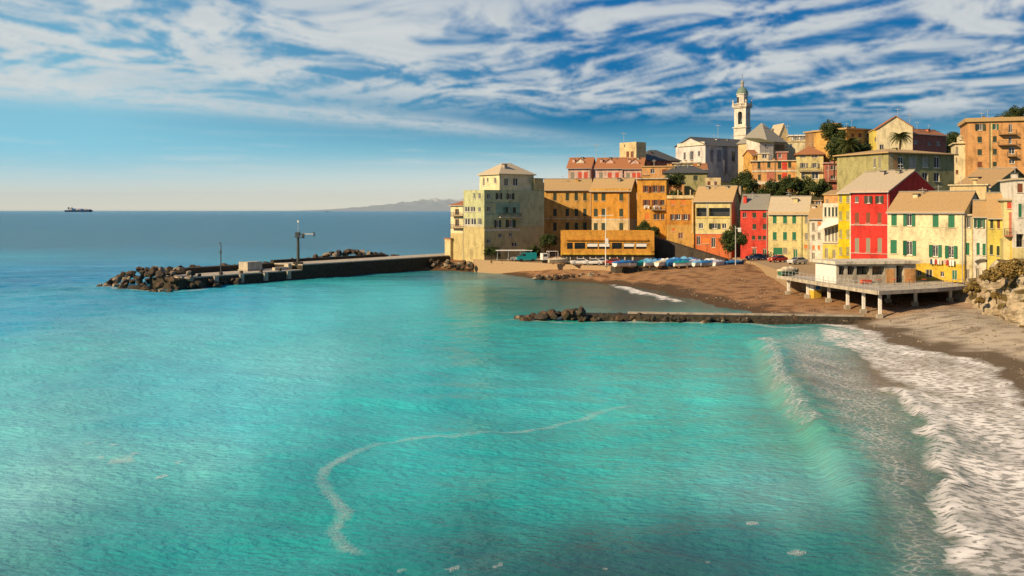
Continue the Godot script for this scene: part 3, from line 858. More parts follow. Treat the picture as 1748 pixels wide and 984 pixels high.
	h = house("coral_house", "coral red house with slate roof beside the dark tree", "house", Vector3(51.571, 4.0, -222), -0.349, 6.016, 9.5, 11.467, {"wall": "coral", "roof": ["gu", 3.0, 0.35, 0.1], "roof_mat": "roof_grey", "shutter": "shutter_dark", "sill": "trim_red", "frame": "trim_red", "chimneys": [[0.8, -2.0, 2.4, 0.7, "coral"]], "aerials": [[2.35, -3.128, 2.1, 1.789]], "bands": [["eaves_band", "trim_red", 0, 0.0, 11.104, 6.016, 11.298, 0.12], ["door_surround", "trim_red", 0, 2.457, 2.571, 3.632, 2.845, 0.08]]}, [["o", 0, 0.521, 9.488, 1.349, 10.573], ["s", 0, 2.646, 9.445, 3.491, 10.575], ["s", 0, 4.896, 9.451, 5.736, 10.576], ["s", 0, 2.646, 6.897, 3.491, 7.999], ["s", 0, 4.896, 6.911, 5.736, 8.009], ["s", 0, 2.528, 4.49, 3.257, 5.398], ["s", 0, 3.82, 4.504, 4.616, 5.409], ["s", 0, 4.896, 4.514, 5.643, 5.418], ["d", 0, 2.646, 0.261, 3.491, 2.462, "shutter_dark"], ["d", 0, 4.896, 0.299, 5.736, 2.492, "shutter_dark"]])
	h = house("cream_house", "cream house with dark green shutters and a dormer in its slate roof", "house", Vector3(56.245, 4.0, -216), -0.384, 8.636, 10.0, 10.373, {"wall": "cream_yellow", "roof": ["gu", 3.6, 0.4, 0.1], "roof_mat": "roof_slate_pale", "shutter": "shutter_green", "aerials": [[3.943, -4.554, 2.52, 2.031], [3.646, -5.818, 2.52, 2.53]], "chimneys": [[5.028, -4.431, 2.82, 0.647, "cream_yellow"], [5.617, -3.45, 2.82, 0.689, "cream_yellow"]], "bands": [["pilaster", "olive", 0, 6.961, 0.488, 7.252, 10.241, 0.12], ["eaves_cornice", "ochre", 0, 0.0, 10.336, 8.636, 10.585, 0.3]]}, [["s", 0, 1.008, 8.241, 1.83, 9.951], ["s", 0, 1.008, 4.608, 1.83, 6.312], ["s", 0, 3.195, 8.252, 4.011, 9.955], ["s", 0, 3.195, 4.632, 4.011, 6.33], ["s", 0, 5.141, 8.261, 5.951, 9.959], ["s", 0, 5.141, 4.653, 5.951, 6.346], ["s", 0, 7.789, 8.273, 8.502, 9.778, "shutter_grey"], ["s", 0, 7.789, 4.728, 8.502, 6.182, "shutter_grey"], ["s", 0, 1.122, 1.463, 3.059, 2.91, "shutter_green"], ["s", 0, 3.195, 1.597, 4.079, 2.939, "shutter_grey"], ["d", 0, 5.366, 0.237, 6.266, 2.666, "shutter_green"], ["s", 0, 7.677, 2.826, 8.346, 3.628, "shutter_orange"]])
	block(h, Vector3(61.204, 15.2, -219.528), -0.384, 1.41, 3.0, 2.002, {"wall": "white_wall", "roof": ["flat", 0.15, 0.25], "roof_mat": "roof_grey"}, [["s", 0, 0.116, 0.571, 1.179, 1.887, "shutter_green"]])
	h = house("narrow_house", "narrow pale house with faded orange motifs and a small tiled roof", "house", Vector3(63.207, 4.0, -209), -0.454, 2.72, 9.0, 9.301, {"wall": "white_wall", "roof": ["gu", 2.8, 0.35], "roof_mat": "roof_tan", "shutter": "shutter_grey", "aerials": [[1.725, -3.305, 1.96, 2.258]], "chimneys": [[0.412, -3.656, 2.26, 0.69, "white_wall"]], "bands": [["eaves_cornice", "trim", 0, 0.0, 9.288, 2.72, 9.437, 0.2]]}, [["s", 0, 0.507, 6.739, 1.101, 8.439, "shutter_grey"], ["s", 0, 1.715, 7.996, 2.371, 8.672, "shutter_orange"], ["s", 0, 0.507, 4.809, 1.101, 5.938, "shutter_grey"], ["s", 0, 0.617, 2.766, 1.101, 3.667, "shutter_orange"], ["s", 0, 1.715, 2.785, 2.196, 3.684, "shutter_orange"], ["d", 0, 0.507, 0.724, 1.167, 2.074, "shutter_grey"], ["s", 0, 1.715, 5.051, 2.284, 6.405, "shutter_grey"]])
	block(h, Vector3(65.386, 14.2, -212.685), -0.454, 1.563, 3.5, 2.931, {"wall": "apricot", "roof": ["flat", 0.15, 0.25], "roof_mat": "roof_tan"}, [["o", 0, 0.157, 1.847, 1.385, 2.776]])
	h = house("awning_house", "white house with tall dark windows, an awning and a yellow ground floor", "house", Vector3(59.633, 4.2, -188.757), -0.628, 2.989, 9.0, 11.723, {"wall": "white_wall", "roof": ["par", 0.5], "roof_mat": "white_wall", "shutter": "shutter_grey", "lower_mat": "lemon", "lower": 4.393, "bands": [["string_course", "trim", 0, 0.0, 4.597, 2.989, 4.826, 0.25]]}, [["s", 0, 0.33, 9.679, 0.742, 11.464, "shutter_dark"], ["s", 0, 1.071, 9.682, 1.481, 11.462, "shutter_dark"], ["s", 0, 1.767, 9.684, 2.175, 11.461, "shutter_dark"], ["s", 0, 2.42, 9.686, 2.826, 11.46, "shutter_dark"], ["s", 0, 0.371, 4.964, 0.783, 7.214, "shutter_grey"], ["s", 0, 1.071, 4.976, 1.481, 7.427, "shutter_grey"], ["s", 0, 1.767, 4.989, 2.175, 7.68, "shutter_grey"], ["s", 0, 2.42, 5.001, 2.826, 7.849, "shutter_grey"], ["d", 0, 0.413, 1.649, 1.03, 3.664, "shutter_grey"], ["d", 0, 1.89, 1.69, 2.46, 3.39, "shutter_grey"]])
	block(h, Vector3(61.273, 15.5, -193.15), -0.628, 2.807, 4.5, 2.572, {"wall": "apricot", "roof": ["shed", 0.8, 0.2], "roof_mat": "roof_tan"}, [["s", 0, 0.464, 0.87, 0.885, 1.754, "shutter_grey"]])
	awning(h)
	h = house("red_house", "bright red house with white bands and a broad pale slate roof", "house", Vector3(58.519, 4.2, -169.783), -0.785, 6.764, 20.5, 14.022, {"wall": "red", "roof": ["gu", 3.7, 0.45, 0.08], "roof_mat": "roof_slate_pale", "shutter": "shutter_brown", "sill": "trim_red", "frame": "white_paint", "chimneys": [[2.0, -8.2, 3.3, 0.7, "concrete"], [4.6, -8.6, 3.4, 0.7, "concrete"]], "aerials": [[4.942, -8.613, 2.59, 2.627]], "bands": [["string_course", "trim_red", 0, 0.0, 8.273, 6.764, 8.495, 0.12], ["string_course", "trim_red", 0, 0.0, 3.458, 6.764, 3.578, 0.14], ["eaves_cornice", "trim_red", 0, 0.0, 13.95, 6.764, 14.263, 0.25]]}, [["o", 0, 0.698, 12.185, 1.392, 13.295], ["w", 0, 2.406, 12.061, 3.864, 13.313, "shutter_dark"], ["w", 0, 4.353, 12.051, 5.806, 13.293, "shutter_dark"], ["s", 0, 0.737, 8.693, 1.469, 10.474], ["s", 0, 2.729, 8.711, 3.449, 10.477], ["s", 0, 4.727, 8.728, 5.435, 10.48], ["s", 0, 0.698, 3.696, 1.469, 6.106, "shutter_grey"], ["s", 0, 2.691, 3.755, 3.449, 6.145, "shutter_grey"], ["s", 0, 4.727, 3.815, 5.472, 6.185, "shutter_grey"]])
	h = house("yellow_house", "slim bright yellow house joined to the red house", "house", Vector3(56.881, 4.2, -171.421), -0.785, 2.316, 20.5, 13.857, {"wall": "yellow", "roof": ["gu", 3.7, 0.45, 0.08], "roof_mat": "roof_slate_pale", "shutter": "shutter_grey", "bands": [["corner_strip", "trim", 0, 2.122, 2.432, 2.316, 13.859, 0.06]]}, [["s", 0, 0.158, 12.239, 0.711, 13.362, "shutter_grey"], ["s", 0, 0.158, 9.15, 0.711, 10.713, "olive"], ["s", 0, 0.158, 6.061, 0.711, 7.542, "olive"], ["s", 0, 0.158, 3.12, 0.711, 4.483, "olive"], ["s", 0, 1.497, 12.231, 2.044, 13.348, "shutter_grey"], ["s", 0, 1.497, 9.159, 2.044, 10.713, "olive"], ["s", 0, 1.497, 6.087, 2.044, 7.56, "olive"], ["s", 0, 1.497, 3.163, 2.044, 4.518, "olive"]])
	h = house("cream_house", "large cream house with green shutters, tan roof and orange ground floor", "house", Vector3(58.057, 4.4, -152), -0.663, 11.063, 12.5, 10.346, {"wall": "cream", "roof": ["gu", 3.0, 0.35, 0.15], "roof_mat": "roof_tan", "shutter": "shutter_green", "lower_mat": "sunny_yellow", "sill": "cream", "aerials": [[5.831, -6.141, 2.1, 2.194], [3.66, -5.445, 2.1, 1.793]], "chimneys": [[3.597, -6.016, 2.4, 0.718, "cream"], [2.923, -4.671, 2.4, 0.709, "cream"]], "lower": 2.667, "bands": [["string_course", "cream", 0, 0.0, 8.113, 11.063, 8.095, 0.05], ["eaves_cornice", "trim", 0, 0.0, 10.342, 11.063, 10.512, 0.2]]}, [["s", 0, 0.549, 8.307, 1.383, 10.05], ["w", 0, 2.339, 8.267, 4.104, 10.119], ["s", 0, 6.612, 8.139, 7.467, 9.999], ["s", 0, 8.828, 8.067, 9.727, 9.972], ["s", 0, 0.42, 4.028, 1.383, 6.1], ["w", 0, 2.276, 3.811, 4.229, 6.02], ["w", 0, 6.09, 3.674, 7.922, 5.445], ["w", 0, 8.376, 3.563, 10.114, 5.366], ["d", 0, 5.596, 0.495, 6.597, 1.747, "glass"], ["o", 0, 7.74, 0.725, 8.27, 1.505], ["d", 0, 9.338, 0.324, 10.085, 1.804, "shutter_green"], ["o", 0, 4.354, 0.751, 4.977, 1.539]])
	var cream_house := h
	h = house("narrow_house", "narrow pale yellow house with twin green shuttered bays beside a downpipe", "house", Vector3(67.027, 4.4, -145.6), -0.524, 1.095, 9.0, 9.85, {"wall": "cream", "roof": ["flat", 0.25, 0.3], "roof_mat": "roof_slate_pale", "shutter": "shutter_green", "bands": [["pilaster", "straw", 0, 0.923, 0.691, 1.081, 9.694, 0.1]]}, [["w", 0, 0.08, 8.082, 0.951, 9.691, "shutter_grey"], ["s", 0, 0.145, 4.062, 0.635, 5.857], ["d", 0, 0.202, 0.519, 0.664, 1.929, "shutter_grey"]])
	h = house("narrow_house", "narrow white house with an arched doorway canopy and grey green shutters", "house", Vector3(67.326, 4.4, -143.6), -0.454, 1.886, 9.0, 9.704, {"wall": "white_wall", "roof": ["gu", 2.2, 0.3, 0.1], "roof_mat": "roof_tan", "shutter": "shutter_green", "bands": [["downpipe", "roof_olive", 0, 1.746, 1.003, 1.872, 9.553, 0.1]]}, [["w", 0, 0.085, 8.114, 0.735, 9.469], ["w", 0, 0.763, 8.12, 1.522, 9.472], ["s", 0, 0.452, 4.155, 0.875, 5.926], ["s", 0, 1.241, 4.108, 1.662, 5.813], ["d", 0, 0.396, 0.505, 0.847, 2.209, "shutter_grey"], ["d", 0, 1.213, 0.528, 1.606, 1.918, "shutter_grey"]])
	door_canopy(h)
	h = house("narrow_house", "narrow lemon yellow house with a tan roof and a hanging basket", "house", Vector3(68.292, 4.4, -141.2), -0.419, 2.037, 9.0, 9.596, {"wall": "lemon", "roof": ["gu", 3.4, 0.3, 0.1], "roof_mat": "roof_tan", "shutter": "shutter_dark", "bands": [["pilaster", "olive", 0, 1.626, 2.689, 1.873, 6.662, 0.1]]}, [["s", 0, 0.332, 8.094, 0.719, 9.381], ["s", 0, 1.214, 8.1, 1.599, 9.385, "shutter_brown"], ["s", 0, 0.277, 4.319, 0.691, 5.694], ["s", 0, 1.159, 4.182, 1.544, 5.554], ["d", 0, 0.346, 1.13, 0.76, 2.347, "shutter_grey"]])
	h = house("corner_house", "slim cream corner house with brown painted panels and a small balcony", "house", Vector3(69.498, 4.4, -139), -0.349, 1.548, 8.0, 12.033, {"wall": "cream_yellow", "roof": ["flat", 0.25, 0.35], "roof_mat": "roof_slate_pale", "shutter": "shutter_brown", "balconies": [[0, 0.05, 1.385, 7.129, 0.9, "brick_pink"]]}, [["s", 0, 0.436, 10.912, 1.466, 11.82, "shutter_red"], ["p", 0, 0.68, 7.171, 1.385, 10.399, "brick_pink"], ["p", 0, 0.843, 3.7, 1.277, 6.562, "sunny_yellow"]])
	h = house("corner_house", "white house at the end of the row with brown top shutters", "house", Vector3(69.913, 4.4, -136.5), -0.244, 3.214, 9.0, 14.876, {"wall": "white_wall", "roof": ["flat", 0.25, 0.3], "roof_mat": "roof_slate_pale", "shutter": "shutter_green", "lower_mat": "cream_yellow", "aerials": [[1.056, -4.94, 0.25, 1.965]], "chimneys": [[0.642, -3.479, 0.55, 0.735, "white_wall"]], "lower": 5.438}, [["s", 0, 0.217, 13.133, 0.895, 14.384, "shutter_brown"], ["s", 0, 0.353, 9.719, 0.76, 11.561], ["l", 0, 0.081, 5.566, 1.003, 7.37], ["s", 0, 1.328, 13.128, 2.003, 14.376, "shutter_brown"], ["s", 0, 1.463, 9.721, 1.868, 11.559]])
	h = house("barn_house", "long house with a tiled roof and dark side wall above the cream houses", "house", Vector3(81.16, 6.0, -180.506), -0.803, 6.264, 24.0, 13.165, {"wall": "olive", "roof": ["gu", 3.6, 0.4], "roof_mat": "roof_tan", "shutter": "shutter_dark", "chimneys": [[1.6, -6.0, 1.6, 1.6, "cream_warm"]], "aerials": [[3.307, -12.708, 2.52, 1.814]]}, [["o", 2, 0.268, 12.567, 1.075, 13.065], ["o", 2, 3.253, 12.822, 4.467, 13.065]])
	h = house("roof_cabin", "low cream roof cabin with a rounded canopy beside the long tiled house", "house", Vector3(76.131, 12.5, -171), -0.524, 5.74, 5.0, 6.845, {"wall": "cream_warm", "roof": ["flat", 0.2, 0.3], "roof_mat": "cream", "aerials": [[1.512, -2.398, 0.2, 1.61]], "chimneys": [[3.826, -1.989, 0.5, 0.547, "cream_warm"]]}, [])
	h = house("villa", "olive villa with a flat tan roof edge and white framed windows", "villa", Vector3(81.088, 12.0, -212), 0.454, 20.282, 15.0, 15.453, {"wall": "olive", "roof": ["hip", 1.3, 0.7, 0.3], "roof_mat": "roof_beige", "shutter": "white_paint", "frame": "white_paint", "aerials": [[8.816, -8.013, 0.78, 2.287], [13.474, -6.329, 0.78, 2.399]], "chimneys": [[7.914, -5.289, 1.08, 0.583, "olive"], [8.163, -5.862, 1.08, 0.533, "olive"]], "bands": [["corner_strip", "cream_warm", 0, 0.0, 7.292, 1.52, 15.404, 0.05], ["wall_field", "apricot", 0, 1.622, 7.303, 2.777, 15.198, 0.04]]}, [["o", 0, 2.982, 12.29, 4.59, 14.737], ["s", 0, 6.312, 12.362, 8.394, 14.817, "concrete_pale"], ["s", 0, 10.249, 12.559, 12.082, 14.912, "concrete_pale"], ["o", 0, 13.928, 12.502, 15.717, 15.052], ["o", 0, 10.249, 9.404, 12.082, 11.392], ["o", 0, 13.857, 9.451, 15.717, 11.453], ["o", 0, 3.05, 9.307, 4.59, 11.27], ["s", 1, 1.968, 12.279, 2.707, 14.799, "shutter_grey"], ["o", 1, 3.514, 12.34, 4.165, 14.62]])
	h = house("apartment_block", "tall apricot apartment block with stacked balconies and a flat tan roof", "building", Vector3(107.462, 18.0, -232), -0.314, 13.181, 14.0, 17.901, {"wall": "apricot", "roof": ["flat", 0.9, 0.55], "roof_mat": "roof_beige", "shutter": "shutter_dark", "sill": "cream", "aerials": [[5.368, -7.878, 0.9, 2.638], [4.126, -8.275, 0.9, 2.067]], "chimneys": [[7.986, -5.514, 1.2, 0.732, "apricot"], [4.201, -5.115, 1.2, 0.502, "apricot"]], "bands": [["downpipe", "brown_wall", 0, 4.572, 6.978, 4.846, 17.69, 0.15], ["painted_strip", "cream_yellow", 0, 4.952, 6.973, 5.195, 17.68, 0.03]], "balconies": [[0, 6.618, 10.348, 14.83, 1.3, "brown_wall"], [0, 6.437, 10.348, 12.364, 1.3, "brown_wall"], [0, 8.398, 10.348, 9.727, 1.3, "brown_wall"]]}, [["w", 0, 1.566, 15.903, 3.781, 17.404], ["s", 0, 2.148, 13.003, 3.095, 14.434], ["s", 0, 2.148, 10.052, 3.095, 11.462], ["s", 0, 2.148, 7.169, 3.095, 8.525, "shutter_brown"], ["w", 0, 5.301, 16.049, 6.588, 17.302, "shutter_green"], ["s", 0, 5.407, 13.052, 6.256, 14.458], ["s", 0, 5.407, 10.097, 6.256, 11.483], ["s", 0, 5.407, 7.376, 6.256, 8.474], ["o", 0, 8.774, 15.143, 9.524, 17.158], ["o", 0, 8.774, 12.568, 9.449, 14.246], ["o", 0, 8.774, 10.23, 10.049, 11.833], ["o", 0, 8.849, 7.988, 10.049, 8.921]])
	side_balconies(h)
	h = house("side_house", "narrow cream house with stepped roof terraces beside the apricot block", "house", Vector3(106.649, 18.0, -236.849), -0.314, 2.749, 8.0, 13.124, {"wall": "cream", "roof": ["flat", 0.25, 0.5], "roof_mat": "cream", "shutter": "shutter_grey", "aerials": [[1.513, -3.467, 0.25, 2.335]], "chimneys": [[1.922, -3.443, 0.55, 0.729, "cream"]]}, [["s", 0, 0.189, 10.333, 0.756, 12.405, "shutter_grey"], ["s", 0, 0.189, 8.619, 0.551, 9.827, "shutter_grey"], ["s", 0, 0.189, 5.868, 0.787, 6.82, "shutter_brown"]])
	block(h, Vector3(109.523, 27.0, -240.518), -0.314, 1.675, 6.0, 5.877, {"wall": "cream", "roof": ["par", 0.5], "roof_mat": "cream"}, [])
	h = house("gabled_house", "white gabled house standing high above the palms with a dark roof", "house", Vector3(98.381, 14.0, -263.78), -0.209, 8.561, 17.0, 23.267, {"wall": "cream", "roof": ["gz", 2.9, 0.35], "roof_mat": "roof_terracotta", "shutter": "shutter_brown"}, [["o", 0, 0.203, 17.182, 1.362, 18.728]])
	h = house("row_house", "brick red roofed house stepping down behind the olive villa", "house", Vector3(108.478, 14.0, -266), 0.559, 14.693, 8.0, 21.815, {"wall": "brick_pink", "roof": ["gu", 1.6, 0.4], "roof_mat": "roof_terracotta", "shutter": "white_paint", "aerials": [[11.417, -3.24, 1.12, 2.211], [6.366, -3.365, 1.12, 2.818]], "chimneys": [[2.981, -3.402, 1.42, 0.772, "brick_pink"], [10.218, -2.743, 1.42, 0.756, "brick_pink"]]}, [["o", 0, 0.342, 19.109, 2.062, 20.129], ["o", 0, 6.537, 18.992, 7.543, 19.895], ["o", 0, 10.328, 18.986, 11.86, 20.194]])
	h = house("row_house", "slim bright yellow house end between the brown flats and the white gable", "house", Vector3(98.565, 14.0, -268.282), -0.209, 1.358, 8.0, 22.968, {"wall": "lemon", "roof": ["flat", 0.25, 0.2], "roof_mat": "roof_tan"}, [["o", 0, 0.354, 19.799, 0.945, 21.053]])
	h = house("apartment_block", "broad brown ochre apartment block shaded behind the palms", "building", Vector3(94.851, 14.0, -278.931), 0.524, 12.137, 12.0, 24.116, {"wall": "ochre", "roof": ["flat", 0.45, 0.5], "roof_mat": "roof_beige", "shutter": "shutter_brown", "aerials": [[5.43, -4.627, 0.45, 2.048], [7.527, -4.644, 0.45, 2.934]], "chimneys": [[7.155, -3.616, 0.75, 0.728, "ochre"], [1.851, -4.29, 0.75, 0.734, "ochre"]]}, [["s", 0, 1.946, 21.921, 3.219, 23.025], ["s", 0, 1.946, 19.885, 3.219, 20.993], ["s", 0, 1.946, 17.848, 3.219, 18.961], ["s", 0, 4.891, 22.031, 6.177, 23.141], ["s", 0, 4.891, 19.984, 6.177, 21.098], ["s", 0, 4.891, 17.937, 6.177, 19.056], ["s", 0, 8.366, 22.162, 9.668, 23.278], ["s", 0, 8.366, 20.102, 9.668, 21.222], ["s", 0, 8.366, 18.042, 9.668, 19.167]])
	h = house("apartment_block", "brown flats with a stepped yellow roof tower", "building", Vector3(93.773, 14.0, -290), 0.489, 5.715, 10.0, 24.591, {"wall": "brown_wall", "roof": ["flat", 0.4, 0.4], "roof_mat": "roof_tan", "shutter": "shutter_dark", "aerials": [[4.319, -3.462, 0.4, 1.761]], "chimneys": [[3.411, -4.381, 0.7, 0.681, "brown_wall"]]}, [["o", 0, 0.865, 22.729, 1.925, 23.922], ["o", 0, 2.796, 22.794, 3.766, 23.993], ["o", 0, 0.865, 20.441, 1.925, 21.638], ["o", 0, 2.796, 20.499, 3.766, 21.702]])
	block(h, Vector3(94.956, 30.0, -293), 0.175, 3.136, 5.0, 10.891, {"wall": "cream_warm", "roof": ["flat", 0.3, 0.2], "roof_mat": "roof_tan"}, [["o", 0, 0.458, 9.385, 1.223, 10.26], ["o", 0, 1.796, 9.404, 2.562, 10.28]])
	h = house("chapel_house", "pale house with a steep pyramid slate roof beside the bell tower", "house", Vector3(79.133, 20.0, -305), 0.593, 8.437, 12.0, 16.299, {"wall": "cream_warm", "roof": ["hip", 6.4, 0.4, 0.02], "roof_mat": "roof_grey", "shutter": "shutter_brown", "aerials": [[2.58, -4.001, 3.84, 2.465], [5.362, -5.892, 3.84, 2.354]], "chimneys": [[6.731, -4.029, 4.14, 0.71, "cream_warm"], [3.443, -5.288, 4.14, 0.77, "cream_warm"]]}, [["s", 0, 3.42, 13.992, 8.048, 15.782, "brown_wall"]])
	h = house("long_house", "long low cream house with white flat roofs on the skyline", "house", Vector3(87.158, 20.0, -312), -0.175, 8.779, 8.0, 16.787, {"wall": "cream", "roof": ["flat", 0.3, 0.2], "roof_mat": "cream_warm", "aerials": [[3.76, -3.406, 0.3, 2.566], [5.277, -2.656, 0.3, 2.538]], "chimneys": [[4.021, -3.833, 0.6, 0.641, "cream"], [5.781, -2.664, 0.6, 0.766, "cream"]]}, [["o", 0, 0.946, 15.314, 1.788, 16.248]])
	block(h, Vector3(89.777, 30.0, -318), -0.175, 6.231, 8.0, 9.145, {"wall": "cream_warm", "roof": ["flat", 0.35, 0.4], "roof_mat": "white_paint", "pale": true}, [["o", 0, 0.521, 7.728, 5.713, 8.869]])
	block(h, Vector3(96.036, 28.0, -316), -0.175, 4.374, 8.0, 11.743, {"wall": "cream_yellow", "roof": ["flat", 0.35, 0.4], "roof_mat": "white_paint"}, [["o", 0, 1.675, 10.03, 4.246, 11.185], ["o", 0, 0.645, 10.066, 1.417, 11.333]])
	h = house("cube_house", "plain small yellow house wall under the brown flats", "house", Vector3(94.858, 20.0, -300), -0.175, 2.245, 7.0, 15.187, {"wall": "lemon", "roof": ["flat", 0.2, 0.2], "roof_mat": "cream"}, [["o", 0, 0.489, 11.366, 1.099, 12.388]])
	h = house("cottage", "small white cottage with a dark mossy roof under the pyramid-roofed house", "house", Vector3(74.375, 18.0, -295.337), 0.349, 4.862, 7.0, 17.488, {"wall": "white_wall", "roof": ["shed", 1.6, 0.4], "roof_mat": "roof_olive"}, [["o", 0, 1.762, 16.179, 2.498, 17.039]])
	h = house("cottage", "narrow cream cottage with a steep gable right behind the pyramid roof", "house", Vector3(87.225, 20.0, -322), 0.209, 3.707, 7.0, 19.258, {"wall": "cream_warm", "roof": ["gz", 4.2, 0.3], "roof_mat": "roof_slate_pale"}, [["o", 0, 1.184, 17.923, 1.925, 18.868]])
	h = house("cottage", "ochre cottage with brown shutters between the church flank and pink house", "house", Vector3(71.309, 18.0, -292), 0.14, 1.941, 7.0, 13.558, {"wall": "ochre", "roof": ["gu", 1.4, 0.3], "roof_mat": "roof_terracotta"}, [["s", 0, 0.388, 12.08, 0.828, 12.943, "shutter_brown"], ["s", 0, 1.242, 12.086, 1.682, 12.949, "shutter_brown"]])
	h = house("cottage", "tiny yellow cottage with terracotta roof above the slate-roofed garden house", "house", Vector3(52.429, 14.0, -282), -0.105, 3.428, 6.0, 12.873, {"wall": "cream_yellow", "roof": ["gu", 1.5, 0.3], "roof_mat": "roof_terracotta", "aerials": [[2.072, -1.853, 1.05, 2.788]], "chimneys": [[1.191, -2.144, 1.35, 0.661, "cream_yellow"]]}, [["s", 0, 0.606, 11.107, 1.412, 12.338, "shutter_green"], ["s", 0, 2.098, 11.101, 2.904, 12.332, "shutter_green"]])
	h = house("cottage", "apricot cottage with two brown windows above the orange terrace house", "house", Vector3(40.989, 8.0, -262), -0.175, 4.808, 7.0, 14.256, {"wall": "apricot", "roof": ["hip", 1.6, 0.4, 0.3], "roof_mat": "roof_dark", "aerials": [[1.159, -3.216, 0.96, 1.777]], "chimneys": [[1.044, -2.526, 1.26, 0.661, "apricot"]]}, [["s", 0, 0.657, 12.364, 1.533, 13.698, "shutter_brown"], ["s", 0, 3.282, 12.355, 4.154, 13.686, "shutter_brown"]])
	h = house("cottage", "cream cottage with a terrace rail behind the loggia house roof", "house", Vector3(50.24, 8.0, -256), -0.209, 4.029, 6.0, 15.065, {"wall": "cream_warm", "roof": ["par", 0.5], "roof_mat": "cream_warm"}, [["s", 0, 0.638, 13.648, 1.381, 14.627, "shutter_brown"], ["s", 0, 2.336, 13.639, 3.077, 14.617, "shutter_brown"]])
	h = house("pink_house", "orange and pink banded house with roof terrace rooms below the church", "house", Vector3(69.593, 15.0, -284.975), -0.244, 12.296, 9.0, 14.247, {"wall": "apricot", "roof": ["flat", 0.25, 0.5], "roof_mat": "trim", "shutter": "shutter_dark", "aerials": [[9.766, -4.187, 0.25, 2.948], [5.485, -3.403, 0.25, 1.878]], "chimneys": [[6.15, -3.572, 0.55, 0.624, "apricot"], [9.108, -3.011, 0.55, 0.642, "apricot"]], "bands": [["string_course", "trim", 0, 0.0, 11.214, 12.296, 11.695, 0.12], ["string_course", "trim", 0, 0.0, 7.632, 12.296, 8.437, 0.12], ["painted_field", "coral", 0, 8.334, 11.79, 9.719, 14.008, 0.03], ["painted_field", "coral", 0, 8.334, 8.726, 9.719, 10.893, 0.03], ["painted_field", "brick_pink", 0, 4.089, 8.512, 6.204, 11.125, 0.03], ["painted_field", "brick_pink", 0, 4.089, 5.63, 6.528, 7.445, 0.03], ["downpipe", "brown_wall", 0, 6.204, 5.39, 6.528, 14.154, 0.12]]}, [["s", 0, 1.522, 12.153, 2.34, 14.09], ["s", 0, 4.252, 12.365, 5.135, 14.057], ["s", 0, 7.177, 12.141, 8.149, 14.022], ["s", 0, 10.042, 12.304, 10.917, 13.988], ["s", 0, 1.639, 8.78, 2.457, 10.473], ["s", 0, 4.321, 8.807, 5.368, 10.45], ["s", 0, 7.177, 8.858, 8.149, 10.424], ["s", 0, 9.996, 8.838, 10.802, 10.399], ["s", 0, 4.321, 5.877, 5.135, 6.963], ["s", 0, 7.177, 5.862, 8.033, 6.946]])
	block(h, Vector3(76.752, 25.5, -284.674), -0.244, 2.787, 5.0, 6.326, {"wall": "brick_pink", "roof": ["flat", 0.25, 0.35], "roof_mat": "trim_red"}, [["o", 0, 0.349, 4.782, 1.279, 5.999]])
	block(h, Vector3(71.602, 25.5, -286.739), -0.244, 3.055, 5.0, 6.081, {"wall": "cream_warm", "roof": ["flat", 0.25, 0.3], "roof_mat": "trim"}, [["o", 0, 1.294, 4.753, 2.703, 5.863]])
	h = house("hip_house", "cream house with a shallow terracotta hip roof and balcony above the greenery", "house", Vector3(80.415, 15.0, -278), -0.279, 7.252, 10.0, 15.764, {"wall": "cream_yellow", "roof": ["hip", 2.5, 0.7, 0.1], "roof_mat": "roof_terracotta", "shutter": "shutter_dark", "aerials": [[2.269, -3.317, 1.5, 2.509], [4.065, -5.571, 1.5, 2.249]], "chimneys": [[4.774, -4.368, 1.8, 0.65, "cream_yellow"], [4.202, -5.0, 1.8, 0.619, "cream_yellow"]], "balconies": [[0, 0.746, 6.695, 11.165, 1.0, "concrete_pale"]]}, [["o", 0, 0.972, 15.091, 2.482, 15.664], ["o", 0, 4.055, 15.042, 5.757, 15.63], ["w", 0, 0.859, 12.126, 2.999, 13.469, "shutter_grey"], ["w", 0, 3.965, 12.089, 6.025, 13.427, "shutter_grey"], ["o", 0, 1.31, 8.986, 2.324, 10.453], ["o", 0, 4.01, 8.953, 6.025, 11.011]])
	h = house("red_villa", "small brick red house with white trimmed windows beside the palms", "house", Vector3(86.649, 15.0, -272), -0.209, 4.396, 8.0, 13.005, {"wall": "brick_pink", "roof": ["flat", 0.35, 0.4], "roof_mat": "trim_red", "shutter": "shutter_dark", "aerials": [[1.728, -4.226, 0.35, 2.262]], "chimneys": [[2.207, -3.493, 0.65, 0.658, "brick_pink"]], "bands": [["pilaster", "trim_red", 0, 0.705, 6.781, 0.926, 12.883, 0.06]], "balconies": [[0, 0.375, 4.221, 8.165, 1.0, "brown_wall"]]}, [["o", 0, 1.322, 11.321, 2.905, 12.486], ["o", 0, 1.41, 8.725, 2.795, 9.77], ["o", 0, 3.125, 11.315, 3.673, 12.285], ["o", 0, 0.375, 11.154, 0.926, 12.311]])
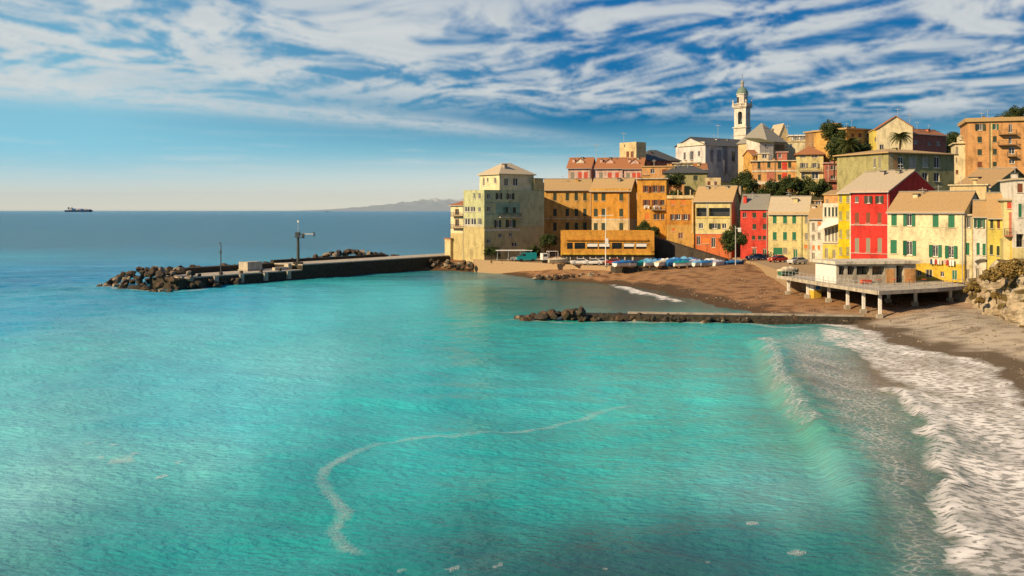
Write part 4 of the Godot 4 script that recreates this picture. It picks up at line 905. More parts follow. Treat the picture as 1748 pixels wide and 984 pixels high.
	h = house("church", "pale church with a grey shaded flank and dark slate roof", "church", Vector3(62.53, 18.0, -318), 0.576, 24.071, 14.0, 18.391, {"wall": "lilac_white", "roof": ["gu", 2.6, 0.5, 0.4], "roof_mat": "roof_dark", "frame": "grey_metal", "shutter": "shutter_grey", "aerials": [[18.166, -6.221, 1.82, 2.327], [9.942, -6.129, 1.82, 2.134]], "chimneys": [[10.434, -5.585, 2.12, 0.727, "lilac_white"], [15.808, -5.884, 2.12, 0.614, "lilac_white"]], "bands": [["eaves_cornice", "trim", 1, 0.0, 18.283, 12.831, 19.393, 0.4], ["pilaster", "grey_wall", 0, 8.137, 9.218, 9.655, 18.607, 0.25], ["pilaster", "grey_wall", 0, 17.752, 9.413, 19.123, 18.958, 0.25]]}, [["o", 1, 9.214, 13.863, 10.212, 16.395], ["o", 1, 5.467, 13.7, 7.233, 16.658], ["o", 1, 2.445, 14.788, 3.447, 16.411], ["s", 0, 2.143, 12.887, 3.63, 16.767, "grey_wall"], ["s", 0, 5.125, 12.979, 7.004, 16.867, "grey_wall"], ["o", 0, 11.946, 13.154, 13.483, 16.685], ["o", 0, 20.303, 15.052, 21.686, 17.379]])
	var church := h
	h = house("bell_tower", "tall pale bell tower with arched belfry, balustrade and small dome", "tower", Vector3(82.753, 18.0, -348), 0.838, 3.619, 4.8, 26.421, {"wall": "white_wall", "roof": ["flat", 0.35, 0.35], "roof_mat": "trim", "aerials": [[1.572, -2.139, 0.35, 2.867]], "chimneys": [[1.643, -2.385, 0.65, 0.542, "white_wall"]], "bands": [["cornice", "trim", 0, 0.0, 23.916, 3.619, 24.063, 0.2], ["cornice", "trim", 1, 0.0, 23.71, 4.8, 24.321, 0.2]]}, [])
	bell_tower_top(h, 3.619, 4.8, 26.421, 33.583)
	h = house("square_tower", "square cream tower house with twin windows on the skyline", "tower", Vector3(37.918, 22.0, -300), 0.698, 4.365, 7.0, 13.557, {"wall": "cream_warm", "roof": ["par", 0.5], "roof_mat": "cream_warm"}, [["s", 1, 2.967, 9.456, 4.166, 11.267, "shutter_brown"], ["s", 1, 1.063, 9.377, 2.37, 11.184, "shutter_brown"], ["s", 1, 4.648, 12.7, 5.07, 13.457, "shutter_dark"]])
	h = house("slate_house", "wide low house with a dark slate hip roof next to the square tower", "house", Vector3(41.12, 20.0, -306), 0.349, 12.602, 12.0, 10.549, {"wall": "brick_pink", "roof": ["hip", 3.6, 0.5, 0.2], "roof_mat": "roof_dark", "aerials": [[7.511, -7.142, 2.16, 1.779], [5.114, -5.709, 2.16, 2.931]], "chimneys": [[4.717, -5.273, 2.46, 0.758, "brick_pink"], [4.589, -4.217, 2.46, 0.761, "brick_pink"]]}, [["s", 0, 2.242, 8.473, 3.744, 10.009, "shutter_brown"]])
	h = house("pink_villa", "pink villa with a white dormer at the seaward end of the ridge", "villa", Vector3(16.871, 18.0, -296), -0.244, 6.775, 10.0, 9.892, {"wall": "pink_pale", "roof": ["gu", 3.0, 0.5], "roof_mat": "roof_terracotta", "shutter": "shutter_red", "chimneys": [[1.2, -3.0, 2.3, 0.7, "pink_pale"], [3.6, -4.5, 2.9, 0.6, "concrete"]], "aerials": [[2.16, -4.606, 2.1, 2.614]]}, [["s", 0, 0.817, 6.654, 1.95, 8.595, "shutter_grey"], ["s", 0, 3.058, 6.636, 4.187, 8.574, "shutter_red"], ["s", 0, 4.885, 6.621, 6.011, 8.556, "shutter_red"]])
	block(h, Vector3(19.315, 25.5, -297.5), -0.244, 2.535, 3.0, 4.271, {"wall": "white_wall", "roof": ["gz", 1.0, 0.25], "roof_mat": "roof_terracotta"}, [["o", 0, 0.613, 2.868, 1.924, 3.919]])
	h = house("pink_villa", "pink villa with twin terracotta roof peaks in the middle of the ridge", "villa", Vector3(24.952, 18.0, -292), -0.244, 7.947, 10.0, 9.633, {"wall": "pink_pale", "roof": ["gu", 3.0, 0.5], "roof_mat": "roof_terracotta", "shutter": "shutter_red", "chimneys": [[1.2, -3.0, 2.3, 0.7, "pink_pale"], [3.6, -4.5, 2.9, 0.6, "concrete"]], "aerials": [[2.058, -3.473, 2.1, 2.709], [4.865, -3.73, 2.1, 1.856]]}, [["s", 0, 0.959, 6.437, 2.069, 8.352, "shutter_grey"], ["s", 0, 3.589, 6.417, 4.694, 8.327, "shutter_red"], ["s", 0, 5.732, 6.4, 6.833, 8.307, "shutter_red"]])
	block(h, Vector3(27.869, 25.5, -293.5), -0.244, 2.483, 3.0, 3.988, {"wall": "pink_pale", "roof": ["gz", 1.0, 0.25], "roof_mat": "roof_terracotta"}, [["o", 0, 0.6, 2.604, 1.885, 3.64]])
	h = house("pink_villa", "pink villa under the square tower with a red awning", "villa", Vector3(32.847, 18.0, -288), -0.244, 5.215, 10.0, 9.376, {"wall": "pink_pale", "roof": ["gu", 3.0, 0.5], "roof_mat": "roof_terracotta", "shutter": "shutter_red", "chimneys": [[1.2, -3.0, 2.3, 0.7, "pink_pale"], [3.6, -4.5, 2.9, 0.6, "concrete"]], "aerials": [[1.982, -5.705, 2.1, 2.947]]}, [["s", 0, 0.628, 6.227, 1.715, 8.116, "shutter_grey"], ["s", 0, 2.352, 6.214, 3.436, 8.1, "shutter_red"], ["s", 0, 3.759, 6.203, 4.841, 8.087, "shutter_red"]])
	block(h, Vector3(34.857, 25.5, -289.5), -0.244, 2.434, 3.0, 3.706, {"wall": "pink_pale", "roof": ["gz", 1.0, 0.25], "roof_mat": "roof_terracotta"}, [["o", 0, 0.588, 2.341, 1.848, 3.363]])
	h = house("terrace_house", "orange house with a cream flat terrace roof below the white church front", "house", Vector3(37.545, 14.0, -284), -0.244, 9.386, 9.0, 13.617, {"wall": "apricot", "roof": ["flat", 0.3, 0.3], "roof_mat": "roof_beige", "aerials": [[3.139, -2.8, 0.3, 1.81], [2.984, -5.031, 0.3, 2.193]], "chimneys": [[7.099, -4.449, 0.6, 0.654, "apricot"], [7.89, -4.375, 0.6, 0.678, "apricot"]]}, [["o", 0, 2.463, 11.769, 3.691, 13.014], ["s", 0, 5.731, 11.328, 7.033, 12.899, "shutter_brown"]])
	h = house("terrace_house", "low cream pavilion with a flat white roof under the church", "house", Vector3(47.356, 14.0, -288), -0.244, 7.323, 8.0, 14.798, {"wall": "cream_warm", "roof": ["flat", 0.3, 0.5], "roof_mat": "concrete_pale", "pale": true, "aerials": [[5.397, -4.797, 0.3, 2.718], [4.431, -2.577, 0.3, 2.848]], "chimneys": [[3.316, -2.967, 0.6, 0.516, "cream_warm"], [5.072, -2.576, 0.6, 0.574, "cream_warm"]]}, [["o", 0, 0.745, 13.099, 2.602, 14.371], ["o", 0, 3.014, 13.074, 5.07, 14.346]])
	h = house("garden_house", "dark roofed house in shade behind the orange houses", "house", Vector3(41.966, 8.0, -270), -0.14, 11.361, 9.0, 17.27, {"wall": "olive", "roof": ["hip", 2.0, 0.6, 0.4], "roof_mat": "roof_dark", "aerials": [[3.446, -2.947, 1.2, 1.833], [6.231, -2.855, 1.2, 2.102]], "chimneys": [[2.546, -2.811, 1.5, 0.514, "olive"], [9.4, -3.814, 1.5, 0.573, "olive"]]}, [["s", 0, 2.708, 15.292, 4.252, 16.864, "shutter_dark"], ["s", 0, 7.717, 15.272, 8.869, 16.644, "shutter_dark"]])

# ---------------------------------------------------------------- sea, beach, hills

const LAND := [-26.8, -244.66, -19.71, -247.06, -10.67, -242.31, -3.36, -235.51, 5.59, -213.56, 15.37, -204.88, 21.97, -198.43, 27.83, -182.61, 30.2, -165.79, 32.1, -153.66, 35.5, -140.0, 41.48, -131.25, 43.32, -128.57, 43.98, -122.33, 42.21, -111.5, 44.27, -102.44, 45.5, -93.68, 42.31, -85.42, 38.82, -76.36, 37.76, -72.41, 34.98, -61.46, 31.33, -48.46, 22.76, -26.81, 60, -20, 140, -20, 140, -300, -40, -300, -30, -270]
const WAVES := [[[29.08, -118.87, 27.38, -105.0, 24.16, -90.0, 21.73, -76.36, 20.49, -65.45, 19.3, -57.27, 17.88, -50.4, 16.47, -44.21], 0.95, 1.8, 7.0], [[30.49, -81.82, 31.45, -78.75, 29.62, -70.0, 26.63, -61.46, 24.4, -56.0, 22.53, -50.4, 20.52, -45.0, 18.42, -39.38], 0.45, 0.9, 3.5], [[20.86, -196.88, 22.61, -180.0, 24.93, -170.27, 27.63, -159.49], 0.3, 1.5, 4.0]]
const TINTS := [[-206.0, -420.0, 0.002, 0.3835, 0.5], [-215.2, -630.0, 0.002, 0.1993, 0.5], [-102.8, -630.0, 0.002, 0.08, 0.1697], [-46.2, -504.0, 0.002, 0.08, 0.1542], [-105.5, -229.1, 0.002, 0.2074, 0.3904], [-53.8, -157.5, 0.0211, 0.3177, 0.4912], [-68.7, -140.0, 0.0416, 0.3601, 0.554], [-46.8, -126.0, 0.1062, 0.4551, 0.554], [-35.3, -140.0, 0.0727, 0.4934, 0.554], [-21.0, -157.5, 0.0421, 0.4966, 0.5], [-14.3, -193.8, 0.0155, 0.5, 0.5], [-44.7, -96.9, 0.119, 0.5119, 0.554], [-29.7, -86.9, 0.0783, 0.45, 0.554], [-21.6, -96.9, 0.1416, 0.5139, 0.554], [-10.9, -105.0, 0.0223, 0.353, 0.3659], [1.6, -105.0, 0.0238, 0.2959, 0.299], [8.2, -109.6, 0.0235, 0.4524, 0.4416], [18.0, -109.6, 0.02, 0.3489, 0.3155], [25.6, -114.5, 0.0141, 0.3571, 0.3312], [-32.2, -70.0, 0.1531, 0.534, 0.554], [-23.9, -70.0, 0.0703, 0.4604, 0.5518], [-12.1, -74.1, 0.0335, 0.4299, 0.4473], [-3.5, -78.8, 0.0141, 0.2903, 0.3217], [3.8, -84.0, 0.0654, 0.534, 0.554], [10.6, -78.8, 0.0528, 0.5261, 0.4893], [17.6, -78.8, 0.0422, 0.534, 0.5201], [-24.7, -53.6, 0.2232, 0.534, 0.554], [-21.3, -57.3, 0.1306, 0.534, 0.554], [-14.5, -57.3, 0.0141, 0.256, 0.282], [-13.9, -49.4, 0.0141, 0.1922, 0.1865], [-20.4, -44.2, 0.1757, 0.534, 0.554], [-16.9, -44.2, 0.0164, 0.4163, 0.4272], [-20.7, -41.7, 0.0141, 0.1063, 0.099], [-14.3, -42.0, 0.0141, 0.2451, 0.2489], [-7.6, -46.7, 0.0173, 0.3314, 0.3233], [-4.2, -57.3, 0.0374, 0.4411, 0.4539], [0.9, -57.3, 0.015, 0.3423, 0.3415], [3.8, -50.4, 0.0255, 0.4461, 0.42], [9.9, -60.0, 0.0141, 0.3063, 0.2914], [6.3, -60.0, 0.0515, 0.4985, 0.456], [11.5, -51.4, 0.1855, 0.534, 0.554], [15.5, -54.8, 0.1672, 0.534, 0.554], [19.0, -63.0, 0.1089, 0.4245, 0.3277], [0.7, -46.7, 0.0141, 0.1834, 0.18], [3.2, -42.7, 0.038, 0.0492, 0.0442], [7.3, -44.6, 0.0141, 0.1148, 0.1224], [10.9, -43.1, 0.0141, 0.1242, 0.1474], [14.6, -46.7, 0.004, 0.185, 0.1544], [14.4, -42.0, 0.004, 0.1214, 0.1064], [-4.4, -42.0, 0.0154, 0.1542, 0.1575], [0.6, -41.3, 0.0167, 0.0884, 0.1022], [5.6, -41.7, 0.0185, 0.0358, 0.0501], [24.6, -96.9, 0.0141, 0.534, 0.554], [24.2, -88.4, 0.222, 0.1842, 0.103], [21.7, -76.4, 0.1695, 0.1842, 0.114], [27.1, -90.0, 0.0526, 0.1193, 0.091], [23.2, -74.1, 0.0188, 0.1544, 0.1113], [31.4, -93.3, 0.1163, 0.1016, 0.052], [24.4, -70.0, 0.0188, 0.1724, 0.1214], [33.5, -90.0, 0.2115, 0.1163, 0.0468], [35.5, -86.9, 0.2115, 0.143, 0.0709], [23.5, -63.0, 0.0268, 0.198, 0.143], [21.7, -54.8, 0.0418, 0.198, 0.1486], [19.6, -46.7, 0.0325, 0.1787, 0.132], [25.7, -63.0, 0.0485, 0.1787, 0.132], [28.7, -63.0, 0.0923, 0.0709, 0.0451], [24.2, -52.5, 0.0834, 0.0709, 0.0485], [22.1, -45.0, 0.0592, 0.0592, 0.0418], [33.8, -74.1, 0.1486, 0.1113, 0.0709], [30.2, -60.0, 0.1163, 0.0878, 0.0556], [38.9, -90.0, 0.2115, 0.1544, 0.0923], [28.1, -58.6, 0.1266, 0.0969, 0.065], [24.8, -50.4, 0.1113, 0.0878, 0.0592], [20.7, -44.2, 0.1016, 0.0834, 0.0556], [21.4, -42.0, 0.1016, 0.0878, 0.063], [25.6, -48.5, 0.1163, 0.0923, 0.065], [19.7, -40.6, 0.0923, 0.0791, 0.0556], [24.4, -44.2, 0.1163, 0.0923, 0.065], [22.1, -48.5, 0.1016, 0.0878, 0.0592], [8.1, -180.0, 0.0629, 0.0412, 0.02], [18.2, -173.8, 0.025, 0.04, 0.02], [28.6, -173.8, 0.025, 0.04, 0.02], [-0.4, -180.0, 0.025, 0.2544, 0.188], [-6.7, -210.0, 0.025, 0.0511, 0.0956], [11.8, -157.5, 0.025, 0.04, 0.02], [2.4, -157.5, 0.025, 0.1874, 0.1204], [-1.2, -140.0, 0.0141, 0.3911, 0.3622], [6.5, -126.0, 0.0165, 0.3731, 0.3194]]  # brown-gold anchors at the breaker mix sandy water with a painted sunlit glow
const HILL := [[-5, 262, 2.5], [8, 272, 5], [20, 285, 18], [30, 300, 21], [10, 330, 18], [-5, 330, 4], [-12, 300, 0], [45, 262, 8], [45, 300, 22], [62, 318, 25], [50, 240, 4.2], [60, 205, 4.2], [66, 170, 4.2], [72, 150, 4.2], [66, 240, 12], [75, 262, 18], [80, 285, 21], [78, 235, 16], [78, 205, 11], [85, 215, 14], [95, 200, 15], [88, 172, 8], [98, 235, 21], [112, 230, 23], [120, 180, 20], [100, 150, 9], [80, 140, 4.2], [72, 131, 4.2], [90, 125, 8], [120, 130, 16], [100, 300, 28], [130, 320, 33], [60, 380, 30], [170, 330, 38], [221, 430, 50], [250, 470, 56], [170, 480, 48], [100, 420, 38], [20, 420, 22], [240, 200, 45], [300, 420, 60], [180, 150, 30]]
const HILL_EDGE := [-6, -278, 10, -270, 30, -258, 50, -242, 60, -228, 66, -213, 70, -196, 77, -180, 83, -168, 81, -154, 77, -145, 74, -134, 95, -122, 600, -60, 600, -1000, -60, -1000, -40, -500, -12, -330]

func poly2(a: Array) -> PackedVector2Array:
	var p := PackedVector2Array()
	for i in range(0, a.size(), 2):
		p.append(Vector2(a[i], a[i + 1]))
	return p

# [distance to a polyline, side (positive on its shoreward side), share of the way along]
func near_line(p: PackedVector2Array, q: Vector2) -> Array:
	var best := 1e9
	var side := 1.0
	var along := 0.0
	for i in p.size() - 1:
		var c := Geometry2D.get_closest_point_to_segment(q, p[i], p[i + 1])
		var d := c.distance_squared_to(q)
		if d < best:
			best = d
			side = signf((p[i + 1] - p[i]).cross(q - p[i]))
			along = (i + c.distance_to(p[i]) / maxf(0.001, p[i].distance_to(p[i + 1]))) / (p.size() - 1)
	return [sqrt(best), side, along]

var wave_lines: Array = []

func sea_height(x: float, z: float) -> float:
	var fade := 1.0 - smoothstep(180.0, 320.0, -z)
	if x < -150.0:
		fade *= 1.0 - smoothstep(-150.0, -168.0, x)
	if fade <= 0.0 or x > 61.5:
		return 0.0
	var y := wave_noise.get_noise_2d(x * 0.62 + z * 0.25, z * 1.5 - x * 0.18) * 0.17 + wave_noise.get_noise_2d(x * 1.5 - z * 0.9 + 60.0, z * 2.7 + x * 0.5) * 0.085 + chop_noise.get_noise_2d(x * 0.6 + z * 0.25, z * 1.1) * 0.42
	# the mole shelters the inner bay
	y *= lerpf(1.0, 0.40, smoothstep(105.0, 165.0, -z) * smoothstep(-55.0, -15.0, x))
	for w in wave_lines:
		var box: Rect2 = w[4]
		if not box.has_point(Vector2(x, z)):
			continue
		var n := near_line(w[0], Vector2(x, z))
		var reach: float = w[2] if n[1] > 0.0 else w[3]
		var t: float = n[0] / reach
		if t < 1.0:
			var ends: float = smoothstep(0.0, 0.12, n[2]) * smoothstep(0.0, 0.25, 1.0 - n[2])
			y += w[1] * ends * (1.0 - t * t * (3.0 - 2.0 * t)) * (1.0 + 0.35 * wave_noise.get_noise_2d(x * 0.9, z * 0.9))
	return y * fade

var tint_grid: Array = []

func raw_tint(x: float, z: float) -> Vector3:
	var sum := Vector3.ZERO
	var total := 0.0
	for a in TINTS:
		var dx: float = x - a[0]
		var dz: float = (z - a[1]) * 0.62
		var w: float = 1.0 / (0.00006 + pow((dx * dx + dz * dz) / (maxf(25.0, -z) * -a[1]), 1.8))
		sum += Vector3(a[2], a[3], a[4]) * w
		total += w
	return sum / total

const TX0 := -176.0
const TZ0 := -16.0
const TSTEP := 3.0

func sea_tint(x: float, z: float) -> Color:
	if tint_grid.is_empty():
		for j in 108:
			var row := []
			for i in 82:
				row.append(raw_tint(TX0 + i * TSTEP, TZ0 - j * TSTEP))
			tint_grid.append(row)
	var far := Vector3(0.004, 0.125, 0.215)
	var s := clampf(-z / 120.0, 0.3, 1.6)
	var qx := x + tint_noise.get_noise_2d(x / s, z / s) * 9.0 * s
	var qz := z + tint_noise.get_noise_2d(x / s + 300.0, z / s) * 9.0 * s
	var gx := clampf((qx - TX0) / TSTEP, 0.0, 80.99)
	var gz := clampf((TZ0 - qz) / TSTEP, 0.0, 106.99)
	var i := int(gx)
	var j := int(gz)
	var a: Vector3 = tint_grid[j][i].lerp(tint_grid[j][i + 1], gx - i)
	var b: Vector3 = tint_grid[j + 1][i].lerp(tint_grid[j + 1][i + 1], gx - i)
	var c := a.lerp(b, gz - j)
	# drifting milky sediment
	c *= 1.0 + 0.20 * tint_noise.get_noise_2d(x * 0.8 / s + 90.0, z * 2.2 / s) + 0.22 * tint_noise.get_noise_2d((x * 0.5 + z * 0.4) / s + 33.0, (z * 0.9 - x * 0.3) / s)
	var out := maxf(smoothstep(240.0, 420.0, -z), smoothstep(-120.0, -240.0, x))
	c = c.lerp(far, out)
	return Color(c.x, c.y, c.z)

func axis(dense: Array, lo_end: float, hi_end: float, growth: float) -> PackedFloat32Array:
	# dense: [[from, to, step], ...] joined end to end, then growing steps out to both ends
	var out := PackedFloat32Array()
	var left: Array = []
	var step: float = dense[0][2]
	var p: float = dense[0][0]
	while p > lo_end:
		step *= growth
		p -= step
		left.push_front(p)
	for v in left:
		out.append(v)
	for s in dense:
		var q: float = s[0]
		while q < s[1] - 1e-4:
			out.append(q)
			q += s[2]
	p = dense[-1][1]
	step = dense[-1][2]
	out.append(p)
	while p < hi_end:
		step *= growth
		p += step
		out.append(p)
	return out

func grid_mesh(xs: PackedFloat32Array, zs: PackedFloat32Array, ys: PackedFloat32Array, cols: PackedColorArray, keep_above := -1e9) -> ArrayMesh:
	var nx := xs.size()
	var nz := zs.size()
	var v := PackedVector3Array()
	var nn := PackedVector3Array()
	v.resize(nx * nz)
	nn.resize(nx * nz)
	for j in nz:
		for i in nx:
			var k := j * nx + i
			v[k] = Vector3(xs[i], ys[k], zs[j])
			var i0 := maxi(i - 1, 0)
			var i1 := mini(i + 1, nx - 1)
			var j0 := maxi(j - 1, 0)
			var j1 := mini(j + 1, nz - 1)
			nn[k] = Vector3(-(ys[j * nx + i1] - ys[j * nx + i0]) / (xs[i1] - xs[i0]), 1.0, -(ys[j1 * nx + i] - ys[j0 * nx + i]) / (zs[j1] - zs[j0])).normalized()
	var idx := PackedInt32Array()
	for j in nz - 1:
		for i in nx - 1:
			var a := j * nx + i
			var b := a + 1
			var c := a + nx
			var d := c + 1
			if maxf(maxf(ys[a], ys[b]), maxf(ys[c], ys[d])) < keep_above:
				continue
			# z grows with j: seen from above a-b is along x, a-c towards the viewer; clockwise from above
			idx.append_array([a, b, d, a, d, c])
	var arr := []
	arr.resize(Mesh.ARRAY_MAX)
	arr[Mesh.ARRAY_VERTEX] = v
	arr[Mesh.ARRAY_NORMAL] = nn
	arr[Mesh.ARRAY_COLOR] = cols
	arr[Mesh.ARRAY_INDEX] = idx
	var m := ArrayMesh.new()
	m.add_surface_from_arrays(Mesh.PRIMITIVE_TRIANGLES, arr)
	return m

func build_sea() -> void:
	for w in WAVES:
		var p := poly2(w[0])
		var box := Rect2(p[0], Vector2.ZERO)
		for q in p:
			box = box.expand(q)
		wave_lines.append([p, w[1], w[2], w[3], box.grow(maxf(w[2], w[3]))])
	var xs := axis([[-168.0, 62.0, 0.5]], -110000.0, 110000.0, 1.32)
	var zs := axis([[-330.0, -130.0, 0.75], [-130.0, -70.0, 0.4], [-70.0, -20.0, 0.28]], -120000.0, 400.0, 1.28)
	var ys := PackedFloat32Array()
	var cols := PackedColorArray()
	ys.resize(xs.size() * zs.size())
	cols.resize(ys.size())
	var k := 0
	for z in zs:
		for x in xs:
			ys[k] = sea_height(x, z)
			cols[k] = sea_tint(x, z)
			k += 1
	var whole := grid_mesh(xs, zs, ys, cols).surface_get_arrays(0)
	var bands := [PackedInt32Array(), PackedInt32Array(), PackedInt32Array()]
	var idx: PackedInt32Array = whole[Mesh.ARRAY_INDEX]
	var pts: PackedVector3Array = whole[Mesh.ARRAY_VERTEX]
	for i in range(0, idx.size(), 6):
		var p := pts[idx[i]]
		var out := maxf(-p.z, -p.x * 1.9) + tint_noise.get_noise_2d(p.x * 0.6, p.z * 1.4) * 120.0 + wave_noise.get_noise_2d(p.x, p.z) * 40.0
		bands[0 if out < 235.0 else (1 if out < 420.0 else 2)].append_array(idx.slice(i, i + 6))
	var sea := ArrayMesh.new()
	for i in 3:
		var arr := whole.duplicate()
		arr[Mesh.ARRAY_INDEX] = bands[i]
		sea.add_surface_from_arrays(Mesh.PRIMITIVE_TRIANGLES, arr)
		sea.surface_set_material(i, M[["water", "water_ruffled", "water_open"][i]])
	structure("sea", sea, null, "turquoise sea filling the bay and reaching the horizon")

var land_poly: PackedVector2Array
var hill_edge: PackedVector2Array

func shore_distance(x: float, z: float) -> float:
	var q := Vector2(x, z)
	var best := 1e9
	for i in land_poly.size():
		var c := Geometry2D.get_closest_point_to_segment(q, land_poly[i], land_poly[(i + 1) % land_poly.size()])
		best = minf(best, c.distance_squared_to(q))
	return sqrt(best) if Geometry2D.is_point_in_polygon(q, land_poly) else -sqrt(best)

func beach_height(x: float, z: float) -> float:
	var s := shore_distance(x, z)
	var h := s * 0.11 if s < 0.0 else 4.1 * (1.0 - exp(-s * lerpf(0.040, 0.075, smoothstep(-190.0, -205.0, z))))
	if s > 0.0:
		var south := smoothstep(-140.0, -125.0, z)
		h += south * 0.45 * exp(-pow((s - 11.0) / 3.5, 2.0))
		h += sand_noise.get_noise_2d(x * 1.4, z * 1.4) * 0.16 * minf(1.0, s * 0.25)
	return maxf(h, -2.0)

func hill_height(x: float, z: float) -> float:
	var sum := 0.0
	var total := 0.0
	for p in HILL:
		var dx: float = x - p[0]
		var dz: float = z + p[1]
		var w: float = 1.0 / (30.0 + pow(dx * dx + dz * dz, 1.35))
		sum += p[2] * w
		total += w
	var q := Vector2(x, z)
	if not Geometry2D.is_point_in_polygon(q, hill_edge):
		return -6.0
	var best := 1e9
	for i in hill_edge.size():
		best = minf(best, Geometry2D.get_closest_point_to_segment(q, hill_edge[i], hill_edge[(i + 1) % hill_edge.size()]).distance_squared_to(q))
	return minf(sum / total, 2.5 + sqrt(best) * 1.1) + sand_noise.get_noise_2d(x * 0.3, z * 0.3) * 1.2

func build_land() -> void:
	land_poly = poly2(LAND)
	var xs := axis([[-40.0, 100.0, 0.8]], -41.0, 101.0, 1.0)
	var zs := axis([[-285.0, -58.0, 0.8]], -286.0, -20.0, 1.1)
	var ys := PackedFloat32Array()
	var cols := PackedColorArray()
	for z in zs:
		for x in xs:
			var h := beach_height(x, z)
			ys.append(h)
			var n := sand_noise.get_noise_2d(x * 0.9, z * 0.9)
			var m := sand_noise.get_noise_2d(x * 3.3 + 40.0, z * 3.3)
			var south := smoothstep(-142.0, -122.0, z + n * 6.0)
			var dry := Vector3(0.36, 0.205, 0.10).lerp(Vector3(0.50, 0.44, 0.345), south)
			# seaweed and dark shingle lie in patches
			dry = dry.lerp(Vector3(0.17, 0.085, 0.04).lerp(Vector3(0.28, 0.235, 0.175), south), smoothstep(0.05, 0.35, m + 0.3 * n))
			var wet := Vector3(0.105, 0.065, 0.035).lerp(Vector3(0.15, 0.115, 0.075), south)
			var c := wet.lerp(dry, smoothstep(0.50, 0.70, h + n * 0.5 + m * 0.22))
			cols.append(Color(c.x, c.y, c.z))
	structure("beach", grid_mesh(xs, zs, ys, cols, -0.9), M["sand"], "brown sand and grey shingle beach along the bay")
	# hillside under the town
	hill_edge = poly2(HILL_EDGE)
	xs = axis([[-12.0, 250.0, 4.0]], -13.0, 520.0, 1.25)
	zs = axis([[-420.0, -128.0, 4.0]], -900.0, -127.0, 1.25)
	ys = PackedFloat32Array()
	cols = PackedColorArray()
	for z in zs:
		for x in xs:
			ys.append(hill_height(x, z))
			var n := sand_noise.get_noise_2d(x * 0.5, z * 0.5)
			var c := Vector3(0.035, 0.05, 0.018).lerp(Vector3(0.10, 0.085, 0.04), clampf(0.5 + n, 0.0, 1.0))
			cols.append(Color(c.x, c.y, c.z))
	structure("hill", grid_mesh(xs, zs, ys, cols, 2.0), M["hillside"], "dark green hillside under and behind the town")
	# mountains across the gulf
	var mx := PackedFloat32Array()
	for i in 181:
		mx.append(-28000.0 + i * 270.0)
	var mz := PackedFloat32Array()
	for j in 25:
		mz.append(-97000.0 + j * 780.0)
	var ridge := [[-28000.0, -60.0], [-19600.0, 0.0], [-16400.0, 150.0], [-13300.0, 400.0], [-10700.0, 700.0], [-8100.0, 1130.0], [-6600.0, 1260.0], [-4400.0, 1090.0], [21000.0, 900.0]]
	ys = PackedFloat32Array()
	cols = PackedColorArray()
	for z in mz:
		for x in mx:
			var across := 1.0 - absf((z + 88000.0) / 9200.0)
			var top := 0.0
			for i in ridge.size() - 1:
				if x >= ridge[i][0] and x <= ridge[i + 1][0]:
					top = lerpf(ridge[i][1], ridge[i + 1][1], (x - ridge[i][0]) / (ridge[i + 1][0] - ridge[i][0]))
			var r := chop_noise.get_noise_2d(x * 0.013, z * 0.0095)
			var h := top * clampf(across, 0.0, 1.0) * (0.92 + 0.30 * r + 0.14 * sand_noise.get_noise_2d(x * 0.014, z * 0.014)) - 80.0 * (1.0 - across)
			ys.append(h)
			var c := Vector3(0.22, 0.29, 0.36)  # pale blue base paints in part of the distance haze
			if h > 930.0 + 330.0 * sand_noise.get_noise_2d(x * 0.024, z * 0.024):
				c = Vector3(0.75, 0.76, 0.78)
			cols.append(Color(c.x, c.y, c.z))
	structure("mountains", grid_mesh(mx, mz, ys, cols, -5.0), M["hillside"], "snow-topped mountains coloured pale blue for haze, far across the gulf")
	# the hazy air over the open gulf, between the bay and the mountains
	var air := FogVolume.new()
	air.name = "haze"
	air.shape = RenderingServer.FOG_VOLUME_SHAPE_BOX
	air.size = Vector3(190000.0, 1500.0, 66000.0)
	air.position = Vector3(0, 730.0, -53000.0)
	var mist := FogMaterial.new()
	mist.density = 0.000013
	mist.albedo = Color(0.84, 0.92, 0.97)
	air.material = mist
	add_child(air)
	tag(air, "pale haze over the open gulf before the mountains", "haze", "", "stuff")
	platforms()
	cliff()

func platforms() -> void:
	var promenade_shape := surface()
	st_prism(promenade_shape, poly2([-13, -262, -9, -240, 3, -229, 12, -219.8, 21, -212.5, 22, -208.5, 49, -206, 50.5, -236, 48, -262, 10, -276, -12, -276]), -1.0, 3.0)
	structure("promenade", promenade_shape.commit(), M["paving"], "tan seafront parking ground above the beach")
	var pavement_shape := surface()
	st_prism(pavement_shape, poly2([48.5, -180, 45.5, -160.2, 47.1, -160.2, 64.6, -146.7, 65.2, -138.4, 70, -129.5, 88, -124, 110, -150, 96, -215, 60, -246, 50.7, -236, 50.7, -205]), -0.5, 4.2)
	structure("pavement", pavement_shape.commit(), M["paving"], "promenade terrace carrying the seafront houses")

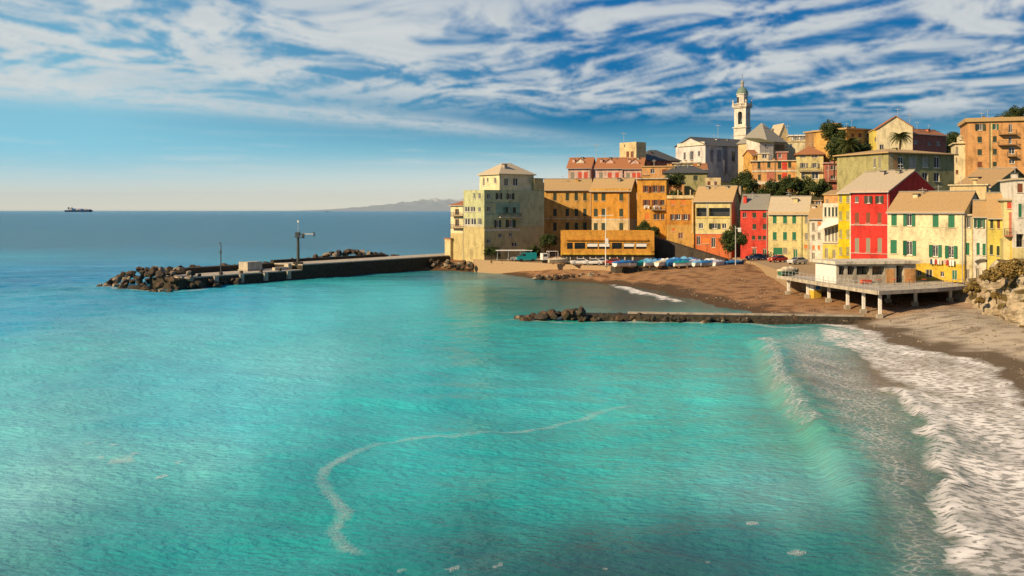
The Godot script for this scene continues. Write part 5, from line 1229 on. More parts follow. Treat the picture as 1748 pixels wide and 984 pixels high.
# The weathered rock face beside the houses: columns of stone with scrub along its brow.
func cliff() -> void:
	var line := poly2([63.0, -139.5, 62.3, -133.5, 60.4, -127, 58.2, -118, 56.2, -107.5, 53.6, -96, 51.5, -84, 52, -68, 55, -50])
	var st := surface()
	st.set_smooth_group(-1)
	var nu := 150
	var nv := 44
	var total := 0.0
	for i in line.size() - 1:
		total += line[i].distance_to(line[i + 1])
	var pts := []
	for i in nu + 1:
		var s := total * i / nu
		var k := 0
		while k < line.size() - 2 and s > line[k].distance_to(line[k + 1]):
			s -= line[k].distance_to(line[k + 1])
			k += 1
		var p := line[k].lerp(line[k + 1], s / line[k].distance_to(line[k + 1]))
		var e := (line[k + 1] - line[k]).normalized()
		var out := Vector2(-e.y, e.x)
		var row := []
		var t0 := total * i / nu
		var top := lerpf(5.3, 8.3, smoothstep(2.0, 14.0, t0)) + sand_noise.get_noise_2d(t0 * 1.6, 7.0) * 1.1
		for j in nv + 1:
			var f := float(j) / nv
			var y := lerpf(0.6, top, minf(1.0, f / 0.72))
			var col := sand_noise.get_noise_2d(t0 * 3.0, y * 0.55) * 1.7 + sand_noise.get_noise_2d(t0 * 7.0 + 50.0, y * 3.0) * 1.1 + absf(sand_noise.get_noise_2d(t0 * 5.0 + 9.0, y * 0.8)) * -2.2
			var lean := -0.30 * (y - 1.0)
			var back := 0.0 if f <= 0.72 else (f - 0.72) / 0.28 * 13.0
			var q := p + out * (col + lean - back)
			var yy := y + (back * 0.10 + sand_noise.get_noise_2d(q.x * 2.5, q.y * 2.5) * 0.8 if back > 0.0 else 0.0)
			row.append(Vector3(q.x, yy, q.y))
		pts.append(row)
	for i in nu:
		for j in nv:
			var quad_pts := [pts[i][j], pts[i + 1][j], pts[i + 1][j + 1], pts[i][j + 1]]
			for t in [[0, 1, 2], [0, 2, 3]]:
				var a: Vector3 = quad_pts[t[0]]
				var b: Vector3 = quad_pts[t[1]]
				var c: Vector3 = quad_pts[t[2]]
				var n := (b - a).cross(c - a).normalized()
				if n.dot(Vector3(-0.5, 0.6, 0.6)) < 0.0:
					n = -n
				var h := sand_noise.get_noise_3d(a.x * 1.1, a.y * 1.1, a.z * 1.1)
				var g := sand_noise.get_noise_3d(a.x * 2.6 + 70.0, a.y * 2.6, a.z * 2.6)
				var col := Vector3(0.50, 0.43, 0.31).lerp(Vector3(0.27, 0.20, 0.125), clampf(0.5 + h * 1.6, 0.0, 1.0))
				if g > 0.22:
					col = Vector3(0.13, 0.10, 0.04)
				if j > nv * 0.72:
					col = Vector3(0.17, 0.13, 0.06) if h < 0.1 else Vector3(0.30, 0.21, 0.11)
				st.set_color(Color(col.x, col.y, col.z))
				tri(st, a, b, c, n)
	structure("cliff", st.commit(), M["cliff"], "weathered tan rock face rising from the shingle beach")

# ---------------------------------------------------------------- foam

const FOAM_LINES := [[[10.31, -77.3, 7.32, -74.12, 2.71, -69.04, -0.55, -66.32, -2.86, -64.95, -5.47, -63.8, -8.67, -62.22, -10.02, -59.29, -10.7, -56.5, -10.28, -53.62, -9.15, -50.91, -8.5, -48.93, -8.38, -45.99, -7.24, -43.75, -6.12, -42.14], 0.6, 0.58]]
const FOAM_AREAS := [[[38.7, -126.0, 43.1, -127.92, 43.77, -121.74, 42.03, -111.01, 44.09, -102.02, 45.61, -93.68, 42.41, -85.42, 38.77, -75.9, 37.33, -70.79, 33.7, -58.6, 24.05, -39.38, 17.68, -38.77, 21.0, -46.67, 23.87, -54.78, 27.23, -63.0, 30.26, -73.04, 33.54, -90.0, 35.38, -105.0, 35.18, -114.55], 1.6, 0.85], [[29.72, -117.21, 38.32, -124.75, 36.91, -109.57, 33.54, -90.0, 30.71, -74.12, 26.63, -61.46, 23.49, -53.62, 20.52, -45.0, 18.14, -38.77, 13.98, -38.77, 17.39, -46.67, 19.64, -57.27, 22.32, -74.12, 25.61, -93.33], 3.0, 0.8]]

func foam_patch(called: String, label: String, m: Material, rect: Rect2, step: float, lines: Array, areas: Array, scale_uv: float, lift := 0.04, wobble := 1.3) -> void:
	var ls := []
	for l in lines:
		ls.append([poly2(l[0]), l[1], l[2]])
	var ars := []
	for a in areas:
		ars.append([poly2(a[0]), a[1], a[2]])
	var nx := int(rect.size.x / step)
	var nz := int(rect.size.y / step)
	var idx_of := PackedInt32Array()
	var v := PackedVector3Array()
	var nn := PackedVector3Array()
	var uv := PackedVector2Array()
	var cc := PackedColorArray()
	idx_of.resize((nx + 1) * (nz + 1))
	for j in nz + 1:
		for i in nx + 1:
			var q := rect.position + Vector2(i, j) * step
			var wob := Vector2(wave_noise.get_noise_2d(q.x, q.y), wave_noise.get_noise_2d(q.x + 90.0, q.y)) * wobble
			var dens := 0.0
			for l in ls:
				var d: float = near_line(l[0], q + wob)[0]
				var along: float = near_line(l[0], q + wob)[2]
				var edge: float = smoothstep(0.0, 0.06, along) * smoothstep(0.0, 0.06, 1.0 - along)
				dens = maxf(dens, l[2] * edge * (1.0 - smoothstep(0.0, l[1], d)) * (0.9 + 0.5 * tint_noise.get_noise_2d(q.x * 4.0, q.y * 4.0)))
			for a in ars:
				if Geometry2D.is_point_in_polygon(q + wob, a[0]):
					var near := 1e9
					for k in a[0].size():
						near = minf(near, Geometry2D.get_closest_point_to_segment(q + wob, a[0][k], a[0][(k + 1) % a[0].size()]).distance_squared_to(q + wob))
					dens = maxf(dens, a[2] * smoothstep(0.0, a[1], sqrt(near)) * (0.85 + 0.8 * tint_noise.get_noise_2d(q.x * 2.5, q.y * 2.5)))
			idx_of[j * (nx + 1) + i] = -1
			if dens > 0.02:
				idx_of[j * (nx + 1) + i] = v.size()
				var y := maxf(sea_height(q.x, q.y), beach_height(q.x, q.y)) + lift
				v.append(Vector3(q.x, y, q.y))
				nn.append(Vector3.UP)
				uv.append(q * scale_uv)
				cc.append(Color(1, 1, 1, clampf(dens, 0.0, 1.0)))
	var idx := PackedInt32Array()
	for j in nz:
		for i in nx:
			var a := idx_of[j * (nx + 1) + i]
			var b := idx_of[j * (nx + 1) + i + 1]
			var c := idx_of[(j + 1) * (nx + 1) + i]
			var d := idx_of[(j + 1) * (nx + 1) + i + 1]
			if a >= 0 and b >= 0 and d >= 0 and c >= 0:
				idx.append_array([a, b, d, a, d, c])
	if idx.is_empty():
		return
	var arr := []
	arr.resize(Mesh.ARRAY_MAX)
	arr[Mesh.ARRAY_VERTEX] = v
	arr[Mesh.ARRAY_NORMAL] = nn
	arr[Mesh.ARRAY_TEX_UV] = uv
	arr[Mesh.ARRAY_COLOR] = cc
	arr[Mesh.ARRAY_INDEX] = idx
	var mesh := ArrayMesh.new()
	mesh.add_surface_from_arrays(Mesh.PRIMITIVE_TRIANGLES, arr)
	var o := MeshInstance3D.new()
	o.name = numbered(called)
	o.mesh = mesh
	o.material_override = m
	add_child(o)
	tag(o, label, "foam", "", "stuff")

func build_foam() -> void:
	foam_patch("foam_line", "thin winding white foam line drifting across the open bay", M["foam"], Rect2(-13.3, -80.0, 26.3, 42.5), 0.25, [FOAM_LINES[0]], [], 1.0, 0.04, 0.5)
	foam_patch("swash_foam", "white foam sheet washing up the shingle beach", M["foam_fleck"], Rect2(15.7, -129.9, 31.9, 93.1), 0.4, [], [FOAM_AREAS[0]], 1.0)
	foam_patch("surf_foam", "broken lacy foam trailing behind the breaking wave", M["foam_lace"], Rect2(12.0, -126.8, 28.3, 90.0), 0.4, [], [FOAM_AREAS[1]], 1.0)
	foam_patch("swash_edge", "bright foam rim where the swash meets the beach", M["foam_froth"], Rect2(31.7, -130.6, 15.7, 73.3), 0.35, [[[39.64, -128.57, 42.88, -127.27, 43.77, -121.74, 41.84, -110.53, 43.91, -101.61, 45.44, -93.33, 42.2, -85.42, 38.58, -75.9, 37.12, -70.79, 33.74, -59.29], 1.5, 0.95]], [], 1.0, 0.07)
	foam_patch("breaker_foam", "white crest of the small breaker rolling to the beach", M["foam_froth"], Rect2(16.4, -83.8, 17.0, 46.4), 0.3, [[[30.49, -81.82, 31.45, -78.75, 29.62, -70.0, 26.63, -61.46, 24.4, -56.0, 22.53, -50.4, 20.52, -45.0, 18.42, -39.38], 1.1, 0.95]], [], 1.0, 0.10)
	foam_patch("wave_lip", "thin foaming lip of the green wave rising before the beach", M["foam_lace"], Rect2(18.3, -117.6, 13.0, 54.6), 0.3, [[[29.31, -115.6, 27.5, -105.0, 24.21, -90.0, 22.08, -78.75, 21.04, -70.99, 20.34, -64.95], 1.3, 0.95]], [], 1.0, 0.10)
	foam_patch("cove_foam", "short white foam crest inside the brown cove", M["foam_froth"], Rect2(18.9, -198.9, 10.8, 41.4), 0.4, [[[20.86, -196.88, 22.61, -180.0, 24.93, -170.27, 27.63, -159.49], 1.7, 1.1], [[14.26, -206.56, 18.87, -203.23, 20.62, -196.88], 1.2, 1.0]], [], 1.0)
	foam_patch("groyne_foam", "thin white wash along the foot of the groyne", M["foam"], Rect2(-3.1, -139.7, 43.8, 15.7), 0.4, [[[-1.13, -135.48, 2.13, -137.7, 4.44, -133.33, 6.75, -131.94, 13.89, -132.63, 21.79, -132.63, 31.55, -130.57, 34.2, -126.0, 38.7, -126.0], 1.4, 0.9]], [], 1.0)
	foam_patch("whitecaps", "scattered small white wavelet crests in the near bay", M["foam"], Rect2(-28.8, -64.8, 42.0, 25.5), 0.2, [[[-24.13, -58.33, -23.34, -58.6, -22.59, -59.02], 1.2, 1.0], [[-25.07, -58.74, -24.91, -59.02, -24.8, -59.43], 0.375, 1.0], [[-23.42, -59.72, -23.18, -60.0, -22.99, -60.43], 0.45, 1.0], [[-25.32, -61.46, -25.15, -61.76, -25.04, -62.22], 0.375, 1.0], [[-19.84, -58.06, -19.58, -58.33, -19.37, -58.74], 0.375, 1.0], [[-29.75, -59.72, -29.61, -60.0, -29.53, -60.43], 0.6, 1.0], [[-20.35, -55.14, -19.91, -55.38, -19.51, -55.75], 0.375, 1.0], [[-27.14, -62.38, -26.83, -62.69, -26.58, -63.16], 0.375, 1.0], [[-2.92, -40.84, -2.54, -40.98, -2.16, -41.18], 0.375, 1.0], [[-0.93, -41.04, -0.59, -41.18, -0.25, -41.38], 0.375, 1.0], [[-4.96, -40.84, -4.73, -40.98, -4.51, -41.18], 0.3, 1.0], [[11.02, -46.07, 11.45, -46.24, 11.9, -46.49], 0.375, 1.0], [[11.83, -42.57, 12.23, -42.71, 12.65, -42.93], 0.45, 1.0], [[3.57, -41.04, 3.82, -41.18, 4.09, -41.38], 0.3, 1.0], [[8.06, -41.52, 8.33, -41.65, 8.62, -41.86], 0.3, 1.0]], [], 1.6, 0.05, 0.5)
	foam_patch("head_foam", "thin white wash around the boulders of the breakwater head", M["foam"], Rect2(-84.4, -197.3, 28.9, 15.4), 0.5, [[[-82.44, -195.35, -76.59, -190.91, -69.33, -186.67, -61.75, -183.94, -57.54, -188.06], 1.6, .9]], [], 1.0)

# ---------------------------------------------------------------- breakwater, groyne, terrace, small things

func place_rock(root: Node3D, at: Vector3, size: float, pale := 0.12) -> void:
	var m: Material = M["rock"]
	var t := rng.randf()
	if t < pale:
		m = M["rock_pale"]
	elif t < 0.5:
		m = M["rock_brown"]
	var b := Basis.from_euler(Vector3(rng.randf_range(-0.5, 0.5), rng.randf() * TAU, rng.randf_range(-0.5, 0.5))) * Basis.from_scale(Vector3(rng.randf_range(0.9, 1.4), rng.randf_range(0.65, 1.0), rng.randf_range(0.9, 1.3)) * size)
	part(root, "rock", boulders[rng.randi() % boulders.size()], m, root.transform.affine_inverse() * Transform3D(b, at))

func strip(a: Vector2, ea: Vector2, en: Vector2, s0: float, s1: float, w0: float, w1: float) -> PackedVector2Array:
	var p := PackedVector2Array()
	for q in [[s0, w0], [s1, w0], [s1, w1], [s0, w1]]:
		var r: Vector2 = a + ea * q[0] + en * q[1]
		p.append(Vector2(r.x, -r.y))
	return p

func prism_part(root: Node3D, called: String, poly: PackedVector2Array, y0: float, y1: float, m: Material) -> MeshInstance3D:
	var st := surface()
	st_prism(st, poly, y0, y1)
	return part(root, called, st.commit(), m, root.transform.affine_inverse())

func build_shore_works() -> void:
	# x east, d metres out from the headland: the mole leaves the houses and runs out to its head
	var o := Vector2(-64.0, 186.5)
	var ea := Vector2(0.56, 0.83).normalized()
	var en := Vector2(-ea.y, ea.x)
	var at := func(s: float, w: float, y: float) -> Vector3:
		var r: Vector2 = o + ea * s + en * w
		return Vector3(r.x, y, -r.y)
	var br := thing("breakwater", "long dark stone breakwater with pale deck and boulder armour", "breakwater", at.call(40.0, 5.0, 0.0))
	prism_part(br, "quay_wall", strip(o, ea, en, 1.0, 33.0, 0.0, 9.0), -1.5, 1.95, M["sea_wall"])
	prism_part(br, "quay_deck", strip(o, ea, en, 3.0, 33.0, 0.15, 8.995), 1.955, 2.2, M["concrete_pale"])
	prism_part(br, "mole_wall", strip(o, ea, en, 33.02, 96.0, 0.0, 10.0), -1.5, 3.1, M["sea_wall"])
	prism_part(br, "mole_deck", strip(o, ea, en, 33.05, 96.0, 0.1, 9.0), 3.105, 3.35, M["concrete_pale"])
	prism_part(br, "mole_wall", strip(o, ea, en, 5.0, 33.0, 9.01, 12.0), -1.5, 3.3, M["sea_wall"])
	prism_part(br, "parapet", strip(o, ea, en, 33.03, 70.0, 9.05, 10.2), 3.12, 4.0, M["sea_wall"])
	for k in 5:
		prism_part(br, "bollard", strip(o, ea, en, 6.0 + k * 5.2, 6.5 + k * 5.2, 0.4, 0.9), 2.205, 2.75, M["stone_and_shade"])
	for k in 4:
		prism_part(br, "fender_block", strip(o, ea, en, 9.0 + k * 6.4, 10.0 + k * 6.4, -0.5, -0.005), 0.4, 2.1, M["concrete"])
	# head: a heap of boulders from the quay's end round to the open sea
	for k in 92:
		var w := rng.randf_range(-1.5, 21.5)
		var f := rng.randf()
		var s := -3.2 + f * 8.5
		var top := 3.4 * smoothstep(0.0, 0.55, f) * (1.0 - smoothstep(15.0, 22.5, w)) * smoothstep(-2.5, 4.0, w + 2.0 * f)
		place_rock(br, at.call(s, w, maxf(-0.1, top - rng.randf() * 0.7)), rng.randf_range(0.65, 1.2), 0.2)
	for k in 26:
		place_rock(br, at.call(rng.randf_range(3.0, 16.0), rng.randf_range(-1.6, 0.6), rng.randf_range(0.0, 1.2)), rng.randf_range(0.7, 1.15), 0.1)
	# seaward armour along the mole
	for k in 100:
		var s := 4.0 + 78.0 * (k + rng.randf()) / 100.0
		var high := 2.6 + 1.9 * exp(-pow((s - 62.0) / 12.0, 2.0)) + rng.randf_range(-0.3, 0.35)
		place_rock(br, at.call(s, 13.0 + rng.randf() * 2.6, high), rng.randf_range(0.8, 1.35), 0.06)
	for k in 40:
		var s := 4.0 + 78.0 * (k + rng.randf()) / 40.0
		place_rock(br, at.call(s, 16.0 + rng.randf() * 3.0, 0.6), rng.randf_range(1.0, 1.5), 0.06)
	var cb := thing("concrete_block", "large pale concrete block standing on the breakwater quay", "block", at.call(24.5, 7.2, 2.205))
	prism_part(cb, "body", strip(o, ea, en, 22.6, 26.6, 5.6, 8.4), 2.207, 4.1, M["concrete_pale"])
	prism_part(cb, "base", strip(o, ea, en, 22.3, 26.9, 5.3, 8.7), 2.204, 2.5, M["concrete"])
	cb = thing("concrete_block", "small pale concrete kerb block beside the crane post", "block", at.call(30.0, 4.0, 2.205))
	prism_part(cb, "body", strip(o, ea, en, 27.5, 31.0, 2.6, 3.5), 2.206, 2.8, M["concrete_pale"])
	prism_part(cb, "end_stone", strip(o, ea, en, 31.1, 32.0, 2.4, 3.7), 2.206, 3.5, M["concrete_pale"])
	# jib crane on the quay
	var cp: Vector3 = at.call(33.6, 2.0, 3.355)
	var cr := thing("jib_crane", "dark jib crane post with a short arm on the breakwater", "crane", cp)
	var st := surface()
	st_tube(st, Vector3.ZERO, Vector3(0, 5.8, 0), 0.34, 0.28, 10)
	part(cr, "post", st.commit(), M["dark_metal"])
	box(cr, "foot", Vector3(0, 0.2, 0), Vector3(1.8, 0.4, 1.8), M["stone_and_shade"])
	box(cr, "platform", Vector3(0.2, 5.9, 0), Vector3(2.0, 0.2, 1.4), M["dark_metal"])
	box(cr, "winch", Vector3(-0.1, 6.5, 0), Vector3(0.9, 0.9, 0.9), M["dark_metal"])
	box(cr, "arm", Vector3(2.0, 6.55, 0), Vector3(3.0, 0.28, 0.28), M["grey_metal"])
	box(cr, "arm_end", Vector3(3.5, 6.5, 0), Vector3(0.24, 1.0, 0.4), M["dark_metal"])
	box(cr, "hoist", Vector3(1.1, 6.15, 0), Vector3(0.5, 1.0, 0.5), M["dark_metal"])
	st = surface()
	st_tube(st, Vector3(0, 6.9, 0), Vector3(0, 9.2, 0), 0.06, 0.05, 6)
	part(cr, "lamp_mast", st.commit(), M["grey_metal"])
	box(cr, "lamp_head", Vector3(0, 9.3, 0), Vector3(0.35, 0.5, 0.35), M["white_paint"])
	var lp: Vector3 = at.call(13.4, 3.0, 2.205)
	var lamp := thing("lamp_post", "thin dark lamp post on the low breakwater quay", "lamp post", lp)
	st = surface()
	st_tube(st, Vector3.ZERO, Vector3(0, 6.2, 0), 0.13, 0.08, 8)
	part(lamp, "post", st.commit(), M["dark_metal"])
	box(lamp, "lamp_head", Vector3(-0.2, 6.25, 0), Vector3(0.6, 0.16, 0.25), M["dark_metal"])
	box(lamp, "signal_box", Vector3(0, 4.4, 0.12), Vector3(0.35, 0.6, 0.25), M["dark_metal"])
	box(lamp, "foot", Vector3(0, 0.15, 0), Vector3(0.7, 0.3, 0.7), M["concrete"])
	# groyne in front of the inner cove
	var go := Vector2(7.0, 136.6)
	var ga := (Vector2(46.0, 131.6) - go).normalized()
	var gn := Vector2(-ga.y, ga.x)
	var gr := thing("groyne", "low dark stone groyne with a boulder tip between the two coves", "groyne", Vector3(26, 0, -134))
	prism_part(gr, "wall", strip(go, ga, gn, 0.0, 41.0, -1.4, 1.5), -1.5, 0.74, M["sea_wall"])
	prism_part(gr, "cap", strip(go, ga, gn, 9.0, 40.6, 0.7, 1.45), 0.745, 0.98, M["concrete"])  # paler strip painted in for the sunlit back edge
	prism_part(gr, "apron", strip(go, ga, gn, 26.0, 41.0, -2.9, -1.605), -1.5, 0.35, M["sea_wall"])
	for k in 42:
		var t := rng.randf()
		var s := -6.0 + t * 9.0
		place_rock(gr, Vector3(go.x + ga.x * s + rng.randf_range(-0.5, 0.5), maxf(-0.1, 1.2 * t - rng.randf() * 0.6 + 0.1), -(go.y + ga.y * s + rng.randf_range(-2.2, 2.2))), rng.randf_range(0.55, 1.1), 0.05)
	for k in 84:
		var s := 1.0 + 38.0 * pow(rng.randf(), 1.3)
		var q := go + ga * s + gn * rng.randf_range(-2.7, -0.9)
		place_rock(gr, Vector3(q.x, rng.randf_range(-0.1, 0.55), -q.y), rng.randf_range(0.35, 0.75), 0.05)
	for k in 46:
		var s := 38.0 * rng.randf()
		var q := go + ga * s + gn * rng.randf_range(-1.3, 0.5)
		place_rock(gr, Vector3(q.x, rng.randf_range(0.55, 0.8), -q.y), rng.randf_range(0.2, 0.42), 0.05)
	var sw := thing("sea_wall", "dark retaining wall under the row of covered boats", "wall", Vector3(36, 0, -207))
	prism_part(sw, "wall", poly2([21.2, -211.5, 21.9, -208.2, 49.3, -205.6, 49.3, -206.2, 22.2, -208.8, 21.6, -211.5]), -0.5, 3.02, M["stone_and_shade"])  # one dark tone over the whole wall
	prism_part(sw, "coping", poly2([21.8, -208.15, 49.4, -205.5, 49.4, -206.4, 22.0, -209.0]), 3.024, 3.16, M["stone_and_shade"])
	for k in 9:
		prism_part(sw, "buttress", poly2([23.2 + k * 3.1, -208.0 + k * 0.30, 23.6 + k * 3.1, -207.96 + k * 0.30, 23.6 + k * 3.1, -207.5 + k * 0.30, 23.2 + k * 3.1, -207.54 + k * 0.30]), -0.5, 2.6, M["sea_wall"])
	# rubble under the boat park
	var rr := thing("rock_row", "row of dark boulders on the sand below the parked boats", "rocks", Vector3(13, 0, -213))
	for k in 46:
		var t := rng.randf()
		place_rock(rr, Vector3(lerpf(4.4, 23.0, t) + rng.randf_range(-0.6, 0.6), 0.15 + 1.15 * t + rng.randf_range(-0.2, 0.35), -lerpf(213.5, 209.0, t) + rng.randf_range(-1.3, 1.3)), rng.randf_range(0.5, 1.05), 0.16)
	rr = thing("rock_row", "tumbled rocks at the foot of the pale green seafront house", "rocks", Vector3(-18, 0, -246))
	for k in 44:
		var t := rng.randf()
		place_rock(rr, Vector3(lerpf(-26.0, -7.0, t), 0.8 + 1.7 * rng.randf(), -lerpf(254.0, 238.5, t) + rng.randf_range(-2.5, 1.5)), rng.randf_range(0.5, 1.1), 0.35)
	terrace()

func terrace() -> void:
	var dk := thing("beach_terrace", "pale concrete beach terrace standing on white pillars over the sand", "terrace", Vector3(52, 0.5, -142))
	var poly := poly2([47.8, -128.4, 57.6, -133.4, 65.0, -138.6, 64.5, -146.5, 47.0, -160.0, 43.2, -160.0, 45.2, -143.0])
	prism_part(dk, "deck", poly, 4.18, 4.45, M["concrete_pale"])
	# fascia boards along the two seaward edges
	for e in [[45.2, 143.0, 47.8, 128.4], [47.8, 128.4, 57.6, 133.4], [57.6, 133.4, 65.0, 138.6], [43.2, 160.0, 45.2, 143.0]]:
		var a := Vector2(e[0], e[1])
		var b := Vector2(e[2], e[3])
		var t := (b - a).normalized()
		var n := Vector2(t.y, -t.x)
		if n.dot(Vector2(-0.4, -1)) < 0.0:
			n = -n
		prism_part(dk, "fascia", strip(a, t, n, 0.0, a.distance_to(b), 0.004, 0.14), 4.02, 4.52, M["concrete_pale"])
	for p in [[48.6, 129.9], [47.9, 134.0], [47.3, 138.6], [46.6, 144.6], [45.4, 151.0], [44.3, 157.6], [55.8, 136.0], [54.0, 141.0], [61.6, 138.2]]:
		var y := beach_height(p[0], -p[1]) - 0.3
		var pil := box(dk, "pillar", Vector3(p[0], (y + 4.17) / 2, -p[1]), Vector3(0.36, 4.17 - y, 0.36), M["white_paint"], dk.transform.affine_inverse())
		pil.name = "pillar"
		box(dk, "footing", Vector3(p[0] - 0.1, y + 0.55, -p[1] + 0.1), Vector3(0.72, 0.6, 0.72), M["concrete"], dk.transform.affine_inverse())
	var st := surface()
	var rail := [Vector2(43.3, 159.8), Vector2(45.3, 143.0), Vector2(47.9, 128.6), Vector2(57.5, 133.6), Vector2(64.8, 138.8)]
	for i in rail.size() - 1:
		var length: float = rail[i].distance_to(rail[i + 1])
		for k in int(length / 1.4) + 1:
			var q: Vector2 = rail[i].lerp(rail[i + 1], k * 1.4 / length)
			st_box(st, Vector3(q.x - 0.025, 4.455, -q.y - 0.025), Vector3(q.x + 0.025, 5.45, -q.y + 0.025))
		for y in [4.95, 5.45]:
			st_tube(st, Vector3(rail[i].x, y, -rail[i].y), Vector3(rail[i + 1].x, y, -rail[i + 1].y), 0.02, 0.02, 5)
	part(dk, "railing", st.commit(), M["grey_metal"], dk.transform.affine_inverse())
	# stair post and sign under the terrace
	var sg := thing("beach_hut", "small yellow beach hut with a blue sign under the terrace", "hut", Vector3(46.4, beach_height(46.4, -150.5) - 0.1, -150.5), 0.25)
	box(sg, "wall", Vector3(0, 0.65, 0), Vector3(1.3, 1.3, 1.3), M["sunny_yellow"])
	box(sg, "upper_wall", Vector3(0, 1.7, 0), Vector3(1.3, 0.8, 1.3), M["white_paint"])
	box(sg, "sign", Vector3(0.1, 1.72, 0.68), Vector3(0.8, 0.62, 0.05), M["sign_blue"])
	box(sg, "roof", Vector3(0, 2.15, 0), Vector3(1.5, 0.1, 1.5), M["concrete"])
	# open-sided beach bar
	var bar := house("beach_bar", "open beach bar with a white end wall and flat roof on the terrace", "bar", Vector3(46.868, 4.45, -142), 0.175, 12.535, 6.4, 2.807, {"wall": "concrete_pale", "roof": ["flat", 0.42, 0.45], "roof_mat": "trim", "frame": "wood", "shutter": "wood", "bands": [["end_wall", "white_paint", 1, 0.093, 0.015, 6.248, 2.843, 0.06], ["bench", "shutter_red", 0, 3.72, 0.079, 5.238, 0.534, 0.5]]}, [["l", 0, 0.367, 1.293, 1.236, 2.541, "wood"], ["l", 0, 1.705, 1.275, 2.796, 2.528, "shutter_brown"], ["l", 0, 3.132, 1.248, 5.154, 2.514, "glass"], ["l", 0, 5.577, 1.221, 7.526, 2.49, "wood"], ["p", 0, 7.781, 0.02, 9.109, 2.078, "apricot"], ["l", 0, 9.399, 0.02, 10.596, 2.531, "shutter_dark"], ["p", 0, 10.716, 0.02, 12.455, 2.048, "apricot"]])
	bar_clutter()

# ---------------------------------------------------------------- plants

func tree(called: String, label: String, category: String, at: Vector3, h: float, r: float, kind: int, squash := 1.0, group := "") -> Node3D:
	var t := thing(called, label, category, at, rng.randf() * TAU, group)
	var ch := r * squash
	var st := surface()
	var top := h - ch * 1.2
	if top > 0.2:
		st_tube(st, Vector3(0, -0.4, 0), Vector3(0.1, top, 0), 0.06 + 0.03 * h * 0.5, 0.05 + 0.012 * h, 7)
	for k in 4:
		var a := TAU * k / 4.0 + 0.4
		st_tube(st, Vector3(0.1, maxf(0.0, top - 0.2), 0), Vector3(cos(a) * r * 0.55, h - ch * 0.9, sin(a) * r * 0.55), 0.04 + 0.008 * h, 0.02, 5)
	part(t, "trunk", st.commit(), M["bark"])
	part(t, "crown", crowns[kind], M["leaf"], Transform3D(Basis.from_scale(Vector3(r, ch, r)), Vector3(0, h - ch, 0)))
	return t

var frond: ArrayMesh

func palm(label: String, at: Vector3, h: float, r: float) -> void:
	if frond == null:
		var v := surface()
		for k in 22:
			var t := 0.06 + 0.94 * k / 22.0
			var c := Vector3(t, 0.55 * t - 0.95 * t * t, 0)
			var long := 0.30 * sin(PI * clampf(t * 0.92 + 0.08, 0.0, 1.0)) + 0.04
			for s in [-1.0, 1.0]:
				v.set_color(Color(0.05 + 0.02 * (k % 3), 0.085, 0.025))
				auto_tri(v, c + Vector3(-0.025, 0, 0), c + Vector3(0.03, 0, 0), c + Vector3(0.10, -0.14 * long / 0.3, s * long), Vector3.UP)
			v.set_color(Color(0.10, 0.09, 0.03))
			var c2 := Vector3(t + 0.045, 0.55 * (t + 0.045) - 0.95 * pow(t + 0.045, 2.0), 0)
			auto_quad(v, c + Vector3(0, 0, 0.012), c - Vector3(0, 0, 0.012), c2 - Vector3(0, 0, 0.012), c2 + Vector3(0, 0, 0.012), Vector3.UP)
		frond = v.commit()
	var p := thing("palm_tree", label, "palm tree", at)
	var st := surface()
	for k in 6:
		st_tube(st, Vector3(0.05 * k, h * k / 6.0 - 0.3, 0), Vector3(0.05 * (k + 1), h * (k + 1) / 6.0 - 0.3, 0), 0.30 - 0.015 * k, 0.27 - 0.015 * k, 8)
	part(p, "trunk", st.commit(), M["bark"])
	for k in 26:
		var a := k * 2.39996
		var pitch := lerpf(0.75, -0.55, k / 25.0)
		part(p, "frond", frond, M["leaf"], Transform3D(Basis(Vector3.UP, a) * Basis(Vector3(0, 0, 1), pitch) * Basis.from_scale(Vector3.ONE * r * rng.randf_range(0.85, 1.1)), Vector3(0.3, h - 0.35, 0)))

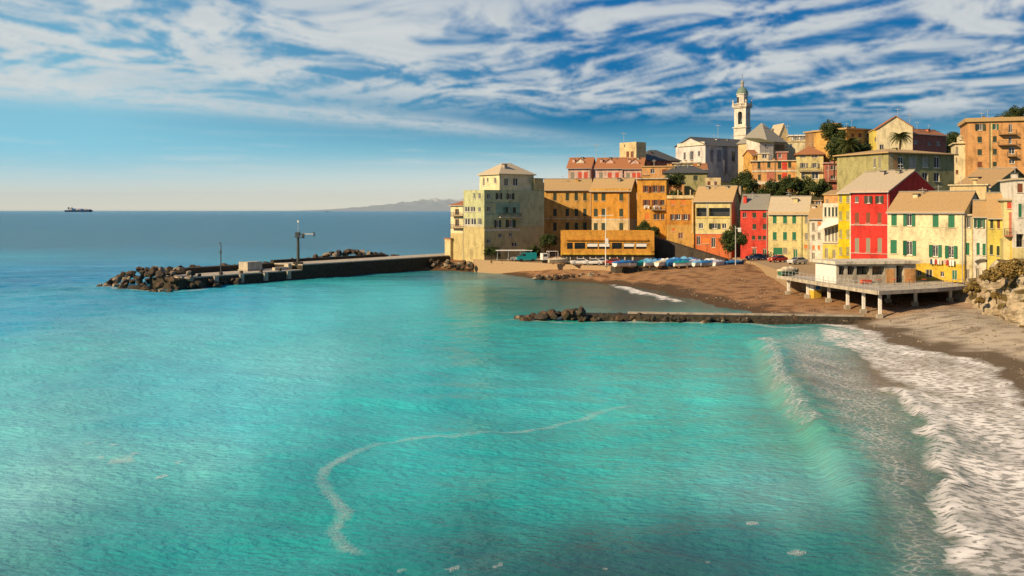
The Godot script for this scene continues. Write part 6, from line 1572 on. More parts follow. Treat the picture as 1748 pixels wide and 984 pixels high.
func build_plants() -> void:
	tree("broadleaf_tree", "dense dark round tree in front of the coral house", "tree", Vector3(48.43, 4.73, -213), 8.2, 3.7, 0, 1.12)
	tree("shrub", "dark shrub at the foot of the pale green seafront house", "shrub", Vector3(-5.06, 2.92, -236), 4.2, 2.6, 1, 0.9)
	tree("shrub", "low bush behind the canopy at the green house", "shrub", Vector3(5.34, 3.76, -236), 3.4, 2.4, 2, 0.8)
	tree("broadleaf_tree", "dark tree between the green house and the restaurant", "tree", Vector3(9.07, 3.95, -238), 6.2, 2.8, 1, 1.0)
	tree("shrub", "dark bush above the restaurant parapet", "shrub", Vector3(31.73, 7.63, -238), 5.6, 2.4, 3, 1.0)
	tree("shrub", "second bush above the restaurant parapet beside the orange house", "shrub", Vector3(33.57, 6.85, -236), 5.0, 2.2, 1, 1.0)
	tree("shrub", "bushy plants on the roof terrace of the orange house", "shrub", Vector3(39.81, 17.55, -238), 3.0, 2.3, 2, 0.75)
	tree("shrub", "dark plants at the end of the orange house roof terrace", "shrub", Vector3(44.58, 17.54, -237), 3.0, 2.2, 4, 0.85)
	tree("shrub", "green roof garden plants behind the flat white roof", "shrub", Vector3(41.07, 21.25, -250), 4.0, 4.0, 3, 0.7)
	tree("shrub", "dark green bush below the pink banded house", "shrub", Vector3(66.44, 17.81, -262), 5.0, 3.6, 0, 1.0)
	tree("shrub", "leafy bush in the middle of the greenery under the pink house", "shrub", Vector3(69.8, 18.71, -260), 5.5, 3.8, 3, 1.0)
	tree("shrub", "tall bush below the cream hip-roofed house", "shrub", Vector3(73.41, 18.99, -258), 6.0, 4.0, 1, 1.0)
	tree("shrub", "wide bush between the hip-roofed house and the red villa", "shrub", Vector3(78.01, 18.69, -258), 6.5, 4.2, 0, 1.0)
	tree("shrub", "olive bush under the small red villa", "shrub", Vector3(80.6, 18.95, -255), 5.0, 3.6, 2, 1.0)
	tree("shrub", "dark bush beside the loggia house roof", "shrub", Vector3(63.0, 18.43, -262), 6.0, 3.4, 1, 1.0)
	tree("shrub", "shaded tree below the church flank", "shrub", Vector3(63.32, 20.62, -270), 6.5, 4.0, 3, 1.0)
	tree("broadleaf_tree", "large dark tree behind the palms", "tree", Vector3(88.27, 24.36, -262), 12, 5.0, 0, 1.0)
	tree("broadleaf_tree", "dark tree beside the olive villa", "tree", Vector3(89.6, 22.62, -256), 12, 5.2, 1, 1.0)
	tree("broadleaf_tree", "tree in front of the brown flats", "tree", Vector3(92.49, 30.11, -282), 12, 5.0, 3, 1.0)
	tree("broadleaf_tree", "low dark tree at the corner of the olive villa", "tree", Vector3(88.74, 20.86, -246), 9, 4.2, 2, 1.0)
	tree("broadleaf_tree", "tree crown rising over the brown ochre flats", "tree", Vector3(102.5, 34.64, -300), 7, 3.4, 1, 1.0)
	tree("broadleaf_tree", "tree on the skyline beside the brown flats", "tree", Vector3(98.22, 36.79, -305), 6, 2.6, 0, 1.0)
	tree("broadleaf_tree", "tree behind the brick red roofs", "tree", Vector3(140.64, 34.25, -330), 9, 6, 0, 1.0)
	tree("broadleaf_tree", "tree between the brick red roofs and the cream house", "tree", Vector3(140.57, 32.52, -320), 8, 5, 3, 1.0)
	tree("broadleaf_tree", "roof terrace tree by the cream house", "tree", Vector3(135.36, 33.21, -300), 7, 4, 1, 1.0)
	tree("broadleaf_tree", "tree on the far hill behind the apricot block", "tree", Vector3(212.0, 54.25, -420), 5, 5.5, 0, 1.0)
	tree("broadleaf_tree", "tree higher on the far hill behind the apricot block", "tree", Vector3(221.65, 56.21, -430), 6, 6, 3, 1.0)
	tree("broadleaf_tree", "tree crowning the far hill beyond the apricot block", "tree", Vector3(227.8, 56.98, -430), 7, 7, 1, 1.0)
	tree("scrub", "dry olive scrub at the low end of the cliff brow", "shrub", Vector3(58.01, 4.6, -124), 1.9, 1.5, 4, 0.8)
	tree("scrub", "dry bush on the cliff brow below the lemon house", "shrub", Vector3(57.8, 6.6, -119), 1.9, 1.7, 4, 0.8)
	tree("scrub", "tangled brown scrub on top of the cliff", "shrub", Vector3(57.57, 7.4, -115), 2.0, 1.9, 4, 0.8)
	tree("scrub", "dry scrub at the highest part of the cliff", "shrub", Vector3(57.09, 8.0, -111), 2.0, 1.9, 4, 0.8)
	tree("scrub", "small dark bush growing on the rock face", "shrub", Vector3(58.42, 3.2, -123), 1.3, 0.9, 4, 0.8)
	tree("scrub", "dark bush hanging in a cleft of the rock face", "shrub", Vector3(57.17, 4.4, -116), 1.3, 0.9, 4, 0.8)
	palm("tall palm with a slim trunk beside the red villa", Vector3(86.1, 19.5, -252), 13.0, 3.6)
	palm("shorter palm leaning against the dark trees", Vector3(86.92, 20.38, -258), 10.0, 3.4)
	palm("palm standing close to the olive villa", Vector3(90.21, 21.4, -256), 9.0, 3.2)
	palm("palm rising behind the olive villa roof", Vector3(96.54, 29.29, -245), 4.5, 2.9)
	palm("palm above the small red villa roof", Vector3(88.39, 24.64, -270), 8.0, 3.0)

# ---------------------------------------------------------------- boats, vehicles, masts

func hull_mesh(long: float, beam: float, high: float) -> ArrayMesh:
	var st := surface()
	var rows := []
	for i in 13:
		var t := i / 12.0
		var b := beam / 2 * (pow(sin(PI * clampf(0.28 + 0.72 * (1.0 - t), 0.0, 1.0) * 0.5 + 0.0), 0.8) if t > 0.35 else 0.93 + 0.07 * t / 0.35)
		if t > 0.35:
			b = beam / 2 * pow(maxf(0.0, 1.0 - pow((t - 0.35) / 0.65, 2.2)), 0.75)
		var sheer := high * (0.88 + 0.26 * t * t)
		var keel := high * 0.30 * pow(t, 5.0)
		var px := (t - 0.5) * long
		rows.append([Vector3(px, keel, 0), Vector3(px, keel + high * 0.22, b * 0.72), Vector3(px + 0.05 * t, sheer, b)])
	for i in 12:
		for s in [-1.0, 1.0]:
			var f := Vector3(1, 1, s)
			for k in 2:
				auto_quad(st, rows[i][k] * f, rows[i + 1][k] * f, rows[i + 1][k + 1] * f, rows[i][k + 1] * f, Vector3(0, -0.4, s))
	for s in [-1.0, 1.0]:
		var f := Vector3(1, 1, s)
		auto_quad(st, rows[0][0], rows[0][1] * f, rows[0][2] * f, Vector3(rows[0][2].x, rows[0][2].y, 0), Vector3(-1, 0, 0))
	return st.commit()

func cover_mesh(long: float, beam: float, high: float, bump: float, s0: int) -> ArrayMesh:
	var st := surface()
	var rows := []
	for i in 13:
		var t := i / 12.0
		var b := beam / 2 * 1.05 * (1.0 if t <= 0.35 else pow(maxf(0.0, 1.0 - pow((t - 0.35) / 0.65, 2.2)), 0.75))
		var sheer := high * (0.80 + 0.26 * t * t)
		var ridge := high * (0.95 + 0.2 * t * t) + bump * sin(PI * clampf(t * 0.95 + 0.12, 0.0, 1.0)) * (0.85 + 0.25 * sin(i * 1.7 + s0))
		var row := []
		for k in 9:
			var a := PI * k / 8.0
			row.append(Vector3((t - 0.5) * long * 1.01, lerpf(sheer, ridge, pow(sin(a), 0.8)) + 0.05 * sin(i * 2.3 + k * 1.9 + s0), cos(a) * b))
		rows.append(row)
	for i in 12:
		for k in 8:
			auto_quad(st, rows[i][k], rows[i + 1][k], rows[i + 1][k + 1], rows[i][k + 1], rows[i][k] - Vector3(rows[i][k].x, -0.5, 0))
	for k in 8:
		auto_tri(st, rows[0][k], rows[0][k + 1], Vector3(rows[0][0].x, high * 0.8, 0), Vector3(-1, 0, 0))
	return st.commit()

func boat(label: String, at: Vector3, yaw: float, long: float, hull: String, cloth: String, bump: float, s0: int) -> void:
	var b := thing("covered_boat", label, "boat", at, yaw, "boats laid up on the seafront")
	var beam := long * 0.38
	part(b, "hull", hull_mesh(long, beam, 0.95), M[hull], Transform3D(Basis(), Vector3(0, 0.22, 0)))
	part(b, "tarpaulin", cover_mesh(long, beam, 0.95, bump, s0), M[cloth], Transform3D(Basis(), Vector3(0, 0.24, 0)))
	for s in [-0.25, 0.2]:
		box(b, "cradle", Vector3(long * s, 0.15, 0), Vector3(0.25, 0.3, beam * 0.7), M["wood"])

func car(label: String, at: Vector3, yaw: float, paint: String) -> void:
	var c := thing("parked_car", label, "car", at, yaw, "cars parked below the seafront houses")
	var side := [[-2.0, 0.35], [-2.05, 0.75], [-1.85, 0.95], [-1.0, 1.02], [-0.45, 1.42], [0.9, 1.46], [1.65, 1.05], [1.95, 0.95], [2.0, 0.4]]
	var st := surface()
	for i in side.size():
		var a: Array = side[i]
		var b: Array = side[(i + 1) % side.size()]
		var wa := 0.66 if a[1] > 1.2 else 0.84
		var wb := 0.66 if b[1] > 1.2 else 0.84
		auto_quad(st, Vector3(a[0], a[1], -wa), Vector3(a[0], a[1], wa), Vector3(b[0], b[1], wb), Vector3(b[0], b[1], -wb), Vector3((a[0] + b[0]) / 2, (a[1] + b[1]) / 2 - 0.7, 0))
	for s in [-1.0, 1.0]:
		for i in range(1, side.size() - 1):
			var p := []
			for q in [side[0], side[i], side[i + 1]]:
				p.append(Vector3(q[0], q[1], s * (0.66 if q[1] > 1.2 else 0.84)))
			auto_tri(st, p[0], p[1], p[2], Vector3(0, 0, s))
	part(c, "body", st.commit(), M[paint])
	for s in [-1.0, 1.0]:
		st = surface()
		auto_quad(st, Vector3(-0.85, 1.06, s * 0.84), Vector3(1.35, 1.06, s * 0.84), Vector3(0.85, 1.38, s * 0.70), Vector3(-0.42, 1.37, s * 0.70), Vector3(0, 0, s))
		part(c, "side_window", st.commit(), M["car_glass"])
	st = surface()
	auto_quad(st, Vector3(-1.0, 1.05, -0.74), Vector3(-1.0, 1.05, 0.74), Vector3(-0.52, 1.40, 0.62), Vector3(-0.52, 1.40, -0.62), Vector3(-1, 0.6, 0))
	part(c, "windscreen", st.commit(), M["car_glass"], Transform3D(Basis(), Vector3(-0.02, 0.01, 0)))
	for p in [[-1.25, -0.76], [-1.25, 0.76], [1.25, -0.76], [1.25, 0.76]]:
		var w := surface()
		st_tube(w, Vector3(0, 0, -0.1), Vector3(0, 0, 0.1), 0.31, 0.31, 12)
		var wheel := part(c, "wheel", w.commit(), M["rubber"], Transform3D(Basis(), Vector3(p[0], 0.31, p[1])))
		var rim := surface()
		st_tube(rim, Vector3(0, 0, -0.11), Vector3(0, 0, 0.11), 0.18, 0.18, 10)
		part(wheel, "rim", rim.commit(), M["silver"])
	for s in [-0.6, 0.6]:
		box(c, "headlight", Vector3(-2.03, 0.75, s), Vector3(0.06, 0.16, 0.3), M["white_paint"])

func van(label: String, at: Vector3, yaw: float, paint: String) -> void:
	var c := thing("parked_van", label, "van", at, yaw)
	var side := [[-2.3, 0.4], [-2.35, 1.0], [-1.6, 1.2], [-1.1, 2.05], [2.25, 2.1], [2.3, 0.4]]
	var st := surface()
	for i in side.size():
		var a: Array = side[i]
		var b: Array = side[(i + 1) % side.size()]
		auto_quad(st, Vector3(a[0], a[1], -0.92), Vector3(a[0], a[1], 0.92), Vector3(b[0], b[1], 0.92), Vector3(b[0], b[1], -0.92), Vector3((a[0] + b[0]) / 2, (a[1] + b[1]) / 2 - 1.1, 0))
	for s in [-1.0, 1.0]:
		for i in range(1, side.size() - 1):
			auto_tri(st, Vector3(side[0][0], side[0][1], s * 0.92), Vector3(side[i][0], side[i][1], s * 0.92), Vector3(side[i + 1][0], side[i + 1][1], s * 0.92), Vector3(0, 0, s))
	part(c, "body", st.commit(), M[paint])
	for s in [-1.0, 1.0]:
		box(c, "side_window", Vector3(-0.75, 1.6, s * 0.925), Vector3(0.8, 0.55, 0.03), M["car_glass"])
	for p in [[-1.45, -0.82], [-1.45, 0.82], [1.4, -0.82], [1.4, 0.82]]:
		var w := surface()
		st_tube(w, Vector3(0, 0, -0.12), Vector3(0, 0, 0.12), 0.36, 0.36, 12)
		part(c, "wheel", w.commit(), M["rubber"], Transform3D(Basis(), Vector3(p[0], 0.36, p[1])))
	st = surface()
	auto_quad(st, Vector3(-1.6, 1.22, -0.8), Vector3(-1.6, 1.22, 0.8), Vector3(-1.14, 2.0, 0.75), Vector3(-1.14, 2.0, -0.75), Vector3(-1, 0.5, 0))
	part(c, "windscreen", st.commit(), M["car_glass"], Transform3D(Basis(), Vector3(-0.03, 0.01, 0)))

func ship(label: String, at: Vector3, yaw: float, long: float) -> void:
	var s := thing("cargo_ship", label, "ship", at, yaw)
	var k := long / 300.0
	var st := surface()
	var rows := []
	for i in 15:
		var t := i / 14.0
		var b := 21.0 * k * (1.0 if t < 0.8 else maxf(0.02, 1.0 - pow((t - 0.8) / 0.2, 2.0)))
		var px := (t - 0.5) * long
		rows.append([Vector3(px - 4.0 * k * t, -2, b * 0.8), Vector3(px, (21.0 + 5.0 * pow(t, 6.0)) * k, b)])
	for i in 14:
		for q in [-1.0, 1.0]:
			var f := Vector3(1, 1, q)
			auto_quad(st, rows[i][0] * f, rows[i + 1][0] * f, rows[i + 1][1] * f, rows[i][1] * f, Vector3(0, 0, q))
		auto_quad(st, rows[i][1], rows[i + 1][1], rows[i + 1][1] * Vector3(1, 1, -1), rows[i][1] * Vector3(1, 1, -1), Vector3.UP)
	auto_quad(st, rows[0][0], rows[0][1], rows[0][1] * Vector3(1, 1, -1), rows[0][0] * Vector3(1, 1, -1), Vector3(-1, 0, 0))
	part(s, "hull", st.commit(), M["navy"])
	box(s, "deckhouse", Vector3(-85, 32, 0) * k, Vector3(34, 22, 36) * k, M["silver"])
	box(s, "bridge", Vector3(-82, 46, 0) * k, Vector3(20, 7, 42) * k, M["silver"])
	box(s, "funnel", Vector3(-112, 42, 0) * k, Vector3(14, 22, 12) * k, M["navy"])
	for i in 6:
		box(s, "cargo_stack", Vector3(-48 + i * 31, 27 + [3, 2, 3, 1, 2, 0][i], 0) * k, Vector3(27, 12 + 2 * [3, 2, 3, 1, 2, 0][i], 38) * k, M[["blue", "silver", "lilac", "blue", "silver", "lilac"][i]])
	st = surface()
	st_tube(st, Vector3(-82, 49, 0) * k, Vector3(-82, 66, 0) * k, 1.2 * k, 0.6 * k, 6)
	part(s, "mast", st.commit(), M["silver"])

func pole(called: String, label: String, category: String, at: Vector3, h: float, r: float, m: String, arms: Array, head: Array) -> void:
	var p := thing(called, label, category, at)
	var st := surface()
	st_tube(st, Vector3(0, -0.3, 0), Vector3(0, h, 0), r, r * 0.6, 8)
	part(p, "post", st.commit(), M[m])
	for a in arms:
		box(p, "crossbar", Vector3(a[0], a[1], 0), Vector3(a[2], 0.12, 0.12), M[m])
	for q in head:
		box(p, q[0], Vector3(q[1], q[2], 0.1), Vector3(q[3], q[4], 0.25), M[q[5]])
	box(p, "foot", Vector3(0, 0.1, 0), Vector3(0.6, 0.25, 0.6), M["concrete"])

func antenna(label: String, at: Vector3, h: float) -> void:
	var p := thing("roof_antenna", label, "antenna", at, 0.4)
	var st := surface()
	st_tube(st, Vector3(0, -0.3, 0), Vector3(0, h, 0), 0.06, 0.05, 5)
	part(p, "mast", st.commit(), M["grey_metal"])
	st = surface()
	st_box(st, Vector3(-0.9, h - 0.5, -0.04), Vector3(0.9, h - 0.42, 0.04))
	for k in 6:
		st_box(st, Vector3(-0.8 + 0.32 * k, h - 0.52, -0.5), Vector3(-0.76 + 0.32 * k, h - 0.47, 0.5))
	part(p, "aerial", st.commit(), M["grey_metal"])

func build_small_things() -> void:
	boat("blue boat cover with a white hull near the mast end", Vector3(23.89, 3.02, -206.9), 0.5, 5.6, "white", "blue", 0.5, 0)
	boat("teal covered boat with a sagging cloth", Vector3(28.06, 3.02, -208.6), 0.4, 4.6, "teal", "teal", 0.35, 1)
	boat("pale blue covered boat beside the teal one", Vector3(29.99, 3.02, -208.2), 0.3, 4.6, "white", "sky_blue", 0.55, 2)
	boat("cream covered dinghy among the blue boats", Vector3(31.63, 3.02, -207.6), 0.8, 3.8, "white", "sand_cloth", 0.3, 3)
	boat("white dinghy under a sand coloured cloth", Vector3(33.24, 3.02, -208.4), 0.2, 4.0, "silver", "sand_cloth", 0.45, 4)
	boat("large boat under a bright blue tarpaulin", Vector3(35.55, 3.02, -208.8), 0.35, 6.6, "blue", "blue", 0.9, 5)
	boat("large boat under a light blue tarpaulin", Vector3(37.46, 3.02, -211.2), 0.5, 6.2, "white", "sky_blue", 1.0, 6)
	boat("lilac grey covered boat with white hull", Vector3(39.46, 3.02, -209.8), 0.5, 5.0, "white", "lilac", 0.55, 7)
	boat("navy covered boat next to the lilac one", Vector3(41.16, 3.02, -210.2), 0.3, 4.8, "navy", "navy", 0.5, 8)
	boat("white boat with a white cover by the dark hedge", Vector3(42.87, 3.02, -210.6), 0.6, 5.2, "white", "white", 0.7, 9)
	boat("small sky blue covered boat in the second row", Vector3(35.25, 3.02, -213.0), 0.9, 4.6, "sky_blue", "sky_blue", 0.7, 10)
	boat("silver hulled boat with a blue cover in the second row", Vector3(39.31, 3.02, -214.4), 0.7, 5.0, "silver", "blue", 0.7, 11)
	boat("low navy covered dinghy next to the first blue boat", Vector3(25.95, 3.02, -207.6), 0.6, 3.8, "white", "navy", 0.35, 12)
	boat("white hulled dinghy with a pale blue cover behind the teal boat", Vector3(29.47, 3.02, -211.6), 0.7, 4.2, "white", "sky_blue", 0.6, 13)
	boat("blue covered dinghy behind the cream one", Vector3(31.52, 3.02, -211.8), 0.4, 4.4, "navy", "blue", 0.6, 14)
	boat("white covered boat in the second row by the large blue one", Vector3(33.35, 3.02, -212.2), 0.6, 4.6, "white", "white", 0.6, 15)
	boat("teal covered boat squeezed in front of the light blue one", Vector3(35.96, 3.02, -206.9), 0.2, 4.0, "white", "teal", 0.4, 16)
	boat("small sky blue covered dinghy before the navy boat", Vector3(39.75, 3.02, -207.4), 0.5, 3.8, "white", "sky_blue", 0.4, 17)
	boat("blue covered boat in front of the white boat", Vector3(41.4, 3.02, -207.6), 0.4, 4.2, "silver", "blue", 0.45, 18)
	boat("lilac covered dinghy at the end of the boat row", Vector3(43.91, 3.02, -208.4), 0.7, 4.0, "white", "lilac", 0.4, 19)
	boat("small blue covered boat at the foot of the lamp post", Vector3(47.4, 3.02, -209.0), 0.2, 4.0, "navy", "blue", 0.4, 20)
	boat("cream covered rowing boat lying in front of the lorry", Vector3(10.35, 3.02, -220), 0.2, 4.4, "sand_cloth", "sand_cloth", 0.35, 20)
	boat("dark green covered boat parked beside the beach terrace", Vector3(45.14, 4.22, -160), 0.5, 4.0, "bin_green", "sand_cloth", 0.6, 21)
	car("white car parked nearest the lorry under the restaurant", Vector3(15.02, 3.0, -217.5), 0.08, "white")
	car("white car parked in the middle under the restaurant", Vector3(17.82, 3.0, -217.0), 0.05, "white")
	car("silver car parked under the restaurant", Vector3(19.57, 3.0, -219.2), 0.1, "silver")
	car("dark red car parked under the restaurant by the blue boat", Vector3(22.37, 3.0, -217.2), 0.0, "car_red")
	car("silver car under the long pale canopy", Vector3(1.68, 3.0, -235), 0.1, "silver")
	car("dark car parked before the coral house", Vector3(52.99, 4.21, -214.0), 0.3, "navy")
	car("dark red car parked before the cream house door", Vector3(55.67, 4.21, -206.0), 0.4, "car_red")
	car("silver car parked before the narrow pale house", Vector3(57.51, 4.21, -198.0), 0.45, "silver")
	van("teal van under the end of the pale canopy", Vector3(3.46, 3.0, -232.5), 0.15, "teal")
	canopy(Vector3(0.42, 3.0, -235))
	lorry(Vector3(8.61, 3.0, -226))
	wedge()
	washing("mixed red and white washing under the big cream house windows", Vector3(62.834, 7.754, -147.824), -0.663, 1.708, ["navy", "white", "car_red", "white", "sand_cloth"])
	washing("pink and white washing under the last cream house window", Vector3(64.359, 7.717, -146.632), -0.663, 1.502, ["trim_red", "car_red", "white", "white"])
	washing("white sheets pegged under the tall orange house windows", Vector3(32.247, 16.267, -240.888), -0.227, 1.422, ["white", "silver", "white"])
	washing("pale washing above the tall orange house balcony", Vector3(34.422, 16.223, -240.386), -0.227, 1.82, ["white", "trim_red", "silver"])
	shingle()
	pole("flag_mast", "tall thin white mast with a crossbar in front of the restaurant", "mast", Vector3(20.29, 3.0, -213), 12.6, 0.12, "white_paint", [[0.0, 11.0, 3.2]], [["mast_box", 0.2, 5.4, 0.7, 1.3, "white_paint"]])
	pole("lamp_post", "grey lamp post with a white lantern before the dark tree", "lamp post", Vector3(46.95, 3.0, -206.5), 8.8, 0.13, "grey_metal", [[0.4, 8.3, 0.9]], [["lantern", 0.8, 8.0, 0.6, 0.9, "white_paint"]])
	antenna("thin antenna above the pink villas", Vector3(25.54, 30.96, -298), 4.4)
	antenna("short antenna on the square tower", Vector3(34.45, 36.1, -303), 3.2)
	antenna("antenna beside the white box on the church roof", Vector3(68.3, 39.06, -326), 4.6)
	antenna("antenna on the skyline behind the pyramid roof", Vector3(88.59, 39.08, -316), 3.6)
	antenna("antenna on the ridge of the white gabled house", Vector3(104.34, 39.54, -266), 3.4)
	antenna("small aerial on the white gabled house roof", Vector3(108.32, 39.25, -268), 2.4)
	ship("large blue grey cargo ship on the horizon", Vector3(-5286, 0, -12000), 0.1, 322.0)
	ship("tiny distant ship under the pale mountains", Vector3(-2445, 0, -13000), 0.4, 55.0)

# ---------------------------------------------------------------- pieces of single houses

func awning(h: Node3D) -> void:
	var st := surface()
	auto_quad(st, Vector3(0.1, 8.6, 0.02), Vector3(4.4, 9.8, 0.02), Vector3(4.4, 8.9, 1.9), Vector3(-0.3, 7.4, 1.9), Vector3(0, 1, 1))
	auto_quad(st, Vector3(-0.3, 7.4, 1.9), Vector3(4.4, 8.9, 1.9), Vector3(4.4, 8.6, 1.92), Vector3(-0.3, 7.1, 1.92), Vector3(0, 0, 1))
	part(h, "awning", st.commit(), M["awning"])

func door_canopy(h: Node3D) -> void:
	var st := surface()
	for k in 8:
		var a := PI * k / 8.0
		var b := PI * (k + 1) / 8.0
		auto_quad(st, Vector3(1.3 - cos(a) * 1.1, 3.2 + sin(a) * 0.55, 0.03), Vector3(1.3 - cos(b) * 1.1, 3.2 + sin(b) * 0.55, 0.03), Vector3(1.3 - cos(b) * 1.1, 3.1 + sin(b) * 0.5, 0.75), Vector3(1.3 - cos(a) * 1.1, 3.1 + sin(a) * 0.5, 0.75), Vector3(0, 1, 0.2))
	part(h, "door_canopy", st.commit(), M["grey_metal"])

func side_balconies(h: Node3D) -> void:
	# the solid orange balconies towards the east end
	for k in 4:
		box(h, "balcony_front", Vector3(17.2, 2.0 + 3.15 * k, 0.9), Vector3(4.6, 1.5, 1.8), M["orange"])

func bell_tower_top(h: Node3D, w: float, d: float, y0: float, y1: float) -> void:
	var st := surface()
	var t := 0.9
	var c := Vector3(w / 2, 0, -d / 2)
	# belfry: four corner piers, arches between them
	for p in [[0.0, 0.0], [1.0, 0.0], [0.0, 1.0], [1.0, 1.0]]:
		var x0: float = lerpf(0.12, w - 0.12 - t, p[0])
		var z0: float = -lerpf(0.12 + t, d - 0.12, p[1])
		st_box(st, Vector3(x0, y0 + 0.36, z0), Vector3(x0 + t, y1, z0 + t))
	part(h, "belfry_pier", st.commit(), M["white_wall"])
	var spring := lerpf(y0, y1, 0.70)
	for f in 4:
		var long := w if f == 0 or f == 3 else d
		st = surface()
		var half := (long - 0.24 - 2 * t) / 2
		half = maxf(half, 0.3)
		# spandrel above a round arch, and a low sill wall
		for k in 10:
			var a := PI * k / 10.0
			var b := PI * (k + 1) / 10.0
			var ua := long / 2 - cos(a) * half * 0.62
			var ub := long / 2 - cos(b) * half * 0.62
			var va := spring + sin(a) * half * 0.62
			var vb := spring + sin(b) * half * 0.62
			for n in [-0.16, -0.7]:
				auto_quad(st, on_face(f, ua, va, n, w, d), on_face(f, ub, vb, n, w, d), on_face(f, ub, y1, n, w, d), on_face(f, ua, y1, n, w, d), on_face(f, 0, 0, 1, 0, 0) - on_face(f, 0, 0, 0, 0, 0))
			auto_quad(st, on_face(f, ua, va, -0.16, w, d), on_face(f, ub, vb, -0.16, w, d), on_face(f, ub, vb, -0.7, w, d), on_face(f, ua, va, -0.7, w, d), Vector3.DOWN)
		for s in [-1.0, 1.0]:
			var lo := on_face(f, long / 2 + s * half * 0.62, y0 + 0.36, -0.7, w, d)
			var hi := on_face(f, long / 2 + s * (half + 0.1), y1, -0.16, w, d)
			st_box(st, Vector3(minf(lo.x, hi.x), lo.y, minf(lo.z, hi.z)), Vector3(maxf(lo.x, hi.x), hi.y, maxf(lo.z, hi.z)))
		var lo2 := on_face(f, long / 2 - half * 0.61, y0 + 0.36, -0.6, w, d)
		var hi2 := on_face(f, long / 2 + half * 0.61, y0 + 1.4, -0.3, w, d)
		st_box(st, Vector3(minf(lo2.x, hi2.x), lo2.y, minf(lo2.z, hi2.z)), Vector3(maxf(lo2.x, hi2.x), hi2.y, maxf(lo2.z, hi2.z)))
		part(h, "belfry_arch", st.commit(), M["white_wall"])
	st = surface()
	st_lathe(st, [[0.1, y0 + 3.6], [0.35, y0 + 3.4], [0.45, y0 + 2.6], [0.75, y0 + 2.2]], 10, c)
	part(h, "bell", st.commit(), M["copper_green"])
	box(h, "cornice", c + Vector3(0, y1 + 0.2, 0), Vector3(w + 0.5, 0.4, d + 0.5), M["trim"])
	box(h, "cornice", c + Vector3(0, y1 + 0.56, 0), Vector3(w + 1.0, 0.3, d + 1.0), M["trim"])
	# balustrade with corner finials
	st = surface()
	for f in 4:
		var long := w if f == 0 or f == 3 else d
		for k in 9:
			var p := on_face(f, (k + 0.5) / 9.0 * long, y1 + 0.72, 0.15, w, d)
			st_box(st, p - Vector3(0.09, 0, 0.09), p + Vector3(0.09, 0.75, 0.09))
		var a := on_face(f, -0.15, y1 + 1.47, 0.02, w, d)
		var b := on_face(f, long + 0.15, y1 + 1.62, 0.28, w, d)
		st_box(st, Vector3(minf(a.x, b.x), a.y, minf(a.z, b.z)), Vector3(maxf(a.x, b.x), b.y, maxf(a.z, b.z)))
	part(h, "balustrade", st.commit(), M["trim"])
	for p in [[-0.15, 0.15], [w + 0.15, 0.15], [-0.15, -d - 0.15], [w + 0.15, -d - 0.15]]:
		st = surface()
		st_lathe(st, [[0.34, y1 + 0.7], [0.34, y1 + 1.7], [0.16, y1 + 1.8], [0.36, y1 + 2.2], [0.12, y1 + 2.7], [0.02, y1 + 3.1]], 8, Vector3(p[0], 0, p[1]))
		part(h, "finial", st.commit(), M["trim"])
	# octagonal drum, dome, lantern and cross
	st = surface()
	st_lathe(st, [[1.95, y1 + 0.7], [1.95, y1 + 4.6], [2.2, y1 + 4.7], [2.2, y1 + 5.1]], 8, c)
	part(h, "drum", st.commit(), M["white_wall"])
	for k in 4:
		var a := PI / 2 * k + PI / 8
		box(h, "drum_window", c + Vector3(cos(a) * 1.82, y1 + 2.9, sin(a) * 1.82), Vector3(0.7, 2.0, 0.7), M["glass"])
	st = surface()
	st_lathe(st, [[2.15, y1 + 5.1], [1.95, y1 + 5.9], [1.5, y1 + 6.7], [0.95, y1 + 7.3], [0.6, y1 + 7.6]], 16, c)
	part(h, "dome", st.commit(), M["copper_green"])
	st = surface()
	st_lathe(st, [[0.55, y1 + 7.5], [0.5, y1 + 8.9], [0.7, y1 + 9.0], [0.4, y1 + 9.5], [0.1, y1 + 10.1], [0.02, y1 + 10.6]], 10, c)
	part(h, "lantern", st.commit(), M["concrete"])
	box(h, "cross", c + Vector3(0, y1 + 11.4, 0), Vector3(0.09, 1.8, 0.09), M["dark_metal"])
	box(h, "cross_arm", c + Vector3(0, y1 + 11.8, 0), Vector3(0.7, 0.09, 0.092), M["dark_metal"])

func canopy(at: Vector3) -> void:
	var c := thing("canopy", "long flat pale canopy on thin posts beside the green house", "canopy", at, 0.1)
	box(c, "roof", Vector3(0, 2.55, 0), Vector3(8.6, 0.16, 3.2), M["white_paint"])
	for x in [-4.0, -1.4, 1.4, 4.0]:
		for z in [-1.4, 1.4]:
			box(c, "post", Vector3(x, 1.235, z), Vector3(0.09, 2.47, 0.09), M["grey_metal"])

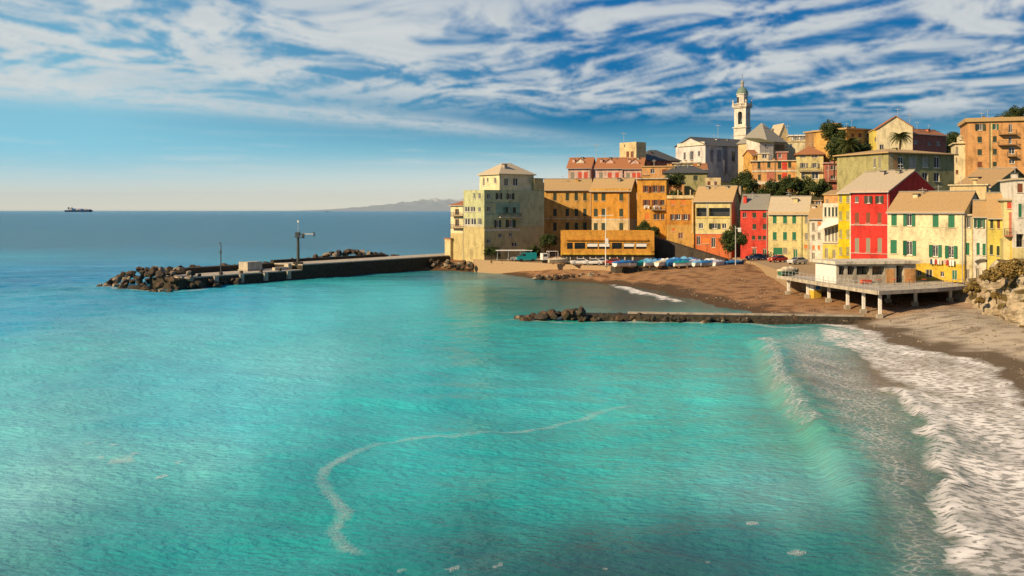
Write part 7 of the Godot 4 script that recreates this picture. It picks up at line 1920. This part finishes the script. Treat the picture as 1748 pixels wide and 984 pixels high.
func lorry(at: Vector3) -> void:
	var c := thing("flatbed_lorry", "small white flatbed lorry with an empty frame beside the restaurant", "lorry", at, 0.3)
	box(c, "chassis", Vector3(0, 0.6, 0), Vector3(3.6, 0.3, 1.5), M["dark_metal"])
	box(c, "cab", Vector3(-1.3, 1.5, 0), Vector3(1.3, 1.5, 1.7), M["white"])
	box(c, "windscreen", Vector3(-1.3, 1.8, 0.86), Vector3(0.9, 0.55, 0.03), M["car_glass"])
	box(c, "bed", Vector3(0.7, 0.9, 0), Vector3(2.4, 0.3, 1.8), M["white"])
	for x in [-0.4, 1.8]:
		for z in [-0.8, 0.8]:
			box(c, "frame_post", Vector3(x, 1.85, z), Vector3(0.08, 1.6, 0.08), M["white"])
	box(c, "frame_top", Vector3(0.7, 2.68, 0), Vector3(2.3, 0.08, 1.7), M["white"])
	for p in [[-1.2, -0.75], [-1.2, 0.75], [1.1, -0.75], [1.1, 0.75]]:
		var w := surface()
		st_tube(w, Vector3(0, 0, -0.12), Vector3(0, 0, 0.12), 0.36, 0.36, 12)
		part(c, "wheel", w.commit(), M["rubber"], Transform3D(Basis(), Vector3(p[0], 0.36, p[1])))

func wedge() -> void:
	# dark wedge added to stand in for a cast shadow behind the boats
	var c := thing("shadow_wedge", "dark painted shadow ramp wall sloping down behind the parked boats", "wall", Vector3(34, 3, -226))
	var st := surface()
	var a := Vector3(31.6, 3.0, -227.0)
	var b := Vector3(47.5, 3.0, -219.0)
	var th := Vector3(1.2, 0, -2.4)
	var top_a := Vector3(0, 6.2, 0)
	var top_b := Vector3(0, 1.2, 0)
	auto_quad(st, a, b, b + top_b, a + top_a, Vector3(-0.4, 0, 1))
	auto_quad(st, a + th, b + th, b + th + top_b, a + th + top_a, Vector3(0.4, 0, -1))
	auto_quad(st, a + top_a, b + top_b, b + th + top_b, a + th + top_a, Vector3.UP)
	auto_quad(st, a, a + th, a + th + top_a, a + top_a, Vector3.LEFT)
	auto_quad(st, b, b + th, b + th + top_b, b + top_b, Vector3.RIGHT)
	part(c, "wall", st.commit(), M["stone_and_shade"], c.transform.affine_inverse())
	for k in 6:
		var p := a.lerp(b, (k + 0.5) / 6.0) + top_a.lerp(top_b, (k + 0.5) / 6.0)
		box(c, "rail_post", p + Vector3(0.3, 0.5, -0.6), Vector3(0.07, 1.0, 0.07), M["dark_metal"], c.transform.affine_inverse())

func bar_clutter() -> void:
	for k in 5:
		var p := Vector3(50.0 + k * 2.3, 4.455, -139.8 - 0.35 * k)
		var t := thing("cafe_table", "small dark cafe table in front of the beach bar", "table", p, 0.3 * k, "tables on the beach terrace")
		var st := surface()
		st_tube(st, Vector3(0, 0.70, 0), Vector3(0, 0.74, 0), 0.38, 0.38, 12)
		part(t, "top", st.commit(), M["shutter_red"])
		st = surface()
		st_tube(st, Vector3(0, 0.03, 0), Vector3(0, 0.70, 0), 0.03, 0.03, 6)
		part(t, "leg", st.commit(), M["dark_metal"])
		st = surface()
		st_tube(st, Vector3.ZERO, Vector3(0, 0.03, 0), 0.22, 0.22, 10)
		part(t, "foot", st.commit(), M["dark_metal"])

# Washing pegged on a line in front of a wall: each cloth a part.
func washing(label: String, at: Vector3, yaw: float, long: float, cloths: Array) -> void:
	var t := thing("washing_line", label, "laundry", at, yaw)
	var st := surface()
	st_tube(st, Vector3.ZERO, Vector3(long, 0, 0), 0.012, 0.012, 5)
	part(t, "line", st.commit(), M["grey_metal"])
	var n := cloths.size()
	for k in n:
		var s := surface()
		var x0 := long * (k + 0.1) / n
		var x1 := long * (k + 0.9) / n
		var drop := 0.55 + 0.35 * rng.randf()
		for i in 3:
			for j in 2:
				var q := []
				for e in [[0, 0], [1, 0], [1, 1], [0, 1]]:
					var fx: float = (i + e[0]) / 3.0
					var fy: float = (j + e[1]) / 2.0
					q.append(Vector3(lerpf(x0, x1, fx), -drop * fy, 0.05 + 0.05 * fy * sin(fx * 5.0 + k)))
				auto_quad(s, q[0], q[1], q[2], q[3], Vector3(0, 0, 1))
		part(t, "cloth", s.commit(), M[cloths[k]])

func shingle() -> void:
	# loose stones lying on the beach
	var mm := MultiMesh.new()
	mm.transform_format = MultiMesh.TRANSFORM_3D
	mm.mesh = boulders[2]
	var spots := []
	for k in 9000:
		var x := rng.randf_range(20.0, 60.0)
		var z := -rng.randf_range(66.0, 205.0)
		if shore_distance(x, z) > 1.5 and sand_noise.get_noise_2d(x * 1.3 + 9.0, z * 1.3) > rng.randf_range(-0.25, 0.25):
			spots.append(Vector3(x, beach_height(x, z) + 0.02, z))
	mm.instance_count = spots.size()
	for k in spots.size():
		var s := 0.05 + 0.17 * pow(rng.randf(), 3.0)
		mm.set_instance_transform(k, Transform3D(Basis.from_euler(Vector3(rng.randf() * 3.0, rng.randf() * 6.0, 0)) * Basis.from_scale(Vector3(s * 1.3, s * 0.7, s)), spots[k]))
	var o := MultiMeshInstance3D.new()
	o.name = "shingle"
	o.multimesh = mm
	o.material_override = M["rock_pale"]
	add_child(o)
	tag(o, "loose grey stones scattered over the beach", "stones", "", "stuff")
